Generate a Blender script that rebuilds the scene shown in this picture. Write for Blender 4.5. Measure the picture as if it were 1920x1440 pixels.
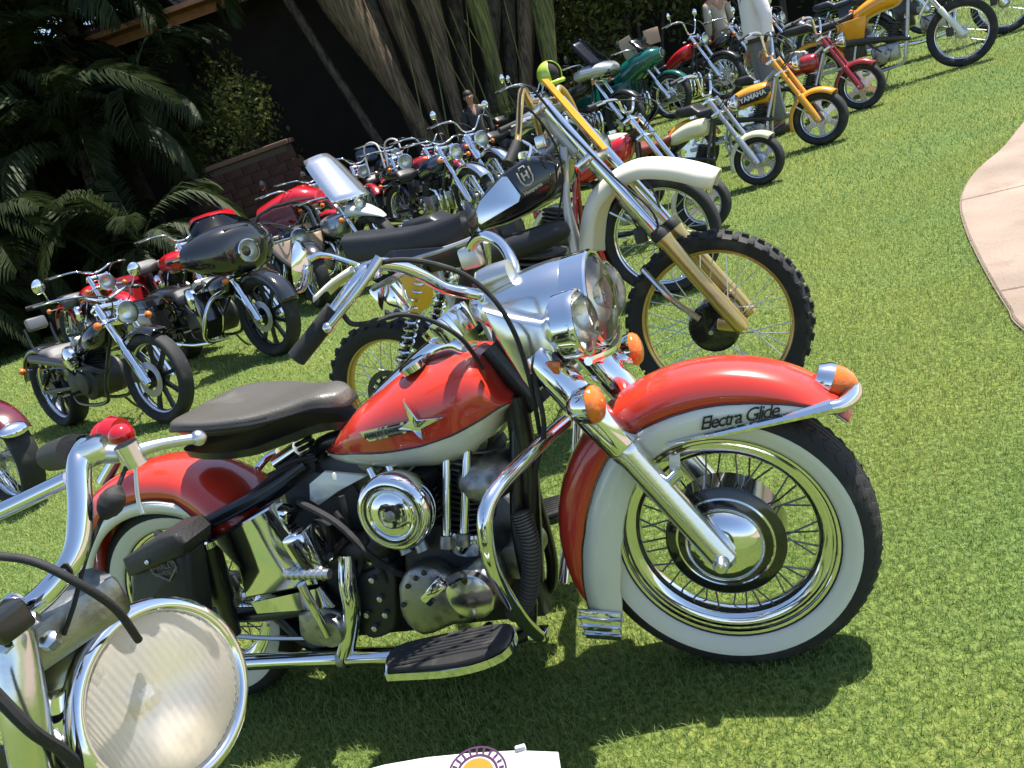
import bpy, bmesh, math, random
import numpy as np
from mathutils import Vector, Matrix, Quaternion
random.seed(7); rng = np.random.default_rng(7)
R = math.radians
scene = bpy.context.scene
for o in list(bpy.data.objects): bpy.data.objects.remove(o)
COL = scene.collection

# ------------------------------------------------------------------ camera (a phone held tilted)
CAM_ROLL, CAM_PITCH, CAM_H, CAM_F = R(19.7), R(18.9), 1.44, 1620.0
_f = Vector((0, math.cos(CAM_PITCH), -math.sin(CAM_PITCH)))
_r0 = Vector((1, 0, 0)); _d0 = Vector((0, -math.sin(CAM_PITCH), -math.cos(CAM_PITCH)))
_r = _r0*math.cos(CAM_ROLL) + _d0*math.sin(CAM_ROLL)
_d = _d0*math.cos(CAM_ROLL) - _r0*math.sin(CAM_ROLL)
CPOS = Vector((0, 0, CAM_H))
cam = bpy.data.cameras.new('camera'); camo = bpy.data.objects.new('camera', cam); COL.objects.link(camo)
camo.matrix_world = Matrix(((_r.x, -_d.x, -_f.x, 0), (_r.y, -_d.y, -_f.y, 0), (_r.z, -_d.z, -_f.z, CAM_H), (0, 0, 0, 1)))
cam.sensor_width = 36; cam.lens = 36*CAM_F/1920; cam.clip_start = .02; cam.clip_end = 2000
scene.camera = camo

# ------------------------------------------------------------------ sky, sun, exposure
SUN = Vector((.36, .14, 1)).normalized()
SUN_EL = math.asin(SUN.z); SUN_AZ = math.atan2(SUN.x, SUN.y)
world = bpy.data.worlds.new('World'); scene.world = world; world.use_nodes = True
wn = world.node_tree; wn.nodes.clear()
sky = wn.nodes.new('ShaderNodeTexSky'); sky.sky_type = 'NISHITA'; sky.sun_disc = False
sky.sun_elevation = SUN_EL; sky.sun_rotation = SUN_AZ; sky.air_density = 1.0; sky.dust_density = .8
bg = wn.nodes.new('ShaderNodeBackground'); bg.inputs[1].default_value = .11
wo = wn.nodes.new('ShaderNodeOutputWorld')
wn.links.new(sky.outputs[0], bg.inputs[0]); wn.links.new(bg.outputs[0], wo.inputs[0])
sl = bpy.data.lights.new('sun', 'SUN'); sl.energy = 5.0; sl.angle = R(.55); sl.color = (1, .955, .87)
so = bpy.data.objects.new('sun', sl); COL.objects.link(so); so.rotation_euler = SUN.to_track_quat('Z', 'Y').to_euler()
so.location = SUN*30
vs = scene.view_settings; vs.view_transform = 'Standard'; vs.look = 'None'; vs.exposure = 1.04; vs.gamma = 1; vs.use_curve_mapping = False
scene.render.engine = 'CYCLES'
scene.cycles.max_bounces = 8; scene.cycles.transparent_max_bounces = 12; scene.cycles.glossy_bounces = 5; scene.cycles.transmission_bounces = 6
scene.cycles.sample_clamp_indirect = 6; scene.cycles.caustics_reflective = False; scene.cycles.caustics_refractive = False

def ray(u, v):
    """photo pixel -> direction from the camera"""
    return _r*((u-960)/CAM_F) + _d*((v-720)/CAM_F) + _f
def ground(u, v, z=0.0):
    a = ray(u, v); t = (z-CAM_H)/a.z; return CPOS + a*t
def deep(u, v, t): return CPOS + ray(u, v)*t

# ------------------------------------------------------------------ materials
MATS = {}
def mat(name, col, rough=.5, metal=0, coat=0, bump=0, bscale=60, var=0, vscale=8, spec=.5, trans=0, ior=1.45, alpha=1, sheen=0, coat_r=.03, dirt=None, rvar=0, aniso=0, subs=0, attr=None):
    if name in MATS: return MATS[name]
    m = bpy.data.materials.new(name); m.use_nodes = True; nt = m.node_tree
    b = nt.nodes['Principled BSDF']; I = b.inputs
    c = (*col, 1); I['Base Color'].default_value = c
    I['Roughness'].default_value = rough; I['Metallic'].default_value = metal
    I['Coat Weight'].default_value = coat; I['Coat Roughness'].default_value = coat_r
    I['Specular IOR Level'].default_value = spec; I['Transmission Weight'].default_value = trans; I['IOR'].default_value = ior
    I['Alpha'].default_value = alpha; I['Sheen Weight'].default_value = sheen
    tc = nt.nodes.new('ShaderNodeTexCoord')
    def noise(s, d=4):
        n = nt.nodes.new('ShaderNodeTexNoise'); n.inputs['Scale'].default_value = s; n.inputs['Detail'].default_value = d
        nt.links.new(tc.outputs['Object'], n.inputs['Vector']); return n
    last = None
    if attr:
        a = nt.nodes.new('ShaderNodeAttribute'); a.attribute_name = attr; last = a.outputs['Color']
    if var:
        n = noise(vscale); rp = nt.nodes.new('ShaderNodeValToRGB')
        rp.color_ramp.elements[0].position = .3; rp.color_ramp.elements[1].position = .7
        rp.color_ramp.elements[0].color = tuple(x*(1-var) for x in col)+(1,); rp.color_ramp.elements[1].color = tuple(min(1, x*(1+var)) for x in col)+(1,)
        nt.links.new(n.outputs['Fac'], rp.inputs['Fac']); last = rp.outputs['Color']
    if dirt:
        n = noise(dirt[2], 6); rp = nt.nodes.new('ShaderNodeValToRGB')
        rp.color_ramp.elements[0].position = dirt[1]; rp.color_ramp.elements[1].position = min(1, dirt[1]+.18)
        mx = nt.nodes.new('ShaderNodeMix'); mx.data_type = 'RGBA'
        nt.links.new(n.outputs['Fac'], rp.inputs['Fac']); nt.links.new(rp.outputs['Color'], mx.inputs[0])
        if last: nt.links.new(last, mx.inputs[6])
        else: mx.inputs[6].default_value = c
        mx.inputs[7].default_value = (*dirt[0], 1); last = mx.outputs[2]
    if last: nt.links.new(last, I['Base Color'])
    if rvar:
        n = noise(9, 5); mr = nt.nodes.new('ShaderNodeMapRange'); mr.inputs[3].default_value = max(0, rough-rvar); mr.inputs[4].default_value = rough+rvar
        nt.links.new(n.outputs['Fac'], mr.inputs[0]); nt.links.new(mr.outputs[0], I['Roughness'])
    if bump:
        n = noise(bscale); bp = nt.nodes.new('ShaderNodeBump'); bp.inputs['Strength'].default_value = bump; bp.inputs['Distance'].default_value = .01
        nt.links.new(n.outputs['Fac'], bp.inputs['Height']); nt.links.new(bp.outputs['Normal'], I['Normal'])
    MATS[name] = m; return m
chrome = mat('chrome', (.8, .81, .83), .07, 1, rvar=.04, dirt=((.55, .53, .5), .74, 26))
chrome2 = mat('polished_alloy', (.72, .73, .74), .2, 1, rvar=.07, bump=.03, bscale=90)
brushed = mat('brushed_steel', (.62, .62, .61), .34, 1, rvar=.1)
alloy = mat('cast_alloy', (.36, .36, .34), .42, 1, bump=.12, bscale=140, dirt=((.1, .095, .085), .5, 18))
engine_dark = mat('engine_dark', (.06, .06, .058), .5, .6, bump=.15, bscale=90, dirt=((.11, .1, .085), .6, 22))
black_paint = mat('black_enamel', (.012, .012, .013), .14, 0, coat=1)
frame_black = mat('frame_black', (.014, .014, .014), .32, 0, coat=.4, dirt=((.06, .055, .045), .66, 14))
rubber = mat('rubber', (.017, .017, .018), .72, dirt=((.05, .048, .042), .55, 20), bump=.08, bscale=200)
tyre_m = mat('tyre_rubber', (.02, .02, .021), .74, dirt=((.062, .056, .046), .54, 9), bump=.12, bscale=160)
ww_m = mat('whitewall_rubber', (.8, .76, .63), .5, dirt=((.5, .46, .37), .66, 9))
red_p = mat('orange_red_paint', (.62, .042, .022), .24, 0, coat=1, rvar=.08, dirt=((.6, .1, .07), .66, 5), coat_r=.05)
white_p = mat('cream_white_paint', (.82, .79, .66), .24, 0, coat=1, dirt=((.58, .55, .45), .74, 7))
leather = mat('seat_leather', (.085, .078, .068), .38, bump=.15, bscale=160, dirt=((.16, .15, .13), .55, 5), rvar=.1)
vinyl = mat('black_vinyl', (.016, .016, .017), .42, bump=.08, bscale=260, rvar=.06)
bagleather = mat('bag_leather', (.022, .021, .021), .5, bump=.2, bscale=130)
amber = mat('amber_lens', (.9, .2, .01), .12, coat=1, trans=.25, bump=.3, bscale=60)
redlens = mat('red_lens', (.5, .006, .012), .12, coat=1, trans=.15)
gold_p = mat('gold_anodised', (.62, .43, .17), .3, .85, dirt=((.4, .3, .16), .62, 14), rvar=.08)
white_pl = mat('white_plastic', (.82, .77, .62), .36, dirt=((.68, .6, .44), .66, 6))
yellow_pl = mat('yellow_plastic', (.75, .42, .02), .36)
orange_pl = mat('orange_plastic', (.78, .3, .015), .4, dirt=((.6, .22, .02), .6, 16))
skin_m = mat('skin', (.38, .2, .13), .55, bump=.05, bscale=200)
spoke_dark = mat('shaded_spoke', (.16, .16, .15), .38, .7)  # steel darkened so the colour carries shade and dark reflections on the spokes
def fibre(name, c0, c1, sc=(26, 26, 1.6)):
    m = bpy.data.materials.new(name); m.use_nodes = True; nt = m.node_tree; b = nt.nodes['Principled BSDF']
    tc = nt.nodes.new('ShaderNodeTexCoord'); mp = nt.nodes.new('ShaderNodeMapping'); mp.inputs['Scale'].default_value = sc; n = nt.nodes.new('ShaderNodeTexNoise'); n.inputs['Scale'].default_value = 1; n.inputs['Detail'].default_value = 5
    r = nt.nodes.new('ShaderNodeValToRGB'); r.color_ramp.elements[0].position = .36; r.color_ramp.elements[1].position = .66; r.color_ramp.elements[0].color = (*c0, 1); r.color_ramp.elements[1].color = (*c1, 1)
    bp = nt.nodes.new('ShaderNodeBump'); bp.inputs['Strength'].default_value = .8; bp.inputs['Distance'].default_value = .03
    nt.links.new(tc.outputs['Object'], mp.inputs[0]); nt.links.new(mp.outputs[0], n.inputs['Vector']); nt.links.new(n.outputs['Fac'], r.inputs['Fac']); nt.links.new(r.outputs[0], b.inputs['Base Color']); nt.links.new(n.outputs['Fac'], bp.inputs['Height']); nt.links.new(bp.outputs[0], b.inputs['Normal']); b.inputs['Roughness'].default_value = .8
    return m
def glassmat(name, tint=(1, 1, 1), rough=.0, mixf=.86):
    """clear cover glass: transparent with a fresnel gloss (lets light through)"""
    m = bpy.data.materials.new(name); m.use_nodes = True; nt = m.node_tree; nt.nodes.clear()
    out = nt.nodes.new('ShaderNodeOutputMaterial'); tr = nt.nodes.new('ShaderNodeBsdfTransparent'); tr.inputs[0].default_value = (*tint, 1)
    gl = nt.nodes.new('ShaderNodeBsdfGlossy'); gl.inputs['Roughness'].default_value = rough+.03
    fr = nt.nodes.new('ShaderNodeFresnel'); fr.inputs[0].default_value = 1.5
    mx = nt.nodes.new('ShaderNodeMixShader')
    nt.links.new(fr.outputs[0], mx.inputs[0]); nt.links.new(tr.outputs[0], mx.inputs[1]); nt.links.new(gl.outputs[0], mx.inputs[2]); nt.links.new(mx.outputs[0], out.inputs[0])
    return m
glass = glassmat('clear_glass', (.93, .95, .93))
screen_smoke = glassmat('smoked_screen', (.12, .12, .13), .05)
screen_clear = glassmat('clear_screen', (.72, .75, .76), .05)
hazy = mat('hazy_plastic', (.8, .81, .84), .16, 0, coat=.8, alpha=.34, bump=.6, bscale=9)
def lensmat(name, scale, stren, tint=(.95, .94, .9)):
    """fluted lamp glass: refracting ribs"""
    m = bpy.data.materials.new(name); m.use_nodes = True; nt = m.node_tree; b = nt.nodes['Principled BSDF']
    b.inputs['Base Color'].default_value = (*tint, 1); b.inputs['Roughness'].default_value = .06; b.inputs['Transmission Weight'].default_value = .93; b.inputs['IOR'].default_value = 1.35
    tc = nt.nodes.new('ShaderNodeTexCoord'); w = nt.nodes.new('ShaderNodeTexWave'); w.inputs['Scale'].default_value = scale; w.wave_profile = 'SIN'; w.bands_direction = 'Y'
    w.inputs['Distortion'].default_value = .6; w.inputs['Detail'].default_value = 1
    bp = nt.nodes.new('ShaderNodeBump'); bp.inputs['Strength'].default_value = stren; bp.inputs['Distance'].default_value = .004
    nt.links.new(tc.outputs['Object'], w.inputs['Vector']); nt.links.new(w.outputs['Fac'], bp.inputs['Height']); nt.links.new(bp.outputs['Normal'], b.inputs['Normal'])
    return m
lens_m = lensmat('fluted_glass', 45, .5)
def paint(name, col, rough=.2): return mat(name, col, rough, 0, coat=1, rvar=.05)

# ------------------------------------------------------------------ mesh helpers
def catmull(pts, k=6):
    P = [Vector(p) for p in pts]
    if len(P) < 3: return P
    out = []
    for i in range(len(P)-1):
        p0 = P[i-1] if i else P[0]*2-P[1]; p1, p2 = P[i], P[i+1]; p3 = P[i+2] if i+2 < len(P) else P[-1]*2-P[-2]
        for j in range(k):
            t = j/k
            out.append(.5*((2*p1)+(p2-p0)*t+(2*p0-5*p1+4*p2-p3)*t*t+(3*p1-p0-3*p2+p3)*t**3))
    out.append(P[-1]); return out
def smooth_fn(xs, ys, lo, hi, k=9):
    X = np.linspace(lo, hi, 200); Y = np.interp(X, xs, ys); ke = np.hanning(2*k+3)[1:-1]; ke /= ke.sum(); Yp = np.pad(Y, k, mode='reflect', reflect_type='odd'); Y2 = np.convolve(Yp, ke, 'valid'); return lambda x: float(np.interp(x, X, Y2))
def lerp1(xs, ys, x): return float(np.interp(x, xs, ys))
class MB:
    def __init__(s): s.v = []; s.f = []
    def add(s, v, f):
        o = len(s.v); s.v += [tuple(map(float, p)) for p in v]; s.f += [tuple(i+o for i in q) for q in f]; return s
    def tube(s, pts, r, n=10, k=6, cap=True, closed=False):
        nr = len(pts)
        P = catmull(pts, k) if (len(pts) > 2 and k > 1) else [Vector(p) for p in pts]
        m = len(P)
        rr = [r]*m if not hasattr(r, '__len__') else [float(np.interp(i/(m-1)*(nr-1), range(nr), r)) for i in range(m)]
        T = [(P[min(i+1, m-1)]-P[max(i-1, 0)]).normalized() for i in range(m)]
        up = Vector((0, 0, 1)) if abs(T[0].z) < .9 else Vector((1, 0, 0))
        a = T[0].cross(up).normalized(); V = []; F = []
        for i in range(m):
            if i: a = (a - T[i]*a.dot(T[i])).normalized()
            b = T[i].cross(a)
            for j in range(n):
                t = 2*math.pi*j/n; V.append(P[i]+(a*math.cos(t)+b*math.sin(t))*rr[i])
        for i in range(m-1):
            for j in range(n): F.append((i*n+j, i*n+(j+1) % n, (i+1)*n+(j+1) % n, (i+1)*n+j))
        if closed:
            for j in range(n): F.append(((m-1)*n+j, (m-1)*n+(j+1) % n, (j+1) % n, j))
        elif cap: F += [tuple(range(n))[::-1], tuple(range((m-1)*n, m*n))]
        return s.add(V, F)
    def lathe(s, prof, c=(0, 0, 0), axis=(0, 1, 0), n=36, arc=None, start=0, close=False):
        ax = Vector(axis).normalized(); c = Vector(c)
        u = Vector((0, 0, 1)) if abs(ax.z) < .9 else Vector((1, 0, 0))
        a = (u-ax*u.dot(ax)).normalized(); b = ax.cross(a); V = []; F = []; full = arc is None
        N = n if full else n+1; m = len(prof)
        for i in range(N):
            t = start+(2*math.pi if full else arc)*i/n; d = a*math.cos(t)+b*math.sin(t)
            for (x, r) in prof: V.append(c+ax*x+d*r)
        for i in range(n):
            i2 = (i+1) % N if full else i+1
            for j in range(m-1 if not close else m):
                j2 = (j+1) % m
                F.append((i*m+j, i*m+j2, i2*m+j2, i2*m+j))
        return s.add(V, F)
    def ring(s, c, rad, r, axis=(0, 1, 0), n=36, k=8):
        return s.lathe([(r*math.cos(2*math.pi*j/k), rad+r*math.sin(2*math.pi*j/k)) for j in range(k)], c, axis, n, close=True)
    def loft(s, rings, cap=True, closed=True):
        n = len(rings[0]); V = [p for r in rings for p in r]; F = []
        for i in range(len(rings)-1):
            for j in range(n if closed else n-1): F.append((i*n+j, i*n+(j+1) % n, (i+1)*n+(j+1) % n, (i+1)*n+j))
        if cap and closed: F += [tuple(range(n))[::-1], tuple(range((len(rings)-1)*n, len(rings)*n))]
        return s.add(V, F)
    def box(s, c, size, rot=None, bev=.0):
        sx, sy, sz = [x/2 for x in size]; b = min(bev, sx*.9, sy*.9, sz*.9)
        M = rot if rot is not None else Matrix.Identity(3); c = Vector(c)
        if b <= 0:
            V = [c+M@Vector((x*sx, y*sy, z*sz)) for x in (-1, 1) for y in (-1, 1) for z in (-1, 1)]
            return s.add(V, [(0, 1, 3, 2), (4, 6, 7, 5), (0, 4, 5, 1), (2, 3, 7, 6), (0, 2, 6, 4), (1, 5, 7, 3)])
        bm = bmesh.new(); bmesh.ops.create_cube(bm, size=1)
        for v in bm.verts: v.co = Vector((v.co.x*2*sx, v.co.y*2*sy, v.co.z*2*sz))
        bmesh.ops.bevel(bm, geom=list(bm.edges), offset=b, segments=2, profile=.5, affect='EDGES')
        bm.verts.index_update()
        s.add([c+M@v.co for v in bm.verts], [tuple(v.index for v in f.verts) for f in bm.faces]); bm.free(); return s
    def prism(s, out, y0, y1, bev=.0, fn=None):
        """outline [(x,z)] extruded along y"""
        n = len(out); cx = sum(p[0] for p in out)/n; cz = sum(p[1] for p in out)/n
        def ins(d):
            r = []
            for x, z in out:
                L = math.hypot(x-cx, z-cz) or 1; r.append((x-(x-cx)/L*d, z-(z-cz)/L*d))
            return r
        lay = [(y0, bev), (y0+bev*.3*(1 if y1 > y0 else -1), bev*.3), (y0+bev*(1 if y1 > y0 else -1), 0), (y1-bev*(1 if y1 > y0 else -1), 0), (y1-bev*.3*(1 if y1 > y0 else -1), bev*.3), (y1, bev)] if bev else [(y0, 0), (y1, 0)]
        rings = [[(x, y, z) for x, z in ins(d)] for y, d in lay]
        return s.loft(rings)
    def sphere(s, c, r, n=16, m=10, rot=None):
        rx, ry, rz = (r, r, r) if not hasattr(r, '__len__') else r; M = rot if rot is not None else Matrix.Identity(3); c = Vector(c)
        V = [c+M@Vector((0, 0, -rz))]
        for i in range(1, m):
            a = -math.pi/2+math.pi*i/m
            for j in range(n):
                t = 2*math.pi*j/n; V.append(c+M@Vector((rx*math.cos(a)*math.cos(t), ry*math.cos(a)*math.sin(t), rz*math.sin(a))))
        V.append(c+M@Vector((0, 0, rz))); F = []
        for j in range(n): F.append((0, 1+(j+1) % n, 1+j))
        for i in range(m-2):
            for j in range(n): a = 1+i*n+j; b = 1+i*n+(j+1) % n; F.append((a, b, b+n, a+n))
        L = len(V)-1
        for j in range(n): F.append((L, L-n+j, L-n+(j+1) % n))
        return s.add(V, F)
    def strip(s, A, B, thick=0):
        n = len(A); return s.add(list(A)+list(B), [(i, i+1, n+i+1, n+i) for i in range(n-1)])
    def grid(s, G):
        n = len(G[0]); return s.add([p for r in G for p in r], [(i*n+j, i*n+j+1, (i+1)*n+j+1, (i+1)*n+j) for i in range(len(G)-1) for j in range(n-1)])
    def xf(s, M): s.v = [tuple(M@Vector(p)) for p in s.v]; return s
    def data(s, name, m, sharp=38):
        me = bpy.data.meshes.new(name); me.from_pydata(s.v, [], s.f); me.update()
        if m: me.materials.append(m)
        me.polygons.foreach_set('use_smooth', [True]*len(me.polygons))
        bm = bmesh.new(); bm.from_mesh(me); bmesh.ops.recalc_face_normals(bm, faces=bm.faces); bm.to_mesh(me); bm.free()
        if sharp and sharp < 180: me.set_sharp_from_angle(angle=R(sharp))
        return me
def ob(name, mb, m, parent=None, sharp=38, solid=0):
    o = bpy.data.objects.new(name, mb.data(name, m, sharp) if isinstance(mb, MB) else mb); COL.objects.link(o); o.parent = parent
    if solid:
        md = o.modifiers.new('thickness', 'SOLIDIFY'); md.thickness = solid; md.offset = 0
    return o
def tag(o, label=None, cat=None, group=None, kind=None):
    if label: o['label'] = label
    if cat: o['category'] = cat
    if group: o['group'] = group
    if kind: o['kind'] = kind
    return o
def thing(name, label, cat, loc=(0, 0, 0), hd=0, lean=0, group=None):
    o = bpy.data.objects.new(name, None); COL.objects.link(o); o.empty_display_size = .2
    o.location = loc; o.rotation_euler = (-lean, 0, hd); return tag(o, label, cat, group)
class Pose:
    """a vehicle frame: x forward, y left, z up, origin on the ground under the front axle"""
    def __init__(s, o, hd, lean): 
        s.o = Vector(o); s.hd = hd; s.lean = lean
        s.M = Matrix.Rotation(hd, 3, 'Z') @ Matrix.Rotation(-lean, 3, 'X'); s.I = s.M.transposed()
    def px(s, u, v, y):
        c = s.I@(CPOS-s.o); a = s.I@ray(u, v); t = (y-c.y)/a.y; return c+a*t
    def w2l(s, P): return s.I@(Vector(P)-s.o)
def text_mesh(txt, size, depth, m, name, bold=0, shear=0, align='CENTER', space=1.0):
    cu = bpy.data.curves.new(name, 'FONT'); cu.body = txt; cu.size = size; cu.extrude = depth; cu.align_x = align; cu.align_y = 'CENTER'; cu.offset = bold; cu.shear = shear; cu.space_character = space; cu.resolution_u = 3
    t = bpy.data.objects.new('tmp', cu); COL.objects.link(t); dg = bpy.context.evaluated_depsgraph_get(); dg.update()
    me = bpy.data.meshes.new_from_object(t.evaluated_get(dg)); bpy.data.objects.remove(t); me.name = name; me.materials.clear(); me.materials.append(m); return me
def place_text(txt, size, m, name, parent, pos, xdir, zdir, depth=.0012, **k):
    """text lying in the plane xdir (reading direction) / zdir (up)"""
    me = text_mesh(txt, size, depth, m, name, **k); o = bpy.data.objects.new(name, me); COL.objects.link(o); o.parent = parent
    x = Vector(xdir).normalized(); n = x.cross(Vector(zdir)).normalized(); z = n.cross(x)
    o.matrix_local = Matrix(((x.x, z.x, n.x, pos[0]), (x.y, z.y, n.y, pos[1]), (x.z, z.z, n.z, pos[2]), (0, 0, 0, 1))); return o
def sring(c, a, b, n=24, e=2.0, ax=(0, 1, 0), az=(0, 0, 1)):
    """superellipse ring round c in the plane ax/az"""
    c = Vector(c); ax = Vector(ax); az = Vector(az); out = []
    for j in range(n):
        t = 2*math.pi*j/n; ct, st = math.cos(t), math.sin(t)
        out.append(c+ax*(a*math.copysign(abs(ct)**(2/e), ct))+az*(b*math.copysign(abs(st)**(2/e), st)))
    return out
def coil(mb, p0, p1, rad, r, turns, n=5):
    p0, p1 = Vector(p0), Vector(p1); ax = (p1-p0); L = ax.length; ax.normalize()
    u = Vector((0, 1, 0)); a = (u-ax*u.dot(ax)).normalized(); b = ax.cross(a); N = int(turns*12)
    return mb.tube([p0+ax*(L*i/N)+(a*math.cos(i*math.pi/6)+b*math.sin(i*math.pi/6))*rad for i in range(N+1)], r, n, 1)
def cylfins(mb, p0, p1, r, rf, n, seg=20):
    """finned barrel"""
    p0, p1 = Vector(p0), Vector(p1); L = (p1-p0).length; pr = [(0, 0)]
    for i in range(n):
        x = L*(i+.15)/n; pr += [(x, r), (x+L*.12/n, rf), (x+L*.45/n, rf), (x+L*.57/n, r)]
    pr += [(L, r), (L, 0)]
    return mb.lathe(pr, p0, p1-p0, seg)

# ------------------------------------------------------------------ wheel
def wheel(par, c, Rt, w, rr, tm=tyre_m, rm=chrome, hm=alloy, style='spoke', nsp=36, hub_r=.05, hub_w=.1, ww=None, single=False, knob=0, sm=brushed, disc=0, spoke_r=.002, ncast=9, grooves=False, spoke_m=None, lip=.022, cast_w=1.0):
    """rim with tyre, hub and spokes; axle along y"""
    c = Vector(c); h = w/2
    ro = ob('wheel', MB().lathe([(-h*.66, rr+lip), (-h*.72, rr+lip*.93), (-h*.7, rr+lip*.78), (-h*.6, rr+lip*.72), (-h*.6, rr+lip*.58), (-h*.5, rr+lip*.52), (-h*.47, rr+lip*.2), (-h*.3, rr-.004), (0, rr-.008), (h*.3, rr-.004), (h*.47, rr+lip*.2), (h*.5, rr+lip*.52), (h*.6, rr+lip*.58), (h*.6, rr+lip*.72), (h*.7, rr+lip*.78), (h*.72, rr+lip*.93), (h*.66, rr+lip), (h*.4, rr+lip*.6), (0, rr+.003), (-h*.4, rr+lip*.6)], c, n=72, close=True), rm, par, 40)
    rb = rr+lip-.014; s = Rt-rb
    prof = [(-h*.6, rb), (-h*.82, rb+s*.2), (-h*.98, rb+s*.45), (-h, rb+s*.62), (-h*.9, rb+s*.8), (-h*.72, rb+s*.92)]
    if grooves:
        top = []
        for i in range(-5, 6):
            y = h*.64*i/5; z = Rt-.012*(abs(y)/h)**2*1.5
            top += [(y-h*.05, z-.0), (y-h*.03, z-.005), (y+h*.02, z-.005), (y+h*.04, z)] if i % 2 else [(y, z)]
        prof += top
    else: prof += [(-h*.5, Rt-.006), (-h*.25, Rt-.001), (0, Rt), (h*.25, Rt-.001), (h*.5, Rt-.006)]
    prof += [(-y, z) for y, z in prof[:6][::-1]]
    if knob: prof = [(y, z if z < Rt-s*.25 else z-.012) for y, z in prof]
    ty = ob('tyre', MB().lathe(prof, c, n=72), tm, ro, 50)
    if ww:
        for sg in (-1, 1):
            r0, r1 = ww
            def yy(r): return np.interp(r, [p[1] for p in prof[:4]], [-p[0] for p in prof[:4]])
            rs = np.linspace(r0, r1, 7)
            pr = [(sg*(yy(r)+.0018), r) for r in rs]; pr = [(sg*yy(r0)*.98, r0)]+pr+[(sg*yy(r1)*.98, r1)]
            ob('whitewall', MB().lathe(pr, c, n=72), ww_m, ro, 60)
    if knob:
        kb = MB().box((0, 0, 0), (.026, w*.3, .022), bev=.003); kd = kb.data('knob', tm)
        ks = MB().box((0, 0, 0), (.022, w*.26, .026), bev=.003); ksd = ks.data('knob', tm)
        allm = MB()
        for i in range(knob):
            a = 2*math.pi*i/knob
            for y, tl, dd, da in ((0, 0, kd, 0), (-h*.78, -.75, ksd, math.pi/knob), (h*.78, .75, ksd, math.pi/knob)):
                L = Matrix.Translation(c) @ Matrix.Rotation(a+da, 4, 'Y') @ Matrix.Translation((0, y, Rt-.012-(.012 if tl else 0))) @ Matrix.Rotation(-tl, 4, 'X')
                if single:
                    o = bpy.data.objects.new('knob', dd); COL.objects.link(o); o.parent = ro; o.matrix_local = L
                else:
                    k = MB(); k.v = list((kb if dd is kd else ks).v); k.f = list((kb if dd is kd else ks).f); k.xf(L); allm.add(k.v, k.f)
        if not single: tag(ob('tread_knobs', allm, tm, ro), kind='stuff')
    if style == 'spoke':
        ob('hub', MB().lathe([(-hub_w/2, .012), (-hub_w/2, hub_r*.55), (-hub_w*.42, hub_r), (-hub_w*.34, hub_r), (-hub_w*.3, hub_r*.6), (hub_w*.3, hub_r*.6), (hub_w*.34, hub_r), (hub_w*.42, hub_r), (hub_w/2, hub_r*.55), (hub_w/2, .012)], c, n=28), hm, ro)
        allm = MB(); mesh = {}
        for i in range(nsp):
            sg = 1 if i % 2 else -1; tw = .42 if (i//2) % 2 else -.42
            p0 = Vector((hub_r*.9*math.sin(tw*1.6), sg*hub_w*.38, hub_r*.9*math.cos(tw*1.6))); p1 = Vector((0, sg*.006, rr-.002))
            a = 2*math.pi*i/nsp; L = Matrix.Translation(c) @ Matrix.Rotation(a, 4, 'Y')
            if single:
                key = (sg, tw)
                if key not in mesh: mesh[key] = MB().tube([p0, p1], spoke_r, 6).data('spoke', spoke_m or sm)
                o = bpy.data.objects.new('spoke', mesh[key]); COL.objects.link(o); o.parent = ro; o.matrix_local = L
            else: allm.tube([L@p0, L@p1], spoke_r*1.15, 4)
        if not single: ob('spokes', allm, spoke_m or sm, ro)
    else:
        ob('hub', MB().lathe([(-.05, .0), (-.05, hub_r), (.05, hub_r), (.05, 0)], c, n=24), hm, ro)
        for i in range(ncast):
            a = 2*math.pi*i/ncast; L = Matrix.Translation(c) @ Matrix.Rotation(a, 4, 'Y')
            m = MB().loft([[L@Vector((x*wd, y, z)) for x, y in ((-1, -.012), (1, -.012), (1, .012), (-1, .012))] for z, wd in ((hub_r*.8, .02*cast_w), ((hub_r+rr)/2, .012*cast_w), (rr, .017*cast_w))])
            ob('spoke', m, hm, ro)
    if disc:
        for sg in ((-1, 1) if disc > 1 else (-1,)):
            ob('brake_disc', MB().lathe([(sg*.062, .075), (sg*.062, .125), (sg*.066, .125), (sg*.066, .075)], c, n=36, close=True), brushed, ro)
    return ro
def arc_fender(par, name, c, r0, a0, a1, w, m, n=28, drop=.03, flare=None, thick=.004):
    """curved mudguard round axle c (x,z) from angle a0 to a1 (degrees, 0 = forward, 90 = up)"""
    G = []
    for i in range(n+1):
        t = i/n; a = R(a0+(a1-a0)*t); row = []; rr = r0 if not flare else r0+flare(t); ww_ = w*(1 if not hasattr(w, '__len__') else 1)
        for y, dr in ((-1, drop), (-.97, drop*.6), (-.82, drop*.2), (-.45, .02*drop), (0, 0), (.45, .02*drop), (.82, drop*.2), (.97, drop*.6), (1, drop)):
            q = rr-dr; row.append((c[0]+q*math.cos(a), y*ww_, c[1]+q*math.sin(a)))
        G.append(row)
    return ob(name, MB().grid(G), m, par, 60, solid=thick)
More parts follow.
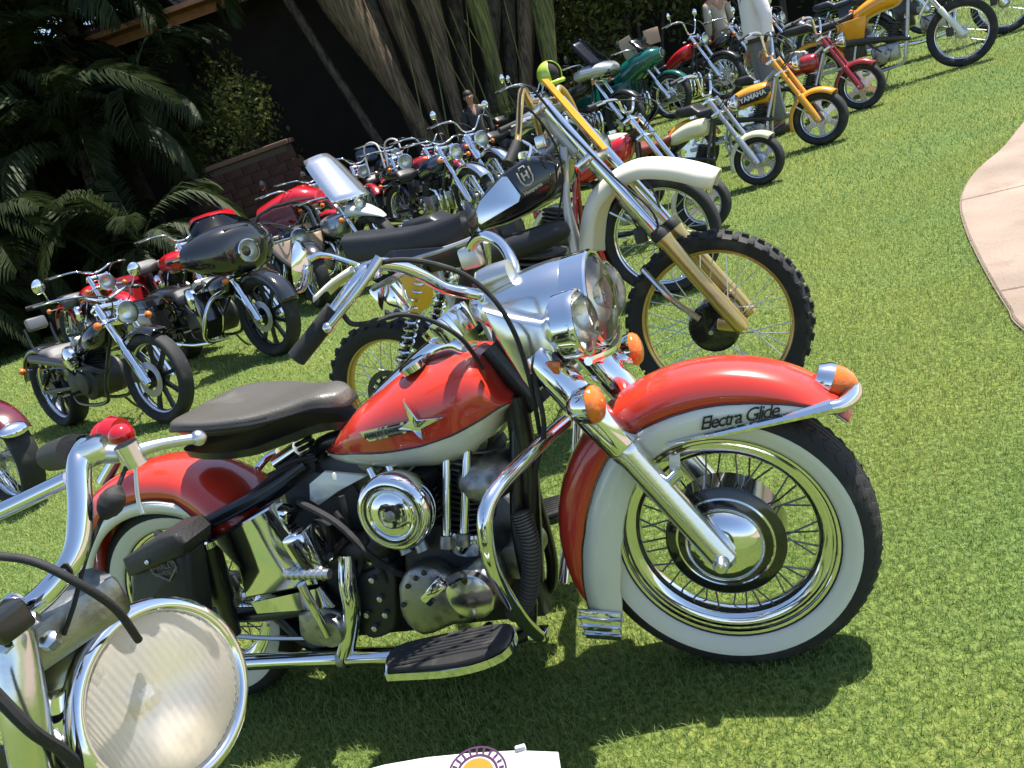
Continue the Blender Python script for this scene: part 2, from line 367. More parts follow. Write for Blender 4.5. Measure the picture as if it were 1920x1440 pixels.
# ------------------------------------------------------------------ lawn and stone path
def lawn_mat():
    m = bpy.data.materials.new('lawn'); m.use_nodes = True; nt = m.node_tree; b = nt.nodes['Principled BSDF']
    tc = nt.nodes.new('ShaderNodeTexCoord'); last = None
    def ramp(scale, det, c0, c1, p0=.35, p1=.65):
        n = nt.nodes.new('ShaderNodeTexNoise'); n.inputs['Scale'].default_value = scale; n.inputs['Detail'].default_value = det
        nt.links.new(tc.outputs['Object'], n.inputs['Vector'])
        r = nt.nodes.new('ShaderNodeValToRGB'); r.color_ramp.elements[0].position = p0; r.color_ramp.elements[1].position = p1
        r.color_ramp.elements[0].color = (*c0, 1); r.color_ramp.elements[1].color = (*c1, 1); nt.links.new(n.outputs['Fac'], r.inputs['Fac']); return r, n
    r1, n1 = ramp(55, 6, (.06, .105, .018), (.2, .27, .07))
    r2, n2 = ramp(.9, 4, (.85, .92, .9), (1.25, 1.06, .9))
    mx = nt.nodes.new('ShaderNodeMix'); mx.data_type = 'RGBA'; mx.blend_type = 'MULTIPLY'; mx.inputs[0].default_value = 1
    nt.links.new(r1.outputs[0], mx.inputs[6]); nt.links.new(r2.outputs[0], mx.inputs[7]); nt.links.new(mx.outputs[2], b.inputs['Base Color'])
    b.inputs['Roughness'].default_value = .8; b.inputs['Specular IOR Level'].default_value = .2
    n3 = nt.nodes.new('ShaderNodeTexNoise'); n3.inputs['Scale'].default_value = 90; n3.inputs['Detail'].default_value = 6
    nt.links.new(tc.outputs['Object'], n3.inputs['Vector'])
    bp = nt.nodes.new('ShaderNodeBump'); bp.inputs['Strength'].default_value = .9; bp.inputs['Distance'].default_value = .03
    nt.links.new(n3.outputs['Fac'], bp.inputs['Height']); nt.links.new(bp.outputs['Normal'], b.inputs['Normal']); return m
LAWN = lawn_mat()
S = 220
lawn = ob('lawn', MB().grid([[(-S+2*S*i/20, -S+2*S*j/20, 0) for j in range(21)] for i in range(21)]), LAWN); tag(lawn, kind='structure')
# path: pale pink flagstones with a rounded edge
stone = mat('path_stone', (.27, .205, .16), .85, var=.22, vscale=2.2, bump=.5, bscale=60, dirt=((.22, .16, .115), .56, 5))
joint = mat('path_joint', (.2, .155, .12), .9, bump=.3)
edge_px = [(1960, 200), (1920, 232), (1880, 280), (1832, 322), (1806, 360), (1800, 395), (1812, 440), (1835, 490), (1862, 540), (1890, 585), (1920, 625)]
edge = [Vector((9.5, 8.6, 0)), Vector((6.6, 7.6, 0))]+[ground(u, v) for u, v in edge_px]+[Vector((1.62, 2.0, 0)), Vector((1.62, 1.0, 0)), Vector((1.8, -.5, 0)), Vector((2.4, -3, 0)), Vector((3.2, -6, 0))]
ep = catmull(edge, 6); n = len(ep)
far_ = catmull([Vector((12, 4.2, 0)), Vector((8.6, 3.6, 0)), Vector((7.2, 2.9, 0)), Vector((6.6, 1.8, 0)), Vector((6.5, .4, 0)), Vector((6.8, -1.6, 0)), Vector((7.6, -5.6, 0))], 16)
def far_at(i): f = i/(n-1)*(len(far_)-1); k = min(int(f), len(far_)-2); return far_[k].lerp(far_[k+1], f-k)
def across(i, f): return ep[i].lerp(far_at(i), f)
base = MB()
base.grid([[across(i, f)+Vector((0, 0, z)) for f, z in ((0, -.03), (0, .012), (.5, .012), (1, .012), (1, -.03))] for i in range(n)])
path = ob('path', base, joint); tag(path, kind='structure')
# flagstones: bands across the path, each cut into slabs that follow the edge
cuts = [0, 18, 40, 62, 82, n-1]
for ci in range(len(cuts)-1):
    a, b_ = cuts[ci], cuts[ci+1]
    fs = [0, .3+.06*math.sin(ci*2.1), .66+.05*math.sin(ci*3.3), 1]
    for k in range(3):
        w_ = (ep[a]-far_at(a)).length; g_ = .006/w_
        o_ = [across(i, fs[k]+g_) for i in range(a, b_+1)]+[across(i, fs[k+1]-g_) for i in range(b_, a-1, -1)]
        o_[0] += (o_[1]-o_[0]).normalized()*.006; o_[b_-a] += (o_[b_-a-1]-o_[b_-a]).normalized()*.006; o_[b_-a+1] += (o_[b_-a+2]-o_[b_-a+1]).normalized()*.006; o_[-1] += (o_[-2]-o_[-1]).normalized()*.006
        c_ = sum(o_, Vector())/len(o_); hgt = .02+.003*random.random()
        ob('flagstone', MB().loft([[Vector((p.x, p.y, .008)) for p in o_], [Vector((p.x, p.y, hgt-.006)) for p in o_], [Vector((p.x, p.y, 0))+(c_-p).normalized()*.008+Vector((0, 0, hgt)) for p in o_]]), stone, path, 30)
# ------------------------------------------------------------------ the red and white touring motorcycle
def build_harley():
    P = Pose((.3414, 1.7064, 0), R(-23.4), R(6.0)); px = P.px
    T = thing('touring_motorcycle', 'vintage orange-red and cream touring motorcycle with whitewall tyres and chrome lamp nacelle', 'motorcycle', P.o, P.hd, P.lean)
    A = Vector((0, 0, .33)); B = Vector((-1.56, 0, .33))
    # wheels
    fw = wheel(T, A, .332, .13, .206, lip=.044, ww=(.25, .291), nsp=40, single=True, hub_r=.06, hub_w=.13, sm=spoke_dark, spoke_r=.0022, grooves=True)
    rw = wheel(T, B, .332, .13, .206, lip=.044, ww=(.25, .291), nsp=40, single=False, hub_r=.09, hub_w=.12, grooves=True, sm=spoke_dark)
    # tread cuts on the shoulders
    tc = MB()
    for i in range(60):
        a = 2*math.pi*i/60
        for sg in (-1, 1):
            L = Matrix.Translation(A) @ Matrix.Rotation(a, 4, 'Y') @ Matrix.Translation((0, sg*.043, .3205)) @ Matrix.Rotation(-sg*.55, 4, 'X') @ Matrix.Rotation(.5*sg, 4, 'Z')
            k = MB().box((0, 0, 0), (.023, .03, .008), bev=.002).xf(L); tc.add(k.v, k.f)
    tag(ob('tread_blocks', tc, tyre_m, fw), kind='stuff')
    # big drum hub with chrome cover dished toward the viewer
    ob('brake_drum', MB().lathe([(-.055, .0), (-.055, .128), (-.05, .135), (.03, .135), (.04, .11), (.04, 0)], A, n=56), black_paint, fw)
    ob('hub_cap', MB().lathe([(-.104, 0), (-.103, .025), (-.099, .05), (-.09, .072), (-.077, .086), (-.066, .09), (-.056, .09)], A, n=56), chrome, fw)
    ob('drum_ring', MB().ring(A+Vector((0, -.055, 0)), .108, .0035, n=56), chrome, fw)
    # ---- front mudguard: red crown, cream valance, pinstripe between
    def polar(pts, y):
        r = []
        for u, v in pts:
            q = px(u, v, y); r.append((math.degrees(math.atan2(q.z-.33, q.x)) % 360, math.hypot(q.x, q.z-.33)))
        r.sort(); return [a for a, b in r], [b for a, b in r]
    pa, pr = polar([(1560, 770), (1500, 761), (1440, 757), (1385, 757), (1330, 762), (1280, 774), (1235, 790), (1190, 812), (1150, 845), (1125, 890), (1108, 940), (1097, 1000), (1093, 1060), (1097, 1110), (1108, 1150)], -.086)
    ia, ir = polar([(1585, 768), (1500, 778), (1420, 797), (1340, 815), (1262, 838), (1225, 860), (1195, 905), (1176, 955), (1168, 1010), (1166, 1070), (1166, 1130), (1168, 1165)], -.09)
    angs = np.linspace(39, 210, 72)
    def Rc(a): return lerp1([36, 60, 90, 120, 150, 180, 211], [.418, .421, .414, .405, .398, .396, .398], a)
    def q(a, r, y): a = R(a); return Vector((r*math.cos(a), y, .33+r*math.sin(a)))
    crown = []; val = {-1: [], 1: []}; pin = {-1: [], 1: []}
    for a in angs:
        rp = min(lerp1(pa, pr, a), Rc(a)-.02); ri = min(lerp1(ia, ir, a), rp-.004); rc = Rc(a)
        half = [(0, rc), (.022, rc-.001), (.044, rc-.005), (.064, rc-.013), (.077, rc-.024), (.083, (rc-.024)*.4+rp*.6), (.086, rp)] if rc-.024 > rp else [(0, rc), (.03, rc-.001), (.055, rc-.004), (.07, rc-.009), (.079, rc-.014), (.083, rc-.017), (.086, rp)]
        crown.append([q(a, r, -y) for y, r in half[::-1]]+[q(a, r, y) for y, r in half[1:]])
        for sg in (-1, 1):
            val[sg].append([q(a, rp, sg*.0862), q(a, rp*.6+ri*.4, sg*.0885), q(a, ri+.003, sg*.09), q(a, ri, sg*.086)]); pin[sg].append(q(a, rp, sg*.0872))
    fd = ob('mudguard', MB().grid(crown), red_p, T, 70, solid=.003)
    for sg in (-1, 1):
        ob('valance', MB().grid(val[sg]), white_p, fd, 70, solid=.003)
        ob('pinstripe', MB().tube(pin[sg], .0022, 6, 1), black_paint, fd)
        # chrome trim spear along the lower edge
        tr = [px(1252, 832, -.094), px(1330, 817, -.095), px(1420, 797, -.096), px(1500, 778, -.096), px(1560, 762, -.092)]
        tr = [Vector((v.x, sg*abs(v.y), v.z)) for v in tr]
        ob('trim_spear', MB().tube(tr, [.003, .007, .009, .011, .016], 8), chrome, fd)
    nose = [(.075, .1, -.094), (.27, -.092, .0)]
    t0 = px(1545, 766, -.092)
    wrap = [Vector((t0.x, -.092, t0.z)), Vector((t0.x+.03, -.08, t0.z-.004)), Vector((t0.x+.052, -.045, t0.z-.004)), Vector((t0.x+.06, 0, t0.z-.003)), Vector((t0.x+.052, .045, t0.z-.004)), Vector((t0.x+.03, .08, t0.z-.004)), Vector((t0.x, .092, t0.z))]
    ob('bumper', MB().tube(wrap, [.014, .016, .018, .019, .018, .016, .014], 12), chrome, fd)
    # lamp on the mudguard tip
    lp = px(1566, 716, 0); d = Vector((.8, 0, -.45)).normalized()
    ob('lamp_base', MB().lathe([(-.02, 0), (-.02, .028), (0, .038), (.012, .039), (.014, .036)], lp-d*.022, d, 24), chrome, fd)
    ob('amber_lens', MB().lathe([(-.012, .0365), (.008, .036), (.028, .03), (.042, .017), (.046, 0)], lp, d, 24), amber, fd)
    # step bar at the rear tip of the mudguard
    b0 = [px(1084, 1140, -.092), px(1166, 1148, -.093), px(1166, 1200, -.093), px(1100, 1195, -.092)]
    for sg in (-1,):
        o2 = [(v.x, v.z) for v in b0]; ob('tip_plate', MB().prism(o2, -.09, -.1, .006), chrome, fd)
        for i in range(3):
            f = (i+.8)/3.6; a_ = b0[0].lerp(b0[3], f); b_ = b0[1].lerp(b0[2], f)
            ob('rib', MB().tube([Vector((a_.x-.004, -.102, a_.z)), Vector((b_.x+.0, -.102, b_.z))], .0035, 6), chrome, fd)
    # script badge
    e0 = px(1312, 797, -.091); e1 = px(1458, 770, -.091); xd = (e1-e0)
    scr = mat('script_black', (.012, .012, .012), .3)
    place_text('Electra Glide', .0415, scr, 'script_badge', fd, (e0+e1)/2+Vector((0, -.0035, .002)), xd, (0, 0, 1), shear=.42, bold=.0001, space=.8)
    # ---- fork
    lo = Vector((.0, 0, .33)); top = px(1035, 690, -.115)
    fx = Vector((top.x, 0, top.z))-lo; fdv = fx.normalized(); fl = fx.length
    for sg in (-1, 1):
        y = Vector((0, sg*.122, 0))
        ob('fork_slider', MB().lathe([(-.022, 0), (-.022, .02), (-.01, .03), (.05, .031), (.3, .0315), (.31, .034), (.33, .034), (.335, .0325)], lo+y, fdv, 28), chrome2, T)
        ob('fork_cover', MB().lathe([(.325, .036), (.33, .039), (fl+.03, .041), (fl+.05, .03)], lo+y, fdv, 28), chrome, T)
        if sg < 0:
            ob('fork_lug', MB().tube([lo+y+fdv*.20, lo+y+fdv*.20+Vector((.045, 0, .035))], .012, 10), chrome2, T)
            ob('fork_bracket', MB().prism([(v.x, v.z) for v in (px(1255, 855, -.095), px(1275, 850, -.095), px(1276, 905, -.095), px(1255, 890, -.095))], -.093, -.099, .002), white_p, T)
    ob('axle', MB().tube([(0, -.165, .33), (0, .165, .33)], .011, 12), chrome2, T)
    ob('axle_nut', MB().lathe([(-.04, 0), (-.038, .012), (-.03, .017), (0, .019), (.01, .019)], Vector((0, -.135, .33)), (0, 1, 0), 20), chrome2, T)
    # fork yokes
    yk = lo+fdv*(fl+.005)
    ob('lower_yoke', MB().box(yk-fdv*.0, (.09, .3, .045), Matrix.Rotation(math.atan2(-fdv.x, fdv.z)*-1, 3, 'Y'), .012), black_paint, T)
    # ---- nacelle
    hc = Vector((-.145, 0, .915)); hx = Vector((1, 0, -.02)).normalized(); hz = Vector((.02, 0, 1))
    rr = []
    for t, a, b, cx_, cz_ in ((0, .104, .104, -.2, .936), (.2, .105, .104, -.23, .938), (.45, .102, .094, -.28, .944), (.7, .088, .074, -.34, .955), (.88, .07, .05, -.395, .966), (1, .045, .03, -.43, .975)):
        rr.append(sring((cx_, 0, cz_), a, b, 32, 2.2))
    shiny = mat('polished_nacelle', (.78, .79, .8), .2, 1, rvar=.08)
    nac = ob('nacelle', MB().loft(rr), shiny, T, 60)
    for sg in (-1, 1):    # fork panels of the nacelle
        pts = [px(905, 575, -.125), px(960, 590, -.128), px(1035, 605, -.125), px(1060, 682, -.12), px(1005, 740, -.118), px(985, 715, -.12), px(935, 640, -.125)]
        o2 = [(v.x, v.z) for v in pts]
        ob('fork_panel', MB().prism(o2, sg*.05, sg*.14, .016), shiny, nac, 50)
        g0 = px(990, 690, -.13); 
        ob('amber_marker', MB().box((px(1028, 688, -.15).x, sg*.15, px(1028, 688, -.15).z), (.055, .02, .03), Matrix.Rotation(R(12), 3, 'Y'), .004), amber, nac)
    # switch housings on the nacelle back
    ob('instrument_pod', MB().lathe([(0, .0), (0, .03), (.03, .033), (.075, .03), (.08, .0)], px(905, 530, -.03), Vector((1, 0, .1)), 20), brushed, T)
    def lamp(c, r, ax, name, parent, back=.05, lens=glass, bowl=True):
        ax = Vector(ax).normalized()
        b = ob(name, MB().lathe([(-back-r*.55, 0), (-back-r*.5, r*.35), (-back-r*.2, r*.75), (-back, r*.95), (-back+.002, r*1.03), (-.03, r*1.05), (-.006, r*1.06), (.004, r*1.065), (.009, r*1.03), (.009, r*.965)], c, ax, 44), chrome, parent)
        ob('reflector', MB().lathe([(.004, r*.965), (-r*.25, r*.8), (-r*.48, r*.5), (-r*.56, r*.12), (-r*.3, r*.1), (-r*.26, 0)], c, ax, 36), mat('lamp_reflector', (.9, .89, .86), .34, 1, bump=.2, bscale=40), b)
        ob('lens', MB().lathe([(.003, r*.97), (.014, r*.9), (.026, r*.7), (.034, r*.4), (.037, 0)], c, ax, 36), lens, b)
        return b
    lamp(Vector((-.15, 0, .932)), .105, hx, 'headlight', T, .055)
    for sg in (-1, 1):
        c = px(1085, 600, -.15); c = Vector((c.x, sg*.15, c.z-.005))
        lamp(c, .068, Vector((1, sg*.02, 0)), 'spot_lamp', T, .042)
        ob('lamp_bracket', MB().tube([c+Vector((-.03, 0, -.05)), c+Vector((-.03, -sg*.04, -.085)), Vector((-.17, sg*.03, .8))], .009, 8), chrome, T)
    ob('red_badge', MB().box(px(1128, 632, -.03)+Vector((0, 0, -.0)), (.012, .05, .02), bev=.004), redlens, T)
    # horn/centre under the lamps
    ob('lamp_bar', MB().tube([(-.16, -.16, .835), (-.14, 0, .815), (-.16, .16, .835)], .01, 8), chrome, T)
    # ---- turn signals
    for sg, c in ((-1, px(1110, 758, -.2)), (1, px(1186, 655, .17))):
        b = ob('turn_signal', MB().lathe([(-.055, 0), (-.05, .02), (-.03, .036), (-.004, .042), (0, .043)], c, Vector((1, sg*.05, 0)), 24), chrome, T)
        ob('amber_lens', MB().lathe([(0, .0415), (.008, .041), (.018, .034), (.024, .018), (.025, 0)], c, Vector((1, sg*.05, 0)), 24), amber, b)
        ob('stalk', MB().tube([c+Vector((-.03, 0, 0)), Vector((c.x-.05, sg*.1, c.z-.01))], .009, 8), chrome, b)
    # ---- handlebar
    hb = [px(905, 553, -.04), px(868, 548, -.07), px(830, 538, -.12), px(790, 516, -.17), px(745, 498, -.215), px(700, 498, -.255), px(668, 528, -.29), px(630, 578, -.315), px(596, 622, -.33)]
    mid = Vector((hb[0].x+.0, 0, hb[0].z+.004)); lb = [px(962, 515, .06), px(956, 482, .11), px(937, 455, .17), px(908, 442, .22), px(886, 458, .27), px(880, 492, .3), px(874, 525, .32)]
    full = hb[::-1]+[mid]+lb
    ob('handlebar', MB().tube(full, .0142, 14), chrome, T, 80)
    for sg in (-1,):
        g = [(px(628, 580, -.312)), (px(596, 622, -.33)), (px(556, 672, -.35))]
        ob('grip', MB().tube(g, [.021, .0205, .021], 14, 4), rubber, T, 60)
        lv = [(px(688, 502, -.28)), (px(660, 545, -.31)), (px(628, 588, -.335)), (px(592, 632, -.35))]
        lv = [v+Vector((.035, 0, .012)) for v in lv]
        m = MB().tube(lv, [.011, .009, .0085, .008], 10); m.sphere(lv[-1], .012, 10, 8); ob('lever', m, chrome2, T, 60)
        ob('lever_clamp', MB().box((px(690, 508, -.26)), (.05, .035, .04), bev=.008), chrome, T)
        mc = (px(563, 500, -.36))
        mr = ob('mirror', MB().lathe([(-.022, 0), (-.018, .03), (-.004, .05), (.003, .053), (.004, .048)], mc, Vector((-.8, sg*.25, .25)), 24), chrome, T)
        ob('mirror_glass', MB().lathe([(.0035, .0), (.0035, .049)], mc, Vector((-.8, sg*.25, .25)), 24), chrome, mr)
        ob('mirror_stem', MB().tube([mc, (px(600, 478, -.33)), (px(650, 490, -.28)), (px(686, 503, -.26))], .006, 8), chrome, mr)
    # left hand controls, seen past the nacelle
    ob('grip', MB().tube([lb[5], lb[6], lb[6]+(lb[6]-lb[5])*2.2], .02, 14, 4), rubber, T, 60)
    ob('lever', MB().tube([lb[4]+Vector((.04, 0, 0)), lb[5]+Vector((.05, .02, 0)), lb[6]+Vector((.05, .03, -.02)), lb[6]+Vector((.03, .03, -.1))], [.01, .008, .008, .009], 10), chrome2, T, 60)
    ob('lever_clamp', MB().box(px(884, 482, .29), (.06, .045, .06), bev=.01), brushed, T)
    mc = px(881, 412, .3); mr = ob('mirror', MB().lathe([(-.022, 0), (-.018, .03), (-.004, .05), (.003, .053), (.004, .048), (.004, 0)], mc, Vector((-.93, -.26, .1)), 24), mat('mirror_dark', (.05, .05, .055), .12, .8), T)
    ob('mirror_stem', MB().tube([mc, mc+Vector((.02, -.01, -.05)), lb[4]], .006, 8), chrome, mr)
    ob('brake_reservoir', MB().box(px(735, 560, -.19), (.055, .06, .085), Matrix.Rotation(R(-12), 3, 'Y'), .009), chrome, T)
    ob('reservoir_cap', MB().box(px(728, 527, -.19), (.06, .065, .012), Matrix.Rotation(R(-12), 3, 'Y'), .004), alloy, T)
    # cables
    for pts, r in (([(690, 500, -.28), (740, 488, -.27), (800, 492, -.25), (870, 515, -.22), (925, 560, -.2), (965, 625, -.18), (990, 700, -.16), (1005, 770, -.12), (1015, 830, -.08)], .0055),
                   ([(640, 585, -.32), (660, 607, -.31), (700, 604, -.29), (750, 590, -.25), (810, 602, -.2), (865, 635, -.18), (905, 690, -.1)], .0055),
                   ([(1000, 700, -.15), (1020, 800, -.16), (1005, 880, -.14), (1000, 960, -.1)], .006)):
        ob('cable', MB().tube([px(*p) for p in pts], r, 8), rubber, T)
    # ---- tank
    X = np.linspace(-.968, -.395, 40)
    tx = [px(600, 850, -.07), px(660, 772, -.07), px(740, 706, -.07), px(800, 677, -.07), px(850, 663, -.07), px(890, 664, -.07), px(922, 700, -.07), px(936, 745, -.1)]
    bx = [px(600, 882, -.1), px(650, 887, -.1), px(740, 890, -.1), px(830, 886, -.1), px(880, 868, -.1), px(912, 838, -.11), px(934, 790, -.11)]
    mx = [px(600, 862, -.1), px(660, 857, -.145), px(720, 850, -.15), px(790, 836, -.15), px(850, 816, -.15), px(900, 792, -.15), px(936, 767, -.12)]
    def fz(pts): 
        s_ = sorted((v.x, v.z) for v in pts); return lambda x: lerp1([a for a, b in s_], [b for a, b in s_], x)
    zt, zb, zm = fz(tx), fz(bx), fz(mx)
    red = []; whi = []; pl = []
    xa, xb = X[0], X[-1]
    for x in X:
        t = (x-xa)/(xb-xa)
        w = .155*(1-(1-min(1, t/.62))**2.1)**.75 if t < .62 else .155*math.sqrt(max(0, 1-((t-.62)/.44)**2.6))
        w = max(w, .018); top_, bot = zt(x), zb(x)
        if t > .9: s_ = math.sqrt(max(.02, 1-((t-.9)/.105)**2)); mm = zm(x); top_ = mm+(top_-mm)*s_; bot = mm+(bot-mm)*s_
        if t < .06: s_ = math.sqrt(max(.03, t/.06)); mm = zm(x); top_ = mm+(top_-mm)*s_; bot = mm+(bot-mm)*s_
        zc = (top_+bot)/2; h = (top_-bot)/2; e = 2.5
        zz = min(max(zm(x), bot+.004), top_-.004); am = math.acos(np.sign((zz-zc)/h)*min(1, abs((zz-zc)/h))**(e/2))
        def pt(a): 
            ca, sa = math.cos(a), math.sin(a); return Vector((x, -w*abs(sa)**(2/e), zc+h*math.copysign(abs(ca)**(2/e), ca)))
        r1 = [pt(am*i/12) for i in range(13)]; w1 = [pt(am+(math.pi-am)*i/8) for i in range(9)]
        red.append(r1[::-1]+[Vector((v.x, -v.y, v.z)) for v in r1[1:]]); whi.append(w1+[Vector((v.x, -v.y, v.z)) for v in w1[::-1][1:]]); pl.append(r1[-1])
    # fill the small rear cap
    tk = ob('tank', MB().grid(red), red_p, T, 75)
    ob('tank_base', MB().grid(whi), white_p, tk, 75)
    capm = MB(); capm.add(red[0][::1]+whi[0][::-1][::-1], []); ring_ = red[0]+whi[0][::-1][1:-1]; capm = MB().add(ring_, [tuple(range(len(ring_)))]); ob('tank_tip', capm, red_p, tk)
    ring_ = red[-1]+whi[-1][::-1][1:-1]; ob('tank_nose', MB().add(ring_, [tuple(range(len(ring_)))]), red_p, tk)
    for sg in (1, -1): ob('pinstripe', MB().tube([Vector((v.x, v.y*sg-(.0012*sg), v.z)) for v in pl], .0024, 6, 1), black_paint, tk)
    # badge: winged bar and star
    bc = px(776, 797, -.158); e0 = px(680, 825, -.158); e1 = px(765, 805, -.158); xd = (e1-e0).normalized(); zd = Vector((-xd.z, 0, xd.x))
    bm_ = MB(); cc = (e0+e1)/2; L = (e1-e0).length
    ny = -.1545; t0 = .014
    def bq(x, z): v = bc+xd*x+zd*z; return (v.x, v.z)
    bar = ob('badge', MB().prism([bq(-.128, -.014), bq(-.005, -.014), bq(-.005, .014), bq(-.145, .014)], ny+.004, ny-.007, .002), chrome, tk)
    star = []
    for k, r_ in enumerate([.078, .016, .066, .016, .05, .016, .042, .016]): 
        a = R([2, 45, 96, 135, 180, 225, 276, 315][k]); star.append(bq(.006+r_*math.cos(a), r_*math.sin(a)))
    ob('badge_star', MB().prism(star, ny+.004, ny-.011, .003), chrome, bar)
    v = bc+xd*(-.068)+zd*0
    ob('badge_panel', MB().prism([bq(-.124, -.009), bq(-.012, -.009), bq(-.012, .008), bq(-.134, .008)], ny-.004, ny-.0085), mat('badge_field', (.3, .31, .29), .3, .9), bar)
    place_text('HARLEY-DAVIDSON', .0145, mat('badge_letters', (.02, .02, .02), .4), 'badge_lettering', bar, Vector((v.x, ny-.009, v.z)), xd, zd, bold=.0003)
    # console, filler cap and dash
    con = [px(700, 745, 0), px(760, 690, 0), px(810, 650, 0), px(855, 630, 0), px(880, 640, 0)]
    rg = []
    for i, c in enumerate(catmull(con, 4)):
        t = i/16; rg.append(sring(c+Vector((0, 0, -.008)), .028+.03*math.sin(min(1, t*1.3)*math.pi/2), .022+.012*t, 18, 2.6, az=(.25, 0, 1)))
    ob('dash_console', MB().loft(rg), chrome, T, 60)
    ob('speedometer', MB().lathe([(-.05, .0), (-.05, .055), (0, .066), (.014, .066), (.018, .06)], px(838, 606, 0), Vector((-.42, 0, .9)), 32), chrome, T)
    ob('speedometer_glass', MB().lathe([(.015, 0), (.015, .06)], px(838, 606, 0), Vector((-.42, 0, .9)), 28), mat('dial', (.03, .03, .035), .08, coat=1), T)
    for sg in (-1, 1): ob('filler_cap', MB().lathe([(0, .034), (.016, .036), (.02, .03), (.021, 0)], Vector((-.6, sg*.075, zt(-.6)-.004)), Vector((-.25, sg*.12, 1)), 24), chrome, T)
    # ---- seat
    G = []; xs = np.linspace(-1.355, -.85, 44)
    sw = smooth_fn([-1.356, -1.34, -1.3, -1.24, -1.16, -1.08, -1.0, -.94, -.88, -.85], [.03, .09, .145, .168, .172, .156, .115, .082, .065, .03], -1.356, -.85)
    sz = smooth_fn([-1.376, -1.34, -1.27, -1.18, -1.08, -.98, -.9, -.84], [.872, .896, .892, .876, .866, .872, .876, .85], -1.376, -.84, 14)
    for x in xs:
        w = sw(x); z = sz(x); row = []
        for i in range(25):
            a = math.pi*(i/24); c_ = math.cos(a); s_ = math.sin(a)
            yy = -w*math.copysign(abs(c_)**.6, c_); zz = z+.03*(abs(yy)/.18)**2*min(1, max(.15, (-x-.88)/.2))-.034*(1-abs(s_)**.5)
            row.append((x, yy, zz))
        for i in range(9):
            f = (i+1)/10; row.append((x, w*(1-2*f), z-.036-.006*math.sin(f*math.pi)))
        G.append(row)
    st = ob('saddle', MB().loft(G), leather, T, 60)
    ob('saddle_piping', MB().tube([(x, -sw(x)*1.0-.002, sz(x)+.03*(sw(x)/.18)**2*min(1, max(.15, (-x-.88)/.2))-.033) for x in xs]+[(x, sw(x)+.002, sz(x)+.03*(sw(x)/.18)**2*min(1, max(.15, (-x-.88)/.2))-.033) for x in xs[::-1]], .006, 6, 1, closed=True), vinyl, st)
    ob('saddle_pan', MB().loft([[Vector(p)+Vector((0, 0, -.018)) for p in [(x, -sw(x)*.9, sz(x)-.06) for x in xs]+[(x, sw(x)*.9, sz(x)-.06) for x in xs[::-1]]], [Vector(p)+Vector((0, 0, -.04)) for p in [(x, -sw(x)*.85, sz(x)-.06) for x in xs]+[(x, sw(x)*.85, sz(x)-.06) for x in xs[::-1]]]]), frame_black, st)
    ob('seat_spring', coil(MB(), px(562, 812, -.03), px(590, 868, -.03), .022, .006, 6), frame_black, T)
    # ---- rear mudguard
    fa = np.linspace(22, 175, 56); crown = []; val = {-1: [], 1: []}; pin = {-1: [], 1: []}
    def Rr(a): return lerp1([20, 40, 60, 80, 100, 130, 176], [.43, .44, .45, .448, .444, .44, .436], a)
    for a in fa:
        rc = Rr(a); fl_ = max(0, 1-abs(a-47)/22); w = .1+.03*fl_; rp = rc-.085-.03*fl_; ri = .322
        half = [(0, rc), (.3, rc-.001), (.55, rc-.006), (.78, rc-.018), (.92, rc-.036), (.985, rc-.06), (1, rp)]
        def qq(r, y): t = R(a); return Vector((-1.56+r*math.cos(t), y, .33+r*math.sin(t)))
        crown.append([qq(r, -y*w) for y, r in half[::-1]]+[qq(r, y*w) for y, r in half[1:]])
        for sg in (-1, 1): val[sg].append([qq(rp, sg*(w+.0005)), qq((rp+ri)/2, sg*(.104)), qq(ri, sg*.1)]); pin[sg].append(qq(rp, sg*(w+.0015)))
    rf = ob('mudguard', MB().grid(crown), red_p, T, 70, solid=.003)
    for sg in (-1, 1):
        ob('valance', MB().grid(val[sg]), white_p, rf, 70, solid=.003); ob('pinstripe', MB().tube(pin[sg], .0022, 6, 1), black_paint, rf)
    # tail lamps
    tl = px(200, 822, 0)
    ob('tail_lamp', MB().lathe([(.0, 0), (.0, .045), (.03, .055), (.045, .05), (.045, 0)], tl+Vector((.04, .02, 0)), Vector((-1, 0, .1)), 28), redlens, T)
    ob('tail_lens', MB().sphere(tl+Vector((-.015, .02, 0)), (.035, .058, .05), 20, 12), redlens, T)
    ob('tail_signal', MB().sphere(px(228, 816, -.08), (.036, .036, .034), 18, 12), redlens, T)
    ob('tail_bracket', MB().tube([tl+Vector((.04, .02, -.03)), Vector((-1.76, 0, .74))], .02, 10), chrome, T)
    # ---- saddlebag with flap and embossed shield
    sb = [px(243, 1070, -.3), px(340, 1033, -.3), px(350, 1040, -.3), px(368, 1150, -.3), px(368, 1195, -.3), px(262, 1210, -.3), px(245, 1170, -.3)]
    bag = ob('saddlebag', MB().prism([(v.x, v.z) for v in sb], -.22, -.305, .022), bagleather, T, 50)
    fp = [px(230, 1048, -.315), px(300, 1005, -.315), px(330, 1000, -.315), px(348, 1018, -.315), px(346, 1040, -.315), px(242, 1082, -.315)]
    ob('flap', MB().prism([(v.x, v.z) for v in fp], -.205, -.322, .012), bagleather, bag, 50)
    ob('stud', MB().sphere(px(276, 1054, -.324), .007, 10, 8), chrome, bag)
    emb = mat('emboss', (.2, .18, .14), .5)
    s0 = px(308, 1070, -.31)
    sh = [(-.04, .018), (-.04, -.0), (0, -.03), (.04, 0), (.04, .018), (0, .032)]
    ca, sa = math.cos(R(4)), math.sin(R(4))
    ob('shield', MB().tube([Vector((s0.x+x*ca-z*sa, -.3085, s0.z+x*sa+z*ca)) for x, z in sh], .003, 6, 1, closed=True), emb, bag)
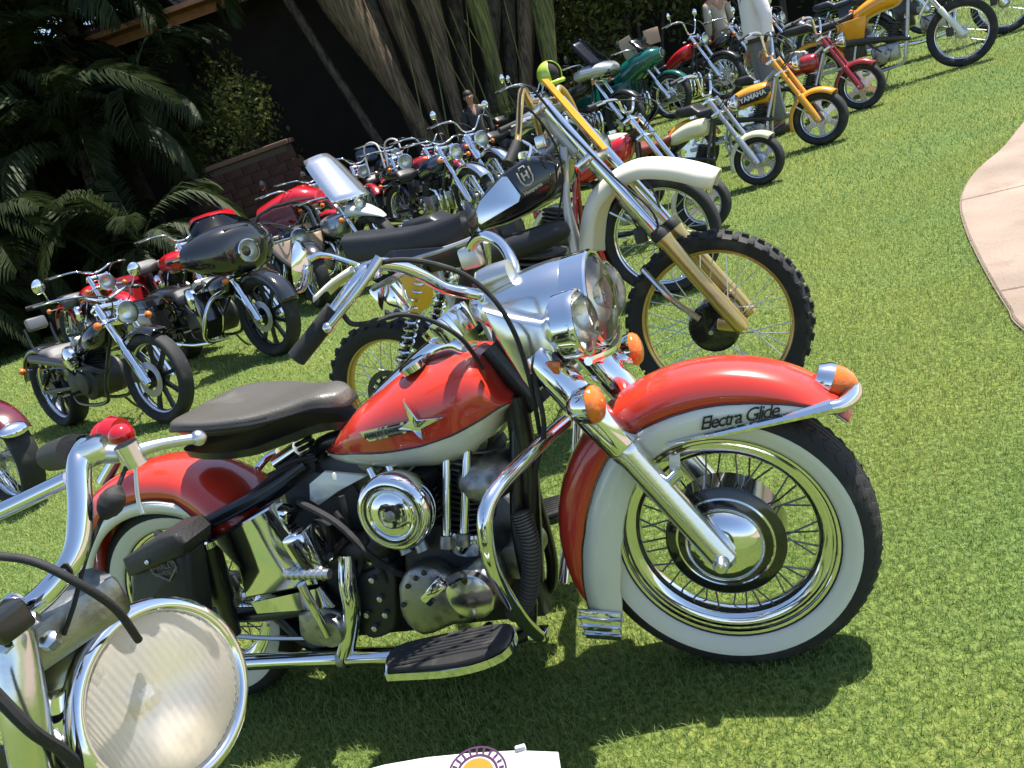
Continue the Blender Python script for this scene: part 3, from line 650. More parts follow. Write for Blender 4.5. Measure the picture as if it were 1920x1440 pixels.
    place_text('HARLEY', .02, emb, 'shield_lettering', bag, Vector((s0.x, -.3075, s0.z+.01)), (1, 0, .07), (0, 0, 1)); place_text('DAVIDSON', .015, emb, 'shield_lettering', bag, Vector((s0.x, -.3075, s0.z-.008)), (1, 0, .07), (0, 0, 1))
    # ---- frame
    fr = MB()
    nk = Vector((-.42, 0, .80))
    for sg in (-1, 1):
        ob('frame_rail', MB().tube([px(968, 800, -.03*-sg if sg > 0 else -.04), Vector((-.47, sg*.08, .45)), Vector((-.5, sg*.1, .22)), Vector((-.6, sg*.11, .16)), Vector((-1.1, sg*.11, .17)), Vector((-1.24, sg*.11, .3))], .0165, 10), frame_black, T)
        ob('frame_rail', MB().tube([Vector((-1.0, sg*.06, .70)), Vector((-1.12, sg*.09, .655)), Vector((-1.3, sg*.125, .61)), px(372, 992, -.15) if sg < 0 else Vector((-1.33, .15, .6))], .02, 10), frame_black, T)
        ob('shock_absorber', MB().lathe([(0, .02), (.04, .024), (.05, .034), (.2, .034), (.22, .026), (.32, .02)], Vector((-1.32, sg*.155, .60)), Vector((-.12, 0, -1)), 20), frame_black, T)
        ob('shock_collar', MB().lathe([(0, .03), (.004, .036), (.02, .036), (.024, .03)], Vector((-1.322, sg*.155, .575)), Vector((-.12, 0, -1)), 20), chrome, T)
        ob('swingarm', MB().tube([(-1.05, sg*.1, .31), (-1.3, sg*.11, .31), (-1.56, sg*.1, .33)], .022, 10), frame_black, T)
        ob('strut', MB().tube([Vector((-1.31, sg*.15, .585)), Vector((-1.42, sg*.16, .565)), Vector((-1.5, sg*.13, .6))], .013, 8), frame_black, T)
    ob('backbone', MB().tube([nk+Vector((.02, 0, -.03)), Vector((-.6, 0, .79)), Vector((-.85, 0, .74)), Vector((-1.02, 0, .69)), Vector((-1.1, 0, .4)), Vector((-1.1, 0, .2))], .022, 10), frame_black, T)
    ob('steering_head', MB().lathe([(-.09, 0), (-.09, .04), (.09, .04), (.09, 0)], nk+Vector((.03, 0, -.0)), fdv, 20), frame_black, T)
    for y, r in ((-.03, .03), (.04, .03)): ob('downtube', MB().tube([px(965, 740, y), px(985, 860, y), px(992, 960, y), px(1000, 1085, y)], r, 10), frame_black, T)
    # ribbed exhaust hose in front of the engine
    hs = catmull([px(975, 960, -.1), px(992, 1010, -.11), px(996, 1070, -.11), px(985, 1130, -.11), px(960, 1150, -.1)], 9); hm = MB().tube(hs, .019, 10, 1)
    for v, w_ in zip(hs[:-1], hs[1:]): hm.lathe([(-.003, .019), (-.0015, .0245), (.0015, .0245), (.003, .019)], (v+w_)/2, w_-v, 12)
    ob('ribbed_hose', hm, mat('hose', (.12, .11, .1), .5, .4), T)
    # ---- engine
    cr = ob('crankcase', MB().lathe([(-.13, 0), (-.13, .1), (-.11, .135), (.11, .135), (.13, .1), (.13, 0)], Vector((-.66, 0, .36)), n=36), engine_dark, T)
    ob('gearbox', MB().box((-.95, 0, .36), (.26, .24, .2), bev=.03), engine_dark, T)
    gc = [px(742, 1105, -.2), px(760, 1075, -.2), px(800, 1070, -.2), px(842, 1090, -.2), px(880, 1070, -.2), px(920, 1085, -.2), px(932, 1125, -.2), px(900, 1170, -.2), px(850, 1178, -.2), px(790, 1196, -.2), px(750, 1160, -.2)]
    gv = ob('gearcase_cover', MB().prism([(v.x, v.z) for v in catmull(gc+[gc[0]], 3)[:-1]], -.12, -.2, .022), alloy, T, 45)
    rd = px(882, 1118, -.21); ob('timer_cover', MB().lathe([(0, .062), (.018, .06), (.022, .054), (.022, 0)], Vector((rd.x, -.196, rd.z)), (0, -1, 0), 32), chrome2, T)
    for u, v in ((760, 1105), (775, 1090), (790, 1080), (752, 1140), (915, 1080), (920, 1125), (862, 1160), (895, 1165)):
        s_ = px(u, v, -.215); ob('screw', MB().lathe([(0, .0065), (.006, .0065), (.008, .004), (.008, 0)], Vector((s_.x, -.198 if u < 850 else -.2, s_.z)), (0, -1, 0), 10), engine_dark, gv)
    # cylinders in a V
    cb = Vector((-.66, 0, .42))
    for sg, nm in ((1, 'front'), (-1, 'rear')):
        d = Vector((sg*math.sin(R(23)), 0, math.cos(R(23)))); p0 = cb+d*.06
        ob('cylinder', cylfins(MB(), p0, p0+d*.15, .052, .082, 10, 28), engine_dark, T, 30)
        hd_ = p0+d*.15
        ob('cylinder_head', cylfins(MB(), hd_, hd_+d*.07, .06, .09, 4, 28), mat('cast_grey', (.2, .2, .19), .5, .7, bump=.15, bscale=120), T, 30)
        ob('rocker_box', MB().box(hd_+d*.095, (.15, .17, .06), Matrix.Rotation(sg*R(23), 3, 'Y'), .022), alloy, T)
        for k in (0, 1):
            b0_ = Vector((-.66+sg*(.035+.045*k), -.155, .47)); b1_ = hd_+d*.06+Vector((sg*(-.025+.055*k), -.1, 0))
            ob('pushrod_tube', MB().tube([b0_, b1_], .0105, 10), chrome, T); ob('tappet_block', MB().lathe([(0, .018), (.03, .016), (.032, .01)], b0_-(b1_-b0_).normalized()*.015, b1_-b0_, 14), alloy, T)
    cl = px(868, 1020, -.14); ob('chrome_collar', MB().lathe([(-.028, .052), (-.02, .056), (.022, .056), (.028, .05), (.028, .0)], Vector((cl.x, -.1, cl.z)), Vector((.35, 0, 1)), 28), chrome, T)
    rk = px(905, 905, -.1); ob('head_cover', MB().sphere(Vector((rk.x, -.05, rk.z)), (.08, .1, .06), 20, 12), alloy, T)
    # air cleaner
    ac = px(742, 958, -.22); axn = Vector((0, -1, .06))
    a0 = ob('air_cleaner', MB().lathe([(-.08, .03), (-.07, .06), (-.045, .086), (-.01, .094), (.01, .094), (.022, .088), (.028, .078), (.0235, .062), (.0225, .055), (.027, .048), (.03, .03), (.031, .012), (.031, 0)], ac, axn, 48), chrome, T, 60)
    ob('emblem_ring', MB().ring(ac+axn.normalized()*.0255, .058, .0035, axn, 40), chrome, a0)
    ob('centre_bolt', MB().lathe([(.028, .012), (.036, .011), (.037, 0)], ac, axn, 14), alloy, a0)
    ob('carburettor', MB().box(ac+Vector((.0, .09, -.01)), (.08, .1, .08), bev=.02), alloy, T)
    # cream gusset under the tank nose
    gs = [px(583, 905, -.08), px(610, 882, -.08), px(690, 890, -.08), px(640, 918, -.08), px(600, 945, -.08), px(584, 935, -.08)]
    ob('gusset_plate', MB().prism([(v.x, v.z) for v in gs], -.075, -.09, .004), white_p, T)
    # chrome battery/oil cover
    oc = [px(402, 1008, -.17), px(510, 945, -.17), px(562, 1012, -.17), px(600, 1092, -.17), px(466, 1118, -.17), px(450, 1060, -.17)]
    oil = ob('oil_tank', MB().prism([(v.x, v.z) for v in oc], -.02, -.185, .01), chrome, T, 30)
    lc = [px(470, 1128, -.175), px(600, 1100, -.175), px(628, 1138, -.175), px(482, 1150, -.175)]
    ob('battery_cover', MB().prism([(v.x, v.z) for v in lc], -.03, -.18, .008), chrome, T, 30)
    rg_ = px(578, 1030, -.2); ob('regulator', MB().box(rg_, (.075, .07, .11), Matrix.Rotation(R(-14), 3, 'Y'), .012), chrome, T)
    ob('regulator_face', MB().box(rg_+Vector((0, -.037, 0)), (.03, .008, .085), Matrix.Rotation(R(-14), 3, 'Y'), .003), black_paint, T)
    ob('solenoid', MB().lathe([(-.05, 0), (-.05, .03), (.05, .03), (.055, 0)], px(610, 1010, -.13), Vector((.3, 0, 1)), 20), frame_black, T)
    ob('oil_filler', MB().box(px(530, 965, -.15), (.06, .05, .05), Matrix.Rotation(R(20), 3, 'Y'), .012), chrome, T)
    # kick starter
    k0 = px(615, 1190, -.2); k1 = px(565, 1095, -.22)
    ob('kick_arm', MB().tube([k0, (k0+k1)/2+Vector((.004, -.006, 0)), k1], [.013, .011, .012], 10), chrome, T)
    pdl = [px(536, 1076, -.24), px(618, 1076, -.24)]; pm = MB().tube(pdl, .0125, 12); dd = (pdl[1]-pdl[0])
    for i in range(7): pm.lathe([(-.004, .0125), (-.002, .0155), (.002, .0155), (.004, .0125)], pdl[0]+dd*(.08+.13*i), dd, 12)
    ob('kick_pedal', pm, brushed, T)
    ob('kick_hub', MB().lathe([(0, 0), (0, .038), (.03, .042), (.03, 0)], Vector((k0.x, -.2, k0.z)), (0, 1, 0), 24), alloy, T)
    # exhaust
    ob('exhaust_pipe', MB().tube([px(650, 1040, -.14), px(652, 1095, -.16), px(660, 1140, -.165), px(655, 1185, -.16), px(645, 1232, -.15)], .024, 14), chrome, T, 80)
    ob('exhaust_pipe', MB().tube([px(760, 1229, -.15), px(640, 1233, -.15), px(520, 1238, -.15), px(380, 1246, -.15), px(250, 1256, -.15)], .023, 14), chrome, T, 80)
    ob('pipe_clamp', MB().lathe([(-.012, .026), (-.008, .03), (.008, .03), (.012, .026)], px(645, 1233, -.15), Vector((1, 0, 0)), 16), alloy, T)
    ob('muffler', MB().lathe([(0, .024), (.06, .042), (.5, .045), (.54, .03)], Vector((-1.28, .15, .2)), Vector((-1, 0, .03)), 20), chrome, T)
    # footboards
    fb = [px(720, 1262, -.40), px(735, 1218, -.28), px(842, 1190, -.27), px(945, 1172, -.28), px(966, 1180, -.33), px(940, 1222, -.4), px(850, 1252, -.41)]
    for sg in (-1, 1):
        fbs = catmull(fb+[fb[0]], 4)[:-1]; ring0_ = [Vector((v.x, -sg*v.y if sg > 0 else v.y, v.z)) for v in fbs]; c_ = sum(ring0_, Vector())/len(ring0_); rk_ = [Vector((v.x, -sg*v.y if sg > 0 else v.y, v.z)) for v in fb]
        bo = ob('footboard', MB().loft([[v+Vector((0, 0, -.022)) for v in ring0_], [v+Vector((0, 0, -.004)) for v in ring0_]]), chrome, T, 30)
        ob('rubber_mat', MB().loft([[c_+(v-c_)*.96+Vector((0, 0, -.003)) for v in ring0_], [c_+(v-c_)*.95+Vector((0, 0, .005)) for v in ring0_], [c_+(v-c_)*.92+Vector((0, 0, .008)) for v in ring0_]]), rubber, bo, 30)
        for i in range(7):
            f = (i+1)/8; s0_ = rk_[0].lerp(rk_[1], f); s1_ = rk_[5].lerp(rk_[3], f)
            ob('rib', MB().tube([s0_.lerp(s1_, .06)+Vector((0, 0, .008)), s0_.lerp(s1_, .92)+Vector((0, 0, .008))], .004, 6), rubber, bo)
        ob('board_bracket', MB().tube([Vector((-.62, sg*.1, .2)), Vector((-.62, sg*.34, .27))], .012, 8), frame_black, T)
    # brake pedal lever
    ob('pedal_pad', MB().box(px(815, 1108, -.26), (.075, .03, .035), Matrix.Rotation(R(-38), 3, 'Y'), .008), chrome, T)
    ob('pedal_arm', MB().tube([px(838, 1092, -.24), px(865, 1080, -.22), px(880, 1100, -.2)], .011, 8), black_paint, T)
    # crash bars
    cb_ = [px(1060, 790, -.06), px(1030, 815, -.12), px(985, 860, -.22), px(935, 912, -.33), px(912, 955, -.38), px(911, 1010, -.395), px(925, 1070, -.37), px(955, 1125, -.3), px(985, 1168, -.2), px(1010, 1192, -.12)]
    for sg in (-1, 1): ob('crash_bar', MB().tube([Vector((v.x, -sg*v.y if sg > 0 else v.y, v.z)) for v in cb_], .0165, 14), chrome, T, 80)
    ob('bar_foot', MB().box(px(1012, 1190, -.1), (.05, .05, .03), bev=.008), chrome, T)
    # side stand
    ob('side_stand', MB().tube([(-.62, .12, .2), (-.66, .24, .08), (-.68, .30, .035), (-.63, .33, .037)], .012, 8), chrome, T)
    # primary drive case on the far side, dark fillers between engine and gearbox
    ob('primary_cover', MB().prism([(-.5, .36), (-.56, .24), (-.7, .2), (-1.05, .22), (-1.14, .34), (-1.08, .46), (-.7, .5), (-.56, .46)], .1, .17, .02), alloy, T)
    ob('mounting_plate', MB().prism([(-.86, .17), (-1.22, .17), (-1.24, .6), (-1.02, .68), (-.9, .62), (-.86, .45)], -.045, .06, .01), engine_dark, T)
    ob('skid_plate', MB().prism([(-.52, .14), (-1.2, .14), (-1.2, .3), (-.52, .34)], .02, .1, .01), engine_dark, T)
    ob('brake_cylinder', MB().lathe([(-.06, 0), (-.06, .03), (.06, .03), (.065, 0)], (-1.08, -.12, .23), (1, 0, .1), 18), engine_dark, T)
    ob('brake_rod', MB().tube([(-1.0, -.13, .22), (-1.3, -.12, .24), (-1.5, -.11, .27)], .007, 6), brushed, T)
    for zz in (.55, .47, .4): ob('engine_bolt', MB().lathe([(0, .012), (.012, .012), (.012, 0)], (-.8, -.05, zz), (0, -1, 0), 6), alloy, T)
    ob('magneto', MB().lathe([(-.06, 0), (-.06, .05), (.06, .055), (.065, 0)], (-.83, -.06, .5), (.1, 0, 1), 20), frame_black, T)
    ob('kicker_cover', MB().prism([(v.x, v.z) for v in catmull([px(560, 1150, -.15), px(600, 1135, -.15), px(645, 1155, -.15), px(650, 1195, -.15), px(610, 1212, -.15), px(568, 1195, -.15), px(560, 1150, -.15)], 4)[:-1]], -.1, -.16, .012), alloy, T, 45)
    ob('starter_motor', MB().lathe([(-.09, 0), (-.09, .036), (-.08, .04), (.07, .04), (.09, .03), (.09, 0)], (-.9, -.1, .46), (1, 0, .12), 22), engine_dark, T)
    ob('generator', MB().lathe([(-.07, 0), (-.07, .045), (.06, .045), (.07, .03), (.07, 0)], (-.5, -.02, .36), (0, 1, 0), 24), alloy, T)
    for (u_, v_), (a_, b_) in zip(((640, 930), (628, 960), (690, 1010), (700, 1050), (650, 1010)), ((660, 1010), (700, 1060), (660, 1120), (740, 1110), (610, 1060))):
        p0_, p1_ = px(u_, v_, -.13), px(a_, b_, -.11); ob('hose', MB().tube([p0_, p0_.lerp(p1_, .5)+Vector((.012, -.015, .01)), p1_], .008, 8), rubber, T); ob('hose_clamp', MB().lathe([(-.006, .0085), (-.006, .011), (.006, .011), (.006, .0085)], p1_.lerp(p0_, .08), p1_-p0_, 12, close=True), brushed, T)
    for u_, v_ in ((700, 1085), (715, 1120), (725, 1150), (690, 1150), (705, 1175)):
        s_ = px(u_, v_, -.14); ob('case_bolt', MB().lathe([(0, .0085), (.012, .0085), (.014, .005), (.014, 0)], s_, (0, -1, 0), 6), brushed, T)
    ob('timing_cover', MB().prism([(v.x, v.z) for v in catmull([px(672, 1075, -.13), px(735, 1060, -.13), px(745, 1110, -.13), px(740, 1180, -.13), px(690, 1195, -.13), px(668, 1140, -.13), px(672, 1075, -.13)], 4)[:-1]], -.08, -.135, .012), engine_dark, T, 45)
    ob('oil_line', MB().tube([(-.74, -.12, .34), (-.82, -.17, .45), (-.9, -.16, .56), (-1.02, -.12, .62)], .009, 8), rubber, T)
    ob('intake_manifold', MB().tube([(-.72, -.12, .6), (-.66, -.02, .61), (-.6, .02, .61)], .03, 12), engine_dark, T)
    # wiring loom under the seat
    for i in range(5):
        ob('wire', MB().tube([px(420+8*i, 965-6*i, -.06-.01*i), px(480+6*i, 930-8*i, -.07), px(540, 900-8*i, -.06-.008*i), px(590, 880-6*i, -.05)], .007, 6), rubber, T)
    ob('coil_canister', MB().lathe([(0, 0), (0, .022), (.09, .022), (.09, 0)], px(520, 868, .03), Vector((1, 0, .35)), 18), chrome, T)
    ob('grab_bar', MB().tube([px(478, 885, .1), px(500, 860, .12), px(522, 848, .12)], .012, 10), chrome, T)
    return T
harley = build_harley()
# ------------------------------------------------------------------ the white and gold motocross machine behind it
def build_cross():
    P = Pose((.785, 3.0231, 0), R(-27), R(6.3)); px = P.px
    T = thing('motocross_motorcycle', 'old motocross motorcycle with gold rims, knobbly tyres, cream mudguard and black tank', 'motorcycle', P.o, P.hd, P.lean)
    A = Vector((0, 0, .35)); B = Vector((-1.45, 0, .33))
    white_sp = mat('zinc_spoke', (.75, .75, .72), .3, .8)
    fw = wheel(T, A, .352, .085, .272, rm=gold_p, hm=engine_dark, nsp=36, single=True, hub_r=.075, hub_w=.11, knob=36, sm=white_sp, spoke_r=.0021)
    ob('brake_drum', MB().lathe([(-.07, 0), (-.07, .085), (-.062, .095), (.05, .095), (.05, 0)], A, n=40), black_paint, fw)
    rw = wheel(T, B, .335, .115, .235, rm=gold_p, hm=engine_dark, nsp=36, single=False, hub_r=.075, hub_w=.12, knob=30, sm=white_sp)
    sp = MB().lathe([(-.066, .035), (-.066, .062), (-.071, .062), (-.071, .035)], B, n=40, close=True); sp.lathe([(-.066, .085), (-.066, .112), (-.071, .112), (-.071, .085)], B, n=40, close=True)
    for i in range(14):
        a = 2*math.pi*i/14; sp.tube([B+Vector((.06*math.cos(a), -.0685, .06*math.sin(a))), B+Vector((.088*math.cos(a), -.0685, .088*math.sin(a)))], .007, 6)
    ob('sprocket', sp, frame_black, rw)
    # fork
    lo = px(1384, 606, -.11); cl = px(1245, 450, -.11); c1 = px(1112, 298, -.105); tp = px(1020, 192, -.1)
    d = (Vector((c1.x, 0, c1.z))-Vector((lo.x, 0, lo.z))); L = d.length; d.normalize(); l0 = Vector((lo.x, 0, lo.z)); sl = (Vector((cl.x, 0, cl.z))-l0).length; tl = (Vector((tp.x, 0, tp.z))-l0).length
    for sg in (-1, 1):
        y = Vector((0, sg*.105, 0))
        ob('fork_slider', MB().lathe([(-.03, 0), (-.03, .026), (-.01, .031), (.1, .031), (.12, .029), (sl-.02, .029), (sl, .033), (sl+.012, .033)], l0+y, d, 24), gold_p, T)
        ob('fork_seal', MB().lathe([(sl+.008, .034), (sl+.03, .034), (sl+.05, .024)], l0+y, d, 20), rubber, T)
        ob('fork_tube', MB().lathe([(sl+.02, .0205), (tl, .0205), (tl+.01, .018), (tl+.012, 0)], l0+y, d, 20), chrome, T)
        ob('axle_lug', MB().box(l0+y+Vector((-.035, 0, .0)), (.085, .03, .045), Matrix.Rotation(R(18), 3, 'Y'), .01), gold_p, T)
    ob('axle', MB().tube([(.0, -.14, .35), (0, .14, .35)], .009, 10), brushed, T)
    ob('fork_brace', MB().tube([px(1205, 505, -.06), px(1258, 560, -.09), px(1312, 598, -.09)], [.012, .011, .012], 8), chrome2, T)
    for f, nm in ((L, 'lower_yoke'), (tl-.02, 'upper_yoke')):
        c = l0+d*f
        ob(nm, MB().box(c+Vector((-.025, 0, 0)), (.075, .27, .032), Matrix.Rotation(math.atan2(d.x, d.z), 3, 'Y'), .01), chrome2, T)
    # orange number plate seen almost edge-on
    q0 = l0+d*(L+.01)+Vector((.022, 0, .012)); q1 = l0+d*(tl+.07)+Vector((.022, 0, .02)); n = Vector((d.z, 0, -d.x))
    rg = []
    for th in (0, .006): 
        ring = [q0+Vector((0, -.035, 0)), q0+Vector((0, .035, 0)), q0.lerp(q1, .5)+Vector((0, .042, 0)), q1+Vector((0, .036, 0)), q1+Vector((0, -.036, 0)), q0.lerp(q1, .5)+Vector((0, -.042, 0))]
        rg.append([v+n*th for v in ring])
    ob('number_plate', MB().loft(rg), orange_pl, T, 30)
    # front mudguard
    top = [px(1348, 322, -.02), px(1300, 308, -.02), px(1250, 300, -.02), px(1195, 302, -.02), px(1148, 325, -.02), px(1112, 362, -.02), px(1096, 405, -.02), px(1091, 455, -.02), px(1092, 480, -.02)]
    top = catmull([Vector((v.x, 0, v.z)) for v in top], 5); G = []
    for i, c in enumerate(top):
        t = (top[min(i+1, len(top)-1)]-top[max(0, i-1)]).normalized(); nn = Vector((t.z, 0, -t.x)); nn = nn if nn.z > 0 or nn.x < 0 else -nn
        if i < 12 and nn.z < 0: nn = -nn
        f = i/(len(top)-1); w = .085*(1 if f > .06 else .75+.25*f/.06); G.append([c+Vector((0, w*y, 0))+nn*h for y, h in ((-1, -.062), (-.98, -.03), (-.84, -.006), (-.4, .004), (0, .006), (.4, .004), (.84, -.006), (.98, -.03), (1, -.062))])
    ob('mudguard', MB().grid(G), white_pl, T, 70, solid=.004)
    ob('mudguard_stay', MB().tube([px(1160, 318, -.06), px(1215, 345, -.08), px(1238, 390, -.08)], .004, 6), frame_black, T)
    # tank and alloy knee panel
    tk = [px(884, 398, -.13), px(905, 360, -.13), px(945, 320, -.13), px(985, 294, -.13), px(1022, 296, -.13), px(1044, 308, -.13), px(1046, 345, -.13), px(1034, 372, -.13), px(990, 400, -.13), px(940, 424, -.13), px(898, 436, -.13)]
    o2 = [(v.x, v.z) for v in tk]; cx = sum(a for a, b in o2)/len(o2); cz = sum(b for a, b in o2)/len(o2); rings = []
    for y, s in ((-.132, .8), (-.126, .92), (-.1, 1.0), (-.05, 1.03), (0, 1.04), (.05, 1.03), (.11, 1.0), (.128, .95), (.135, .86)): rings.append([Vector((cx+(a-cx)*s, y, cz+(b-cz)*s)) for a, b in o2])
    tank = ob('tank', MB().loft(rings), black_paint, T, 50)
    pn = [px(893, 400, -.138), px(900, 378, -.138), px(940, 332, -.138), px(950, 331, -.138), px(978, 366, -.138), px(975, 378, -.138), px(905, 420, -.138), px(896, 415, -.138)]
    zl = min(v.z for v in pn); zh = max(v.z for v in pn)
    ty = lambda z: -.158+.022*(z-zl)/(zh-zl)
    ob('knee_panel', MB().loft([[Vector((v.x, -.1, v.z)) for v in pn], [Vector((v.x, ty(v.z)+.003, v.z)) for v in pn], [Vector((v.x*.97+.03*cx, ty(v.z), v.z*.97+.03*cz)) for v in pn]]), mat('worn_alloy', (.78, .79, .8), .16, 1, rvar=.12, bump=.05, bscale=20, dirt=((.5, .42, .3), .62, 14)), tank)
    ob('filler_cap', MB().lathe([(0, .03), (.022, .032), (.026, .02), (.026, 0)], px(985, 296, -.04), Vector((.2, 0, 1)), 18), chrome, tank)
    em = mat('emblem_cream', (.62, .56, .4), .4)
    s0 = px(985, 330, -.138); yv = -.1365
    def eq(x, z): c_, s_ = math.cos(R(14)), math.sin(R(14)); return Vector((s0.x+x*c_-z*s_, yv, s0.z+x*s_+z*c_))
    u_ = [(-.026, .026), (-.026, -.012), (-.018, -.03), (.0, -.036), (.018, -.03), (.026, -.012), (.026, .026)]
    ob('emblem', MB().tube([eq(*p) for p in u_], .0028, 6, 1), em, tank)
    ob('emblem', MB().tube([eq(-.011, .028), eq(-.011, .036), eq(.011, .036), eq(.011, .028)], .0026, 6, 1), em, tank)
    place_text('H', .042, em, 'emblem_letter', tank, eq(0, .0)+Vector((0, -.001, 0)), eq(1, 0)-eq(0, 0), (0, 0, 1), bold=.001)
    place_text('Husqvarna', .019, em, 'tank_lettering', tank, eq(.002, -.055), eq(1, 0)-eq(0, 0), (0, 0, 1), bold=.0004)
    # seat
    st = [(-1.42, 1.0, .1), (-1.4, 1.035, .11), (-1.3, 1.03, .12), (-1.15, 1.0, .12), (-1.0, .985, .115), (-.88, .995, .1), (-.8, 1.02, .07)]
    sx = [px(662, 436, 0), px(720, 432, 0), px(780, 424, 0), px(835, 408, 0), px(875, 392, 0)]
    sxx = [v.x for v in sx]; szz = [v.z for v in sx]; rg = []
    for x in np.linspace(sxx[0], sxx[-1], 16):
        z = lerp1(sxx, szz, x); f = (x-sxx[0])/(sxx[-1]-sxx[0]); w = .115-.03*f; h = .072*(1 if 0 < f < 1 else .8)
        rg.append(sring((x, 0, z-h), w, h, 22, 4.5))
    ob('seat', MB().loft(rg), vinyl, T, 60)
    ob('seat_rail', MB().tube([px(670, 498, -.1), px(760, 488, -.11), px(850, 462, -.11), px(905, 440, -.1)], .012, 8), mat('frame_silver', (.5, .5, .52), .35, .6), T)
    sp_ = [px(700, 500, -.12), px(730, 470, -.12), px(855, 462, -.12), px(870, 500, -.12), px(790, 515, -.12)]
    ob('side_panel', MB().prism([(v.x, v.z) for v in sp_], -.1, -.12, .006), frame_black, T)
    npl = px(772, 545, -.15); ob('number_plate', MB().lathe([(0, 0), (0, .092), (.006, .094), (.009, .088), (.009, 0)], Vector((npl.x, -.14, npl.z)), (0, -1, 0), 32), yellow_pl, T)
    # rear mudguard
    c2 = catmull([Vector((v.x, 0, v.z)) for v in (px(600, 548, 0), px(640, 512, 0), px(690, 486, 0), px(760, 480, 0), px(830, 500, 0))], 6)
    ob('mudguard', MB().grid([[c+Vector((0, .07*y, h)) for y, h in ((-1, -.03), (-.85, -.008), (0, 0), (.85, -.008), (1, -.03))] for c in c2]), white_pl, T, 70, solid=.004)
    # frame
    fs = mat('frame_grey', (.55, .55, .56), .35, .3, coat=.5)
    hd = l0+d*((L+tl)/2)+Vector((-.06, 0, 0))
    ob('steering_head', MB().lathe([(-.09, 0), (-.09, .03), (.09, .03), (.09, 0)], hd, d, 18), fs, T)
    for sg in (-1, 1):
        ob('downtube', MB().tube([hd+Vector((0, sg*.02, -.05)), px(1062, 380, -.05*-sg) if sg > 0 else px(1062, 380, -.05), Vector((-.47, sg*.07, .55)), Vector((-.55, sg*.08, .3)), Vector((-.95, sg*.09, .28))], .017, 10), fs, T)
        ob('subframe', MB().tube([Vector((-.95, sg*.09, .3)), Vector((-1.0, sg*.1, .6)), Vector((-1.02, sg*.1, .9))], .013, 8), fs, T)
        ob('swingarm', MB().tube([(-.95, sg*.09, .34), (-1.45, sg*.09, .33)], .02, 10), chrome2, T)
        s0_, s1_ = Vector((-1.05, sg*.13, .85)), Vector((-1.36, sg*.12, .38))
        ob('shock_absorber', MB().tube([s0_, s1_], .017, 10), black_paint, T); ob('shock_spring', coil(MB(), s0_.lerp(s1_, .12), s0_.lerp(s1_, .8), .028, .0055, 11), chrome, T)
    ob('backbone', MB().tube([hd, Vector((-.7, 0, 1.0)), Vector((-1.0, 0, .93)), Vector((-1.4, 0, .93))], .02, 10), fs, T)
    ob('crankcase', MB().box((-.72, 0, .42), (.34, .22, .24), bev=.05), engine_dark, T)
    ob('clutch_cover', MB().lathe([(0, .1), (.03, .09), (.035, 0)], (-.72, -.11, .42), (0, -1, 0), 30), alloy, T)
    ob('cylinder', cylfins(MB(), (-.66, 0, .53), (-.61, 0, .78), .055, .11, 10, 24), engine_dark, T, 30)
    ob('exhaust_pipe', MB().tube([px(1066, 424, -.14), px(1050, 432, -.15), px(1000, 452, -.15), px(940, 470, -.15), px(880, 490, -.15)], [.02, .042, .05, .046, .028], 16), mat('heat_black', (.02, .02, .02), .5), T, 80)
    # handlebars
    hb = [px(1014, 256, -.03), px(1006, 228, -.08), px(992, 192, -.15), px(979, 170, -.21), px(975, 205, -.29), px(970, 268, -.37), px(958, 296, -.42)]
    full = hb[::-1]+[Vector((v.x, -v.y, v.z)) for v in hb]
    ob('handlebar', MB().tube(full, .012, 12), gold_p, T, 80)
    ob('cross_brace', MB().tube([hb[2], Vector((hb[2].x, -hb[2].y, hb[2].z))], .009, 8), gold_p, T)
    for sg in (-1, 1):
        f = lambda v: Vector((v.x, v.y*(-sg), v.z))
        e0, e1 = (hb[4], hb[5]) if sg < 0 else (f(hb[4]), f(hb[5])); 
        e0 = Vector((hb[5].x, sg*abs(hb[5].y), hb[5].z)); e1 = Vector((hb[6].x, sg*abs(hb[6].y), hb[6].z))
        ob('grip', MB().tube([e0, e1+(e1-e0)*.4], .018, 12), rubber, T)
        ob('lever', MB().tube([e0+Vector((.02, 0, 0)), (e0+e1)/2+Vector((.06, 0, -.005)), e1+Vector((.07, sg*.03, -.02))], .006, 8), chrome, T)
        ob('bar_clamp', MB().box(Vector((hb[0].x, sg*.04, hb[0].z-.02)), (.045, .03, .05), bev=.008), chrome2, T)
    for pts in ([(972, 240, -.34), (985, 200, -.25), (1035, 260, -.14), (1055, 330, -.12), (1045, 420, -.1)], [(972, 250, -.36), (985, 160, -.3), (1060, 240, -.2), (1150, 330, -.14), (1225, 400, -.13), (1238, 470, -.1)]):
        ob('cable', MB().tube([px(*p) for p in pts], .0045, 6), rubber, T)
    ob('kick_stand', MB().tube([(-.75, .1, .3), (-.8, .22, .1), (-.82, .27, .045), (-.76, .29, .047)], .011, 8), fs, T)
    ob('foot_peg', MB().tube([(-.86, -.1, .34), (-.86, -.24, .35)], .012, 8), brushed, T)
    return T
cross_bike = build_cross()
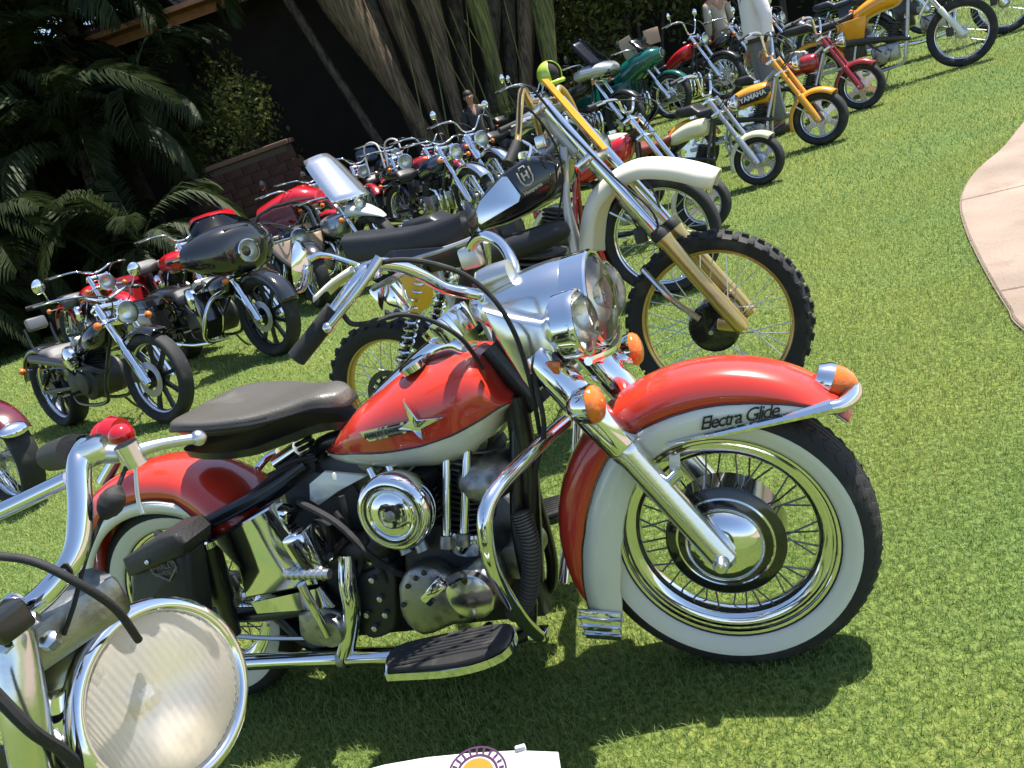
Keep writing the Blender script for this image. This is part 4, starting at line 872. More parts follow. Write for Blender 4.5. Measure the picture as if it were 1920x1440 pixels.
# ------------------------------------------------------------------ builder for the other motorcycles
def tank_loft(par, x0, x1, z0, z1, w, h, m, name='tank', taper=.35, n=18, panel=None, e=2.4, low=.0):
    """fuel tank from steering head (x0,z0 top) back to seat (x1,z1 top)"""
    rg = []
    for i in range(n+1):
        t = i/n; x = x0+(x1-x0)*t; top = z0+(z1-z0)*t+.035*h/.2*math.sin(math.pi*min(1, t*1.05))
        s = math.sqrt(max(.02, 1-abs(2*min(t, .5)-1)**5)) if t < .5 else math.sqrt(max(.02, 1-(2*t-1)**4))
        ww = w*s*(1-taper*max(0, t-.35)/.65); hh = h*s*(1-.3*t)
        rg.append(sring((x, 0, top-hh/2-(h-hh)*.15), ww, hh/2, 26, e))
    return ob(name, MB().loft(rg), m, par, 60)
def seat_loft(par, pts, m, name='seat', e=3.2, n=4):
    """pts: (x, ztop, halfwidth, thickness)"""
    P4 = []
    for i in range(len(pts)-1):
        for j in range(n): t = j/n; t = t*t*(3-2*t); P4.append([pts[i][k]+(pts[i+1][k]-pts[i][k])*t for k in range(4)])
    P4.append(pts[-1]); rg = []
    for i, (x, z, w, th) in enumerate(P4):
        s = .6 if i in (0, len(P4)-1) else 1; rg.append(sring((x, 0, z-th/2), w*s, th/2*s, 22, e))
    return ob(name, MB().loft(rg), m, par, 60)
def simple_lamp(par, c, r, ax=(1, 0, 0), m=chrome, name='headlight', depth=1.1):
    ax = Vector(ax).normalized()
    b = ob(name, MB().lathe([(-r*depth, 0), (-r*depth*.9, r*.5), (-r*.5, r*.9), (-.01, r), (.006, r*1.05), (.01, r*.97)], c, ax, 26), m, par)
    ob('reflector', MB().lathe([(.004, r*.96), (-r*.3, r*.7), (-r*.5, r*.2), (-r*.5, 0)], c, ax, 22), mat('lamp_reflector', (.85, .85, .83), .16, 1), b)
    ob('lens', MB().lathe([(.004, r*.96), (.014, r*.75), (.022, r*.4), (.024, 0)], c, ax, 22), glass, b); return b
def bike(name, label, pos, hd, lean=.16, steer=0, **k):
    D = dict(Rf=.33, Rr=.32, L=1.5, wf=.11, wr=.145, rake=29, ht=.86, style='spoke', rim=chrome, hubm=alloy, tank=black_paint, seat=vinyl, ff=black_paint, rf=black_paint, frame=frame_black, eng='v', engm=engine_dark,
             seat_z=.72, seat_l=.62, tank_l=.55, tank_w=.165, tank_h=.23, bar_h=.1, bar_w=.31, bar_back=.2, fork=chrome, fork_r=.029, fork_cov=None, lamp=.085, lampm=chrome, mirrors=True, exh='low', signals=True, ffa=(35, 150), rfa=(20, 165), ffgap=.045, knob=0, nsp=32, group='motorcycles parked on the lawn', cat='motorcycle', disc=1, wr_rim=None, rrim=None, shocks=True, ncast=9, seat2=None, ww=None, plate=True, sidepanel=None, high_ff=False)
    D.update(k); g = D.get; Rf, Rr, L = g('Rf'), g('Rr'), g('L')
    T = thing(name, label, g('cat'), pos, hd, lean, g('group'))
    A = Vector((0, 0, Rf)); B = Vector((-L, 0, Rr)); tr = math.tan(R(g('rake'))); ht = g('ht')
    off = .04; hx = lambda z: -(z-Rf)*tr-off        # steering axis x at height z
    head = Vector((hx(ht), 0, ht)); fr = g('frame'); sz = g('seat_z'); front = []
    rimf = g('wr_rim') or Rf-.085
    w1 = wheel(T, A, Rf, g('wf'), rimf, rm=g('rim'), hm=g('hubm'), style=g('style'), nsp=g('nsp'), knob=g('knob'), disc=g('disc') if g('style') == 'cast' or g('disc') > 1 else 0, ncast=g('ncast'), hub_r=min(.06, Rf*.25), ww=g('ww'), cast_w=g('cast_w') or 1); front.append(w1)
    w2 = wheel(T, B, Rr, g('wr'), g('rrim') or Rr-.09, rm=g('rim'), hm=g('hubm'), style=g('style'), nsp=g('nsp'), knob=g('knob') and g('knob')-4, ncast=g('ncast'), hub_r=min(.06, Rr*.25), ww=g('ww'), cast_w=g('cast_w') or 1)
    # fork
    fd = Vector((-tr, 0, 1)).normalized(); flen = (ht-Rf)/fd.z
    for s in (-1, 1):
        y = Vector((0, s*(g('wf')/2+.04), 0)); f = g('fork_r')
        front.append(ob('fork_leg', MB().lathe([(-.03, 0), (-.03, f*1.1), (0, f*1.25), (flen*.42, f*1.2), (flen*.43, f*.85), (flen+.06, f*.85), (flen+.065, 0)], A+y, fd, 18), g('fork'), T))
        if g('fork_cov'): front.append(ob('fork_cover', MB().lathe([(flen*.5, f*1.5), (flen*.52, f*1.6), (flen+.03, f*1.6), (flen+.04, f*1.2)], A+y, fd, 18), g('fork_cov'), T))
    for q in (flen*.84, flen+.03): front.append(ob('yoke', MB().box(A+fd*q+Vector((-.02, 0, 0)), (.07, g('wf')+.14, .03), Matrix.Rotation(-R(g('rake')), 3, 'Y'), .008), g('lampm') if g('lampm') is chrome else alloy, T))
    front.append(ob('axle', MB().tube([A+Vector((0, -g('wf')/2-.075, 0)), A+Vector((0, g('wf')/2+.075, 0))], .01, 8), brushed, T))
    # mudguards
    if g('ff'): 
        if g('high_ff'):
            c = [A+Vector((Rf*1.15, 0, Rf*.95)), A+Vector((Rf*.6, 0, Rf*1.38)), A+Vector((0, 0, Rf*1.55)), A+Vector((-Rf*.6, 0, Rf*1.42)), A+Vector((-Rf*1.12, 0, Rf*.85))]
            front.append(ob('mudguard', MB().grid([[p+Vector((0, g('wf')*.62*y, hh)) for y, hh in ((-1, -.03), (-.85, -.008), (0, 0), (.85, -.008), (1, -.03))] for p in catmull(c, 6)]), g('ff'), T, 70, solid=.004))
        else:
            o = arc_fender(T, 'mudguard', (0, Rf), Rf+g('ffgap'), *g('ffa'), g('wf')*.62, g('ff'), drop=.045); front.append(o)
            for s in (-1, 1): front.append(ob('mudguard_stay', MB().tube([A+Vector((0, s*g('wf')*.6, 0)), A+Vector((-.8*Rf*.9, s*g('wf')*.62, Rf*.62))], .006, 6), g('rim') if g('rim') in (chrome,) else chrome, T))
    if g('rf'): arc_fender(T, 'mudguard', (-L, Rr), Rr+.055, *g('rfa'), g('wr')*.62, g('rf'), drop=.05)
    # frame
    sb = Vector((-L*.68, 0, sz-.12))
    ob('backbone', MB().tube([head+Vector((0, 0, -.05)), Vector((-L*.45, 0, sz)), sb, Vector((-L*.95, 0, sz-.1))], .02, 8), fr, T)
    for s in (-1, 1):
        bw = .09 if L > 1.2 else .06
        ob('frame_rail', MB().tube([head+Vector((0, s*.02, -.1)), Vector((-L*.36, s*bw, .35)), Vector((-L*.42, s*bw, .2*Rr/.32)), Vector((-L*.68, s*bw, .2*Rr/.32)), Vector((-L*.72, s*bw, Rr)), sb+Vector((0, s*bw, 0)), Vector((-L*.98, s*bw, sz-.1))], .014, 8), fr, T)
        ob('swingarm', MB().tube([(-L*.7, s*.08, Rr+.01), (-L, s*(g('wr')/2+.03), Rr)], .018, 8), fr, T)
        if g('shocks'):
            s0, s1 = Vector((-L*.84, s*(g('wr')/2+.05), sz-.1)), Vector((-L*.97, s*(g('wr')/2+.05), Rr+.04))
            ob('shock_absorber', MB().tube([s0, s1], .014, 8), chrome, T); ob('shock_spring', coil(MB(), s0.lerp(s1, .1), s0.lerp(s1, .75), .024, .005, 8, 4), chrome if L < 1.45 else frame_black, T)
    # engine
    ez = Rr+.05; em = g('engm')
    if g('eng') == 'v':
        ob('crankcase', MB().lathe([(-.14, 0), (-.14, .11), (-.12, .14), (.12, .14), (.14, .11), (.14, 0)], (-L*.5, 0, ez-.0), n=26), g('casem') or alloy, T)
        ob('timing_cover', MB().lathe([(0, .09), (.02, .085), (.025, 0)], (-L*.5, -.14, ez), (0, -1, 0), 24), g('casem') or chrome, T)
        for s in (-1, 1):
            dd = Vector((s*.39, 0, .92)); p0 = Vector((-L*.5, 0, ez+.05))+dd*.06
            ob('cylinder', cylfins(MB(), p0, p0+dd*.17, .05, .075, 8, 20), em, T, 30); ob('rocker_box', MB().box(p0+dd*.2, (.13, .15, .06), Matrix.Rotation(s*R(22), 3, 'Y'), .02), chrome if g('exh') == 'chrome' else alloy, T)
            ob('pushrod_tube', MB().tube([Vector((-L*.5+s*.05, -.15, ez+.09)), p0+dd*.18+Vector((0, -.08, 0))], .009, 6), chrome, T)
        ob('air_cleaner', MB().lathe([(-.04, .04), (0, .085), (.03, .085), (.045, .06), (.047, 0)], (-L*.5, -.16, ez+.2), (0, -1, 0), 24), chrome, T)
        ob('gearbox', MB().box((-L*.66, 0, ez-.02), (.22, .22, .18), bev=.03), em, T)
    elif g('eng') == 'single':
        q = Rr/.32
        ob('crankcase', MB().box((-L*.5, 0, ez-.02), (.28*q, .2*q, .2*q), bev=.04), alloy, T); ob('clutch_cover', MB().lathe([(0, .085*q), (.02, .08*q), (.03, 0)], (-L*.52, -.1*q, ez-.02), (0, -1, 0), 24), alloy, T)
        ob('cylinder', cylfins(MB(), (-L*.46, 0, ez+.06*q), (-L*.40, 0, ez+.27*q), .05*q, .088*q, 9, 20), em, T, 30)
    else:
        ob('crankcase', MB().box((-L*.52, 0, ez-.02), (.36, .34, .22), bev=.05), g('casem') or alloy, T)
        for yy in (-.15, -.05, .05, .15): ob('cylinder', cylfins(MB(), (-L*.46, yy, ez+.08), (-L*.42, yy, ez+.24), .045, .056, 7, 14), em, T, 30)
        ob('clutch_cover', MB().lathe([(0, .09), (.02, .085), (.03, 0)], (-L*.56, -.17, ez-.02), (0, -1, 0), 24), chrome, T)
        for yy in (-.15, -.05, .05, .15): ob('header_pipe', MB().tube([(-L*.4, yy, ez+.15), (-L*.33, yy, ez+.08), (-L*.35, yy*.9, .2), (-L*.5, yy*.8, .16)], .018, 8), chrome, T)
    # clutter: battery box, carburettor, chain guard, brake caliper, horn, number plate
    kq = min(1, Rr/.3)
    if L > 1.2:
        ob('battery_box', MB().box((-L*.7, 0, (ez+sz)/2-.03), (.2, .2, max(.12, sz-ez-.08)), bev=.02), fr if fr is frame_black else engine_dark, T)
        ob('carburettor', MB().box((-L*.58, -.07, ez+.17), (.08, .07, .08), bev=.015), alloy, T)
        ob('air_box', MB().box((-L*.63, 0, ez+.2), (.14, .2, .16), bev=.03), engine_dark, T)
        ob('horn', MB().lathe([(-.02, 0), (-.02, .035), (.01, .045), (.015, .03)], (-L*.33, 0, Rr+.32), (1, 0, -.2), 18), chrome, T)
        np_ = ob('number_plate', MB().box((-L-Rr*.85, 0, Rr+.16), (.008, .17, .11), Matrix.Rotation(R(15), 3, 'Y'), .003), mat('plate_grey', (.4, .4, .38), .5), T)
        front.append(ob('brake_caliper', MB().box(A+Vector((-.1, -g('wf')/2-.03, .04)), (.07, .04, .09), bev=.012), engine_dark, T))
        front.append(ob('brake_hose', MB().tube([A+Vector((-.1, -g('wf')/2-.05, .08)), A+Vector((-.16, -g('wf')/2-.06, .3)), head+Vector((.03, -.08, .02))], .005, 6), rubber, T))
    ob('chain_guard', MB().prism([(-L*.72, Rr+.07*kq), (-L*.98, Rr+.1*kq), (-L*.98, Rr+.05*kq), (-L*.72, Rr+.03*kq)], .05, .075, .004), chrome if g('rim') is chrome else fr, T)
    ob('oil_line', MB().tube([(-L*.52, -.12*kq, ez), (-L*.6, -.15*kq, ez+.12*kq), (-L*.68, -.1*kq, ez+.2*kq)], .007, 6), rubber, T)
    # tank, seat
    tx0 = head.x-.03; tx1 = tx0-g('tank_l')
    tk = None
    tz = g('tz') or (ht-.03 if ht-sz < .3 else sz+.22)
    if g('tank'): tk = tank_loft(T, tx0, tx1, tz, sz+.02, g('tank_w'), g('tank_h'), g('tank')); ob('filler_cap', MB().lathe([(0, .03), (.02, .03), (.024, 0)], (tx0-.14, 0, tz+.015), (0, 0, 1), 16), chrome, T)
    if g('seat2'): seat_loft(T, g('seat2'), g('seat'))
    else: x0 = tx1+.05; sl = g('seat_l'); seat_loft(T, [(x0, sz+.03, .09, .07), (x0-.12, sz, .12, .09), (x0-sl*.5, sz, .15, .1), (x0-sl*.62, sz+.06, .14, .11), (x0-sl, sz+.06, .11, .09)], g('seat'))
    if g('sidepanel'):
        for s in (-1, 1): ob('side_panel', MB().prism([(-L*.58, sz-.05), (-L*.8, sz-.06), (-L*.78, sz-.24), (-L*.62, sz-.27)], s*.1, s*.125, .008), g('sidepanel'), T)
    # lamp
    lc = A+fd*(flen*.93)+Vector((.11, 0, .0))
    if g('lamp'): front.append(simple_lamp(T, lc+Vector((.03, 0, 0)), g('lamp'), m=g('lampm')))
    # bars
    bb = Vector((head.x-.02, 0, ht+.08)); bh, bw, bk = g('bar_h'), g('bar_w'), g('bar_back')
    pts = [bb+Vector((-bk, -bw-.1, bh*.85)), bb+Vector((-bk*.6, -bw, bh)), bb+Vector((-bk*.05, -bw*.6, bh*.95)), bb+Vector((0, -.09, .02)), bb+Vector((.0, 0, 0))]
    full = pts+[Vector((v.x, -v.y, v.z)) for v in pts[:-1]][::-1]
    front.append(ob('handlebar', MB().tube(full, .011, 10), g('barm') or chrome, T, 80))
    for s in (-1, 1):
        m_ = lambda v: Vector((v.x, s*abs(v.y), v.z)); e0, e1 = m_(pts[1]), m_(pts[0])
        front.append(ob('grip', MB().tube([e0, e1+(e1-e0)*.15], .017, 10), rubber, T)); front.append(ob('lever', MB().tube([e0+Vector((.03, 0, 0)), e0+(e1-e0)*.4+Vector((.06, 0, 0)), e1+Vector((.05, 0, 0))], .006, 6), brushed, T))
        if g('mirrors'):
            mc = e0+Vector((.02, s*.05, .115)); mo = ob('mirror', MB().lathe([(-.02, 0), (-.016, .035), (0, .052), (.004, .048), (.004, 0)], mc, (-1, s*.15, .1), 20), chrome if g('mirrors') == 'chrome' else frame_black, T); front.append(mo)
            ob('mirror_stem', MB().tube([mc, mc+Vector((0, -s*.03, -.07)), e0], .005, 6), chrome if g('mirrors') == 'chrome' else frame_black, mo)
        if g('signals'):
            c = lc+Vector((-.04, s*.2, -.05)); so_ = ob('turn_signal', MB().sphere(c, (.03, .028, .028), 12, 8), amber, T); front.append(so_); ob('stalk', MB().tube([c, lc+Vector((-.06, s*.06, -.03))], .007, 6), chrome, so_)
            c = Vector((-L-.12, s*.17, sz-.08)); so_ = ob('turn_signal', MB().sphere(c, (.03, .028, .028), 12, 8), amber, T); ob('stalk', MB().tube([c, c+Vector((.02, -s*.14, 0))], .007, 6), chrome, so_)
        front.append(ob('cable', MB().tube([e0, m_(bb+Vector((.09, .16, bh*.7))), m_(lc+Vector((.0, .07, .1))), head+Vector((-.03, s*.02, -.12))], .005, 6), rubber, T))
    # exhaust
    if g('exh') in ('low', 'chrome'):
        ob('exhaust_pipe', MB().tube([(-L*.4, -.05, ez+.12), (-L*.34, -.1, ez+.02), (-L*.4, -.15, Rr*.65), (-L*.6, -.17, Rr*.55), (-L*.75, -.18, Rr*.6)], .021, 12), chrome, T, 80)
        ob('muffler', MB().lathe([(0, .022), (.08, .042), (L*.36, .046), (L*.4, .03)], (-L*.74, -.18, Rr*.6), (-1, 0, .1), 20), chrome, T)
    elif g('exh') == 'high':
        q_ = Rr/.32
        ob('exhaust_pipe', MB().tube([(-L*.4, 0, ez+.16*q_), (-L*.33, -.07*q_, ez+.06*q_), (-L*.42, -.12*q_, ez+.1*q_), (-L*.62, -.13*q_, ez+.16*q_), (-L*.95, -.15*q_, ez+.24*q_)], [.018*q_, .02*q_, .026*q_, .038*q_, .034*q_], 12), g('exm') or frame_black, T, 80)
    if g('plate'):
        tl = ob('tail_lamp', MB().box((-L-Rr*.75-.02, 0, Rr+.28 if L > 1.2 else Rr+.2), (.04, .1, .06), bev=.012), redlens, T)
    ob('side_stand', MB().tube([(-L*.5, .1, Rr*.6), (-L*.54, .2, .07), (-L*.55, .2+.16*math.tan(lean)+.04, .028+math.tan(lean)*.02), (-L*.5, .26, .03)], .01, 6), fr, T)
    for s in (-1, 1): ob('foot_peg', MB().tube([(-L*.6, s*.1, Rr*.95), (-L*.6, s*.26, Rr*.95)], .012, 8), rubber, T)
    if steer:
        ax = fd; p0 = head; S_ = Matrix.Translation(p0) @ Matrix.Rotation(steer, 4, ax) @ Matrix.Translation(-p0)
        for o in front: o.matrix_local = S_ @ o.matrix_local
    return T, dict(head=head, A=A, B=B, lc=lc, fd=fd, flen=flen, tank=tk, sz=sz, L=L, front=front)
def G(u, v): return ground(u, v)
maroon = paint('maroon_paint', (.1, .012, .018)); red2 = paint('bright_red_paint', (.55, .01, .018)); dkred = paint('dark_red_paint', (.3, .012, .016))
teal = paint('teal_paint', (.002, .1, .085)); yel = paint('amber_yellow_paint', (.75, .33, .012)); cream = paint('cream_paint', (.72, .68, .45)); silver = mat('silver_paint', (.42, .44, .47), .25, .6, coat=.8)
offw = paint('off_white_paint', (.72, .71, .67)); greyseat = mat('grey_seat', (.13, .125, .12), .5, bump=.1, bscale=150); navy = paint('navy_paint', (.02, .03, .06)); purple = paint('purple_paint', (.05, .02, .08))
blackcast = mat('black_cast_wheel', (.02, .02, .021), .35, .3)
mini_g = 'small wheeled mini motorcycles in the row'; row_g = 'motorcycles in the near row'; back_g = 'motorcycles in the back row by the palms'
tread_m = tyre_m
def reflector(T, info, m=amber):
    for s in (-1, 1):
        c = info['A']+info['fd']*(info['flen']*.3)+Vector((.0, s*.105, 0)); info['front'].append(ob('reflector', MB().box(c, (.02, .01, .07), Matrix.Rotation(-R(30), 3, 'Y'), .003), m, T))
def bag(T, x0, x1, z0, z1, y0, y1, m, name='saddlebag', lid=None):
    for s in (-1, 1):
        b = ob(name, MB().prism([(x0, z1), (x0+.02, z0+.03), (x0-.05, z0), (x1+.08, z0), (x1, z0+.05), (x1+.01, z1)], s*y0, s*y1, .025), m, T, 50)
        ob('lid', MB().prism([(x0+.012, z1-.005), (x0+.0, z1+.05), (x0-.05, z1+.07), (x1+.06, z1+.07), (x1-.005, z1+.05), (x1-.01, z1-.005)], s*y0, s*(y1+.008), .02), lid or m, b, 50)
def screen(T, c, w, h, tilt, m, name='windscreen', curve=.25, rim=None, n=9, top=.75):
    """curved windscreen standing on c, leaning back by tilt"""
    Gd = []
    for j in range(8):
        f = j/7; wj = w*(1-(1-top)*f**2)*(1 if f < .9 else .88); row = []
        for i in range(n):
            s = -1+2*i/(n-1); row.append(Vector((c[0]-curve*w*s*s-math.sin(tilt)*h*f, c[1]+wj*s, c[2]+math.cos(tilt)*h*f-(.04*h*s*s*f))))
        Gd.append(row)
    o = ob(name, MB().grid(Gd), m, T, 180, solid=.004)
    if rim: ob('screen_rim', MB().tube([r[0] for r in Gd]+Gd[-1]+[r[-1] for r in Gd[::-1]], .007, 6, 1), rim, o)
    return o

# ---- black cruiser at the left with chrome fork
T, i = bike('cruiser_motorcycle', 'black cruiser motorcycle with chrome fork, orange fork reflectors and round mirrors beside a leaning trunk', (-2.33, 5.93, 0), R(-42), .13, steer=.12, L=1.56, Rf=.325, style='cast', hubm=blackcast, rim=chrome2, fork=chrome, fork_r=.028, mirrors='chrome', ffa=(62, 128), bar_h=.06, bar_w=.32, ht=.84, seat_z=.6, seat_l=.6, tank_w=.15, wf=.11, wr=.16, group=back_g, seat=greyseat, rf=black_paint, lamp=.08, exh='high', tank_l=.55, casem=engine_dark, tank_h=.24)
reflector(T, i)
ob('backrest', MB().box((-1.52, 0, .86), (.06, .16, .1), Matrix.Rotation(R(-12), 3, 'Y'), .02), mat('backrest_grey', (.16, .16, .16), .35, .5), T)
for s in (-1, 1): ob('backrest_bar', MB().tube([(-1.4, s*.1, .58), (-1.5, s*.1, .7), (-1.52, s*.1, .84)], .01, 8), frame_black, T)
# ---- black bagger with batwing fairing
T, i = bike('bagger_motorcycle', 'glossy black touring motorcycle with batwing fairing, smoked screen and hard saddlebags', (-1.66, 6.82, 0), R(-47), .12, steer=.1, L=1.6, Rf=.33, style='cast', hubm=blackcast, rim=blackcast, ncast=10, fork=chrome, fork_r=.03, lamp=0, mirrors=False, ff=black_paint, ffa=(15, 150), seat_z=.6, seat_l=.65, tank_h=.22, tank_w=.16, wf=.13, wr=.17, group=back_g, ffgap=.03, bar_h=.08, ht=.74, casem=engine_dark)
hd = i['head']; rg = []
for t, w, h, dx, dz in ((0, .13, .12, .25, .0), (.15, .2, .165, .23, .01), (.4, .3, .2, .16, .02), (.7, .38, .2, .07, .03), (1, .41, .17, -.03, .04)): rg.append(sring((hd.x+dx, 0, hd.z+.12+dz), w, h, 36, 2.3))
fa = ob('fairing', MB().loft(rg), black_paint, T, 60); i['front'].append(fa)
sc = screen(T, (hd.x+.13, 0, hd.z+.3), .27, .2, R(46), screen_smoke, curve=.4, top=.55)
ob('vent_slot', MB().box((hd.x+.205, 0, hd.z+.3), (.03, .22, .025), bev=.01), rubber, fa)
simple_lamp(T, Vector((hd.x+.285, 0, hd.z+.11)), .088)
bag(T, -1.32, -1.86, .32, .58, .17, .34, black_paint)
ob('engine_guard', MB().tube([(-.36, -.05, .6), (-.33, -.25, .55), (-.34, -.36, .4), (-.45, -.33, .24), (-.55, -.1, .2)], .016, 10), chrome, T, 80)
for s in (-1, 1): ob('leg_shield', MB().prism([(-.4, .62), (-.32, .4), (-.42, .25), (-.5, .45)], s*.2, s*.34, .02), black_paint, T)
# ---- red machines half hidden behind them
T, i = bike('red_cruiser_motorcycle', 'red cruiser with chrome handlebar, tank showing over the black cruiser', deep(300, 610, 8.6)*Vector((1, 1, 0)) if False else (G(262, 668).x, G(262, 668).y, 0), R(-48), .12, tank=red2, ff=red2, rf=red2, mirrors=False, bar_h=.06, group=back_g, tank_h=.22, tank_w=.15)
T, i = bike('red_touring_motorcycle', 'red motorcycle with grey seat and bags behind the black bagger', (G(430, 600).x, G(430, 600).y, 0), R(-42), .12, L=1.6, tank=red2, ff=red2, rf=red2, seat=greyseat, mirrors=False, group=back_g, tank_h=.24, lamp=.085, seat_z=.78)
bag(T, -1.2, -1.75, .4, .66, .16, .34, dkred)
# ---- touring machine with the big shield shaped windscreen
T, i = bike('windscreen_motorcycle', 'black touring motorcycle with broad shield shaped windscreen and tan lower panel beside the bagger', (G(606, 574).x, G(606, 574).y, 0), R(-64), .1, L=1.5, Rf=.3, wf=.13, tank=black_paint, ff=black_paint, rf=black_paint, ht=.7, seat_z=.62, bar_h=.1, mirrors=False, lamp=.085, group=back_g, casem=engine_dark, signals=False)
hd = i['head']; G2 = []
for j in range(17):
    f = j/16; z = .38+.62*f; w = (.13+.17*math.sin(math.pi*.5*min(1, f/.62))) if f < .8 else .3*math.sqrt(max(0.02, 1-((f-.8)/.21)**2)); row = []
    for k in range(13):
        s = -1+k/6; row.append(Vector((hd.x+.25-.26*f-.5*w*s*s*.6, w*s, z)))
    G2.append(row)
lowp = ob('wind_panel', MB().grid(G2[:9]), paint('tan_panel', (.42, .3, .2)), T, 180, solid=.008)
upp = ob('windscreen', MB().grid(G2[8:]), glassmat('tan_screen', (.6, .58, .54), .04), T, 180, solid=.004)
ob('screen_trim', MB().tube([r[0] for r in G2]+G2[-1]+[r[-1] for r in G2[::-1]], .013, 8, 1), frame_black, upp)
ob('screen_band', MB().tube([v+Vector((.004, 0, 0)) for v in G2[8]], .008, 8, 1), chrome, upp)
for s in (-1, 1): ob('screen_bracket', MB().tube([Vector((hd.x+.05, s*.1, .62)), Vector((hd.x+.12, s*.13, .72))], .009, 8), chrome, T)
# ---- adventure machine with the tall screen and beak
T, i = bike('adventure_motorcycle', 'silver and white adventure motorcycle with tall bright screen and beak', (G(728, 532).x, G(728, 532).y, 0), R(-50), .1, L=1.5, Rf=.34, style='cast', hubm=blackcast, rim=blackcast, tank=silver, ff=None, mirrors=False, group=back_g, lamp=0, seat_z=.66, ht=.76, bar_h=.08, tank_h=.26, tank_w=.18, eng='four', rf=frame_black)
hd = i['head']
ob('beak', MB().loft([sring((hd.x+.1, 0, hd.z-.02), .12, .07, 20, 2.4), sring((hd.x+.25, 0, hd.z-.04), .11, .05, 20, 2.4), sring((hd.x+.42, 0, hd.z-.09), .07, .025, 20, 2.4), sring((hd.x+.52, 0, hd.z-.13), .03, .01, 20, 2.4)]), offw, T, 60)
screen(T, (hd.x+.2, 0, hd.z+.08), .22, .6, R(38), mat('silver_screen', (.72, .73, .76), .12, .85), curve=.4, top=.8)
simple_lamp(T, Vector((hd.x+.3, -.06, hd.z+.03)), .06); 
# ---- red tourer with panniers behind it
T, i = bike('pannier_motorcycle', 'red touring motorcycle with black panniers and top case against the dark wall', (G(652, 508).x, G(652, 508).y, 0), R(-31), .1, L=1.55, tank=red2, ff=red2, rf=red2, group=back_g, seat_z=.72, ht=.86, eng='four', mirrors=True, lamp=.08)
bag(T, -1.15, -1.78, .5, .8, .2, .44, frame_black, 'pannier')
ob('fairing', MB().loft([sring((i['head'].x+.3, 0, .88), .1, .06, 24, 2.4), sring((i['head'].x+.1, 0, .92), .2, .13, 24, 2.4), sring((i['head'].x-.15, 0, .88), .24, .15, 24, 2.4), sring((i['head'].x-.5, 0, .84), .2, .12, 24, 2.4)]), red2, T, 60)
ob('top_case', MB().box((-1.7, 0, .96), (.4, .46, .22), bev=.07), red2, T); ob('case_band', MB().box((-1.7, 0, .95), (.405, .47, .05), bev=.02), frame_black, T)
# ---- vintage machines in the shade, middle of the back row
T, i = bike('roadster_motorcycle', 'small vintage roadster with dark red tank and round chrome headlamp', (G(716, 440).x, G(716, 440).y, 0), R(-72), .12, steer=.1, tank=dkred, ff=dkred, rf=dkred, group=back_g, eng='single', seat=greyseat, ht=.9, mirrors=False)
T, i = bike('scrambler_motorcycle', 'dark vintage motorcycle with chrome headlamp grille, grey seat and blue bag', (G(745, 412).x+.3, G(745, 412).y, 0), R(-62), .12, tank=navy, ff=chrome, rf=frame_black, group=back_g, eng='single', seat=greyseat, ht=.92, mirrors=False, seat_z=.74)
ob('seat_bag', MB().box((-1.2, 0, .98), (.3, .3, .2), bev=.07), mat('denim_bag', (.07, .1, .17), .8, bump=.2), T)
T, i = bike('carmine_motorcycle', 'vintage motorcycle with rounded glossy carmine tank and white crash rail', (G(868, 405).x, G(868, 405).y, 0), R(-52), .14, tank=dkred, ff=dkred, rf=dkred, group=back_g, eng='v', tank_h=.24, tank_w=.18, bar_h=.12, mirrors=False, tank_l=.6)
for s in (-1, 1): ob('luggage_rail', MB().tube([(-1.15, s*.16, .78), (-1.2, s*.17, 1.12), (-1.5, s*.17, 1.12), (-1.55, s*.16, .7)], .012, 8), offw, T)
T, i = bike('chrome_cruiser_motorcycle', 'purple cruiser with chrome front end, amber signals and jeans-blue wide bars', (G(945, 385).x, G(945, 385).y, 0), R(-58), .12, tank=purple, ff=chrome, rf=purple, group=back_g, mirrors='chrome', bar_h=.16, bar_w=.34, lamp=.095, fork_cov=chrome, L=1.6, fork_r=.03)
i['T'] = T
T, i = bike('chrome_roadster_motorcycle', 'chrome roadster with wide bars and round mirrors carrying a lime helmet', (G(1085, 330).x, G(1085, 330).y, 0), R(-50), .12, tank=silver, ff=chrome, rf=chrome, group=back_g, mirrors='chrome', bar_h=.2, bar_w=.36, eng='four', seat_z=.74, lamp=.095, ht=.95)
hel = T
T, i = bike('black_roadster_motorcycle', 'black vintage roadster with round chrome headlamp beside the dark red tanked one', (G(800, 428).x, G(800, 428).y, 0), R(-64), .12, tank=black_paint, ff=black_paint, rf=black_paint, group=back_g, eng='single', ht=.88, mirrors=False, seat_z=.72, lamp=.1, bar_h=.08)
T, i = bike('blue_street_motorcycle', 'navy street motorcycle with wide black seat between the carmine and the purple machines', (G(905, 425).x, G(905, 425).y, 0), R(-56), .12, tank=navy, ff=chrome, rf=navy, group=back_g, eng='four', ht=.88, mirrors=False, seat_z=.74, bar_h=.06)
T, i = bike('maroon_street_motorcycle', 'maroon street motorcycle tucked between the adventure machine and the roadster', (G(640, 470).x, G(640, 470).y, 0), R(-58), .12, tank=maroon, ff=maroon, rf=maroon, group=back_g, eng='four', ht=.88, mirrors=False, seat_z=.74, bar_h=.06)
T, i = bike('dark_street_motorcycle', 'dark street motorcycle with amber signals between the chrome roadster and the touring windshield', (G(1062, 292).x, G(1062, 292).y, 0), R(-54), .12, tank=frame_black, ff=frame_black, rf=frame_black, group=back_g, eng='four', ht=.95, mirrors='chrome', seat_z=.78, bar_h=.16)
T, i = bike('black_street_motorcycle', 'black street motorcycle with chrome mirrors between the scarlet and the grey ones', (G(1432, 158).x, G(1432, 158).y, 0), R(-48), .12, tank=black_paint, ff=black_paint, rf=black_paint, group=back_g, eng='four', ht=.92, mirrors='chrome')
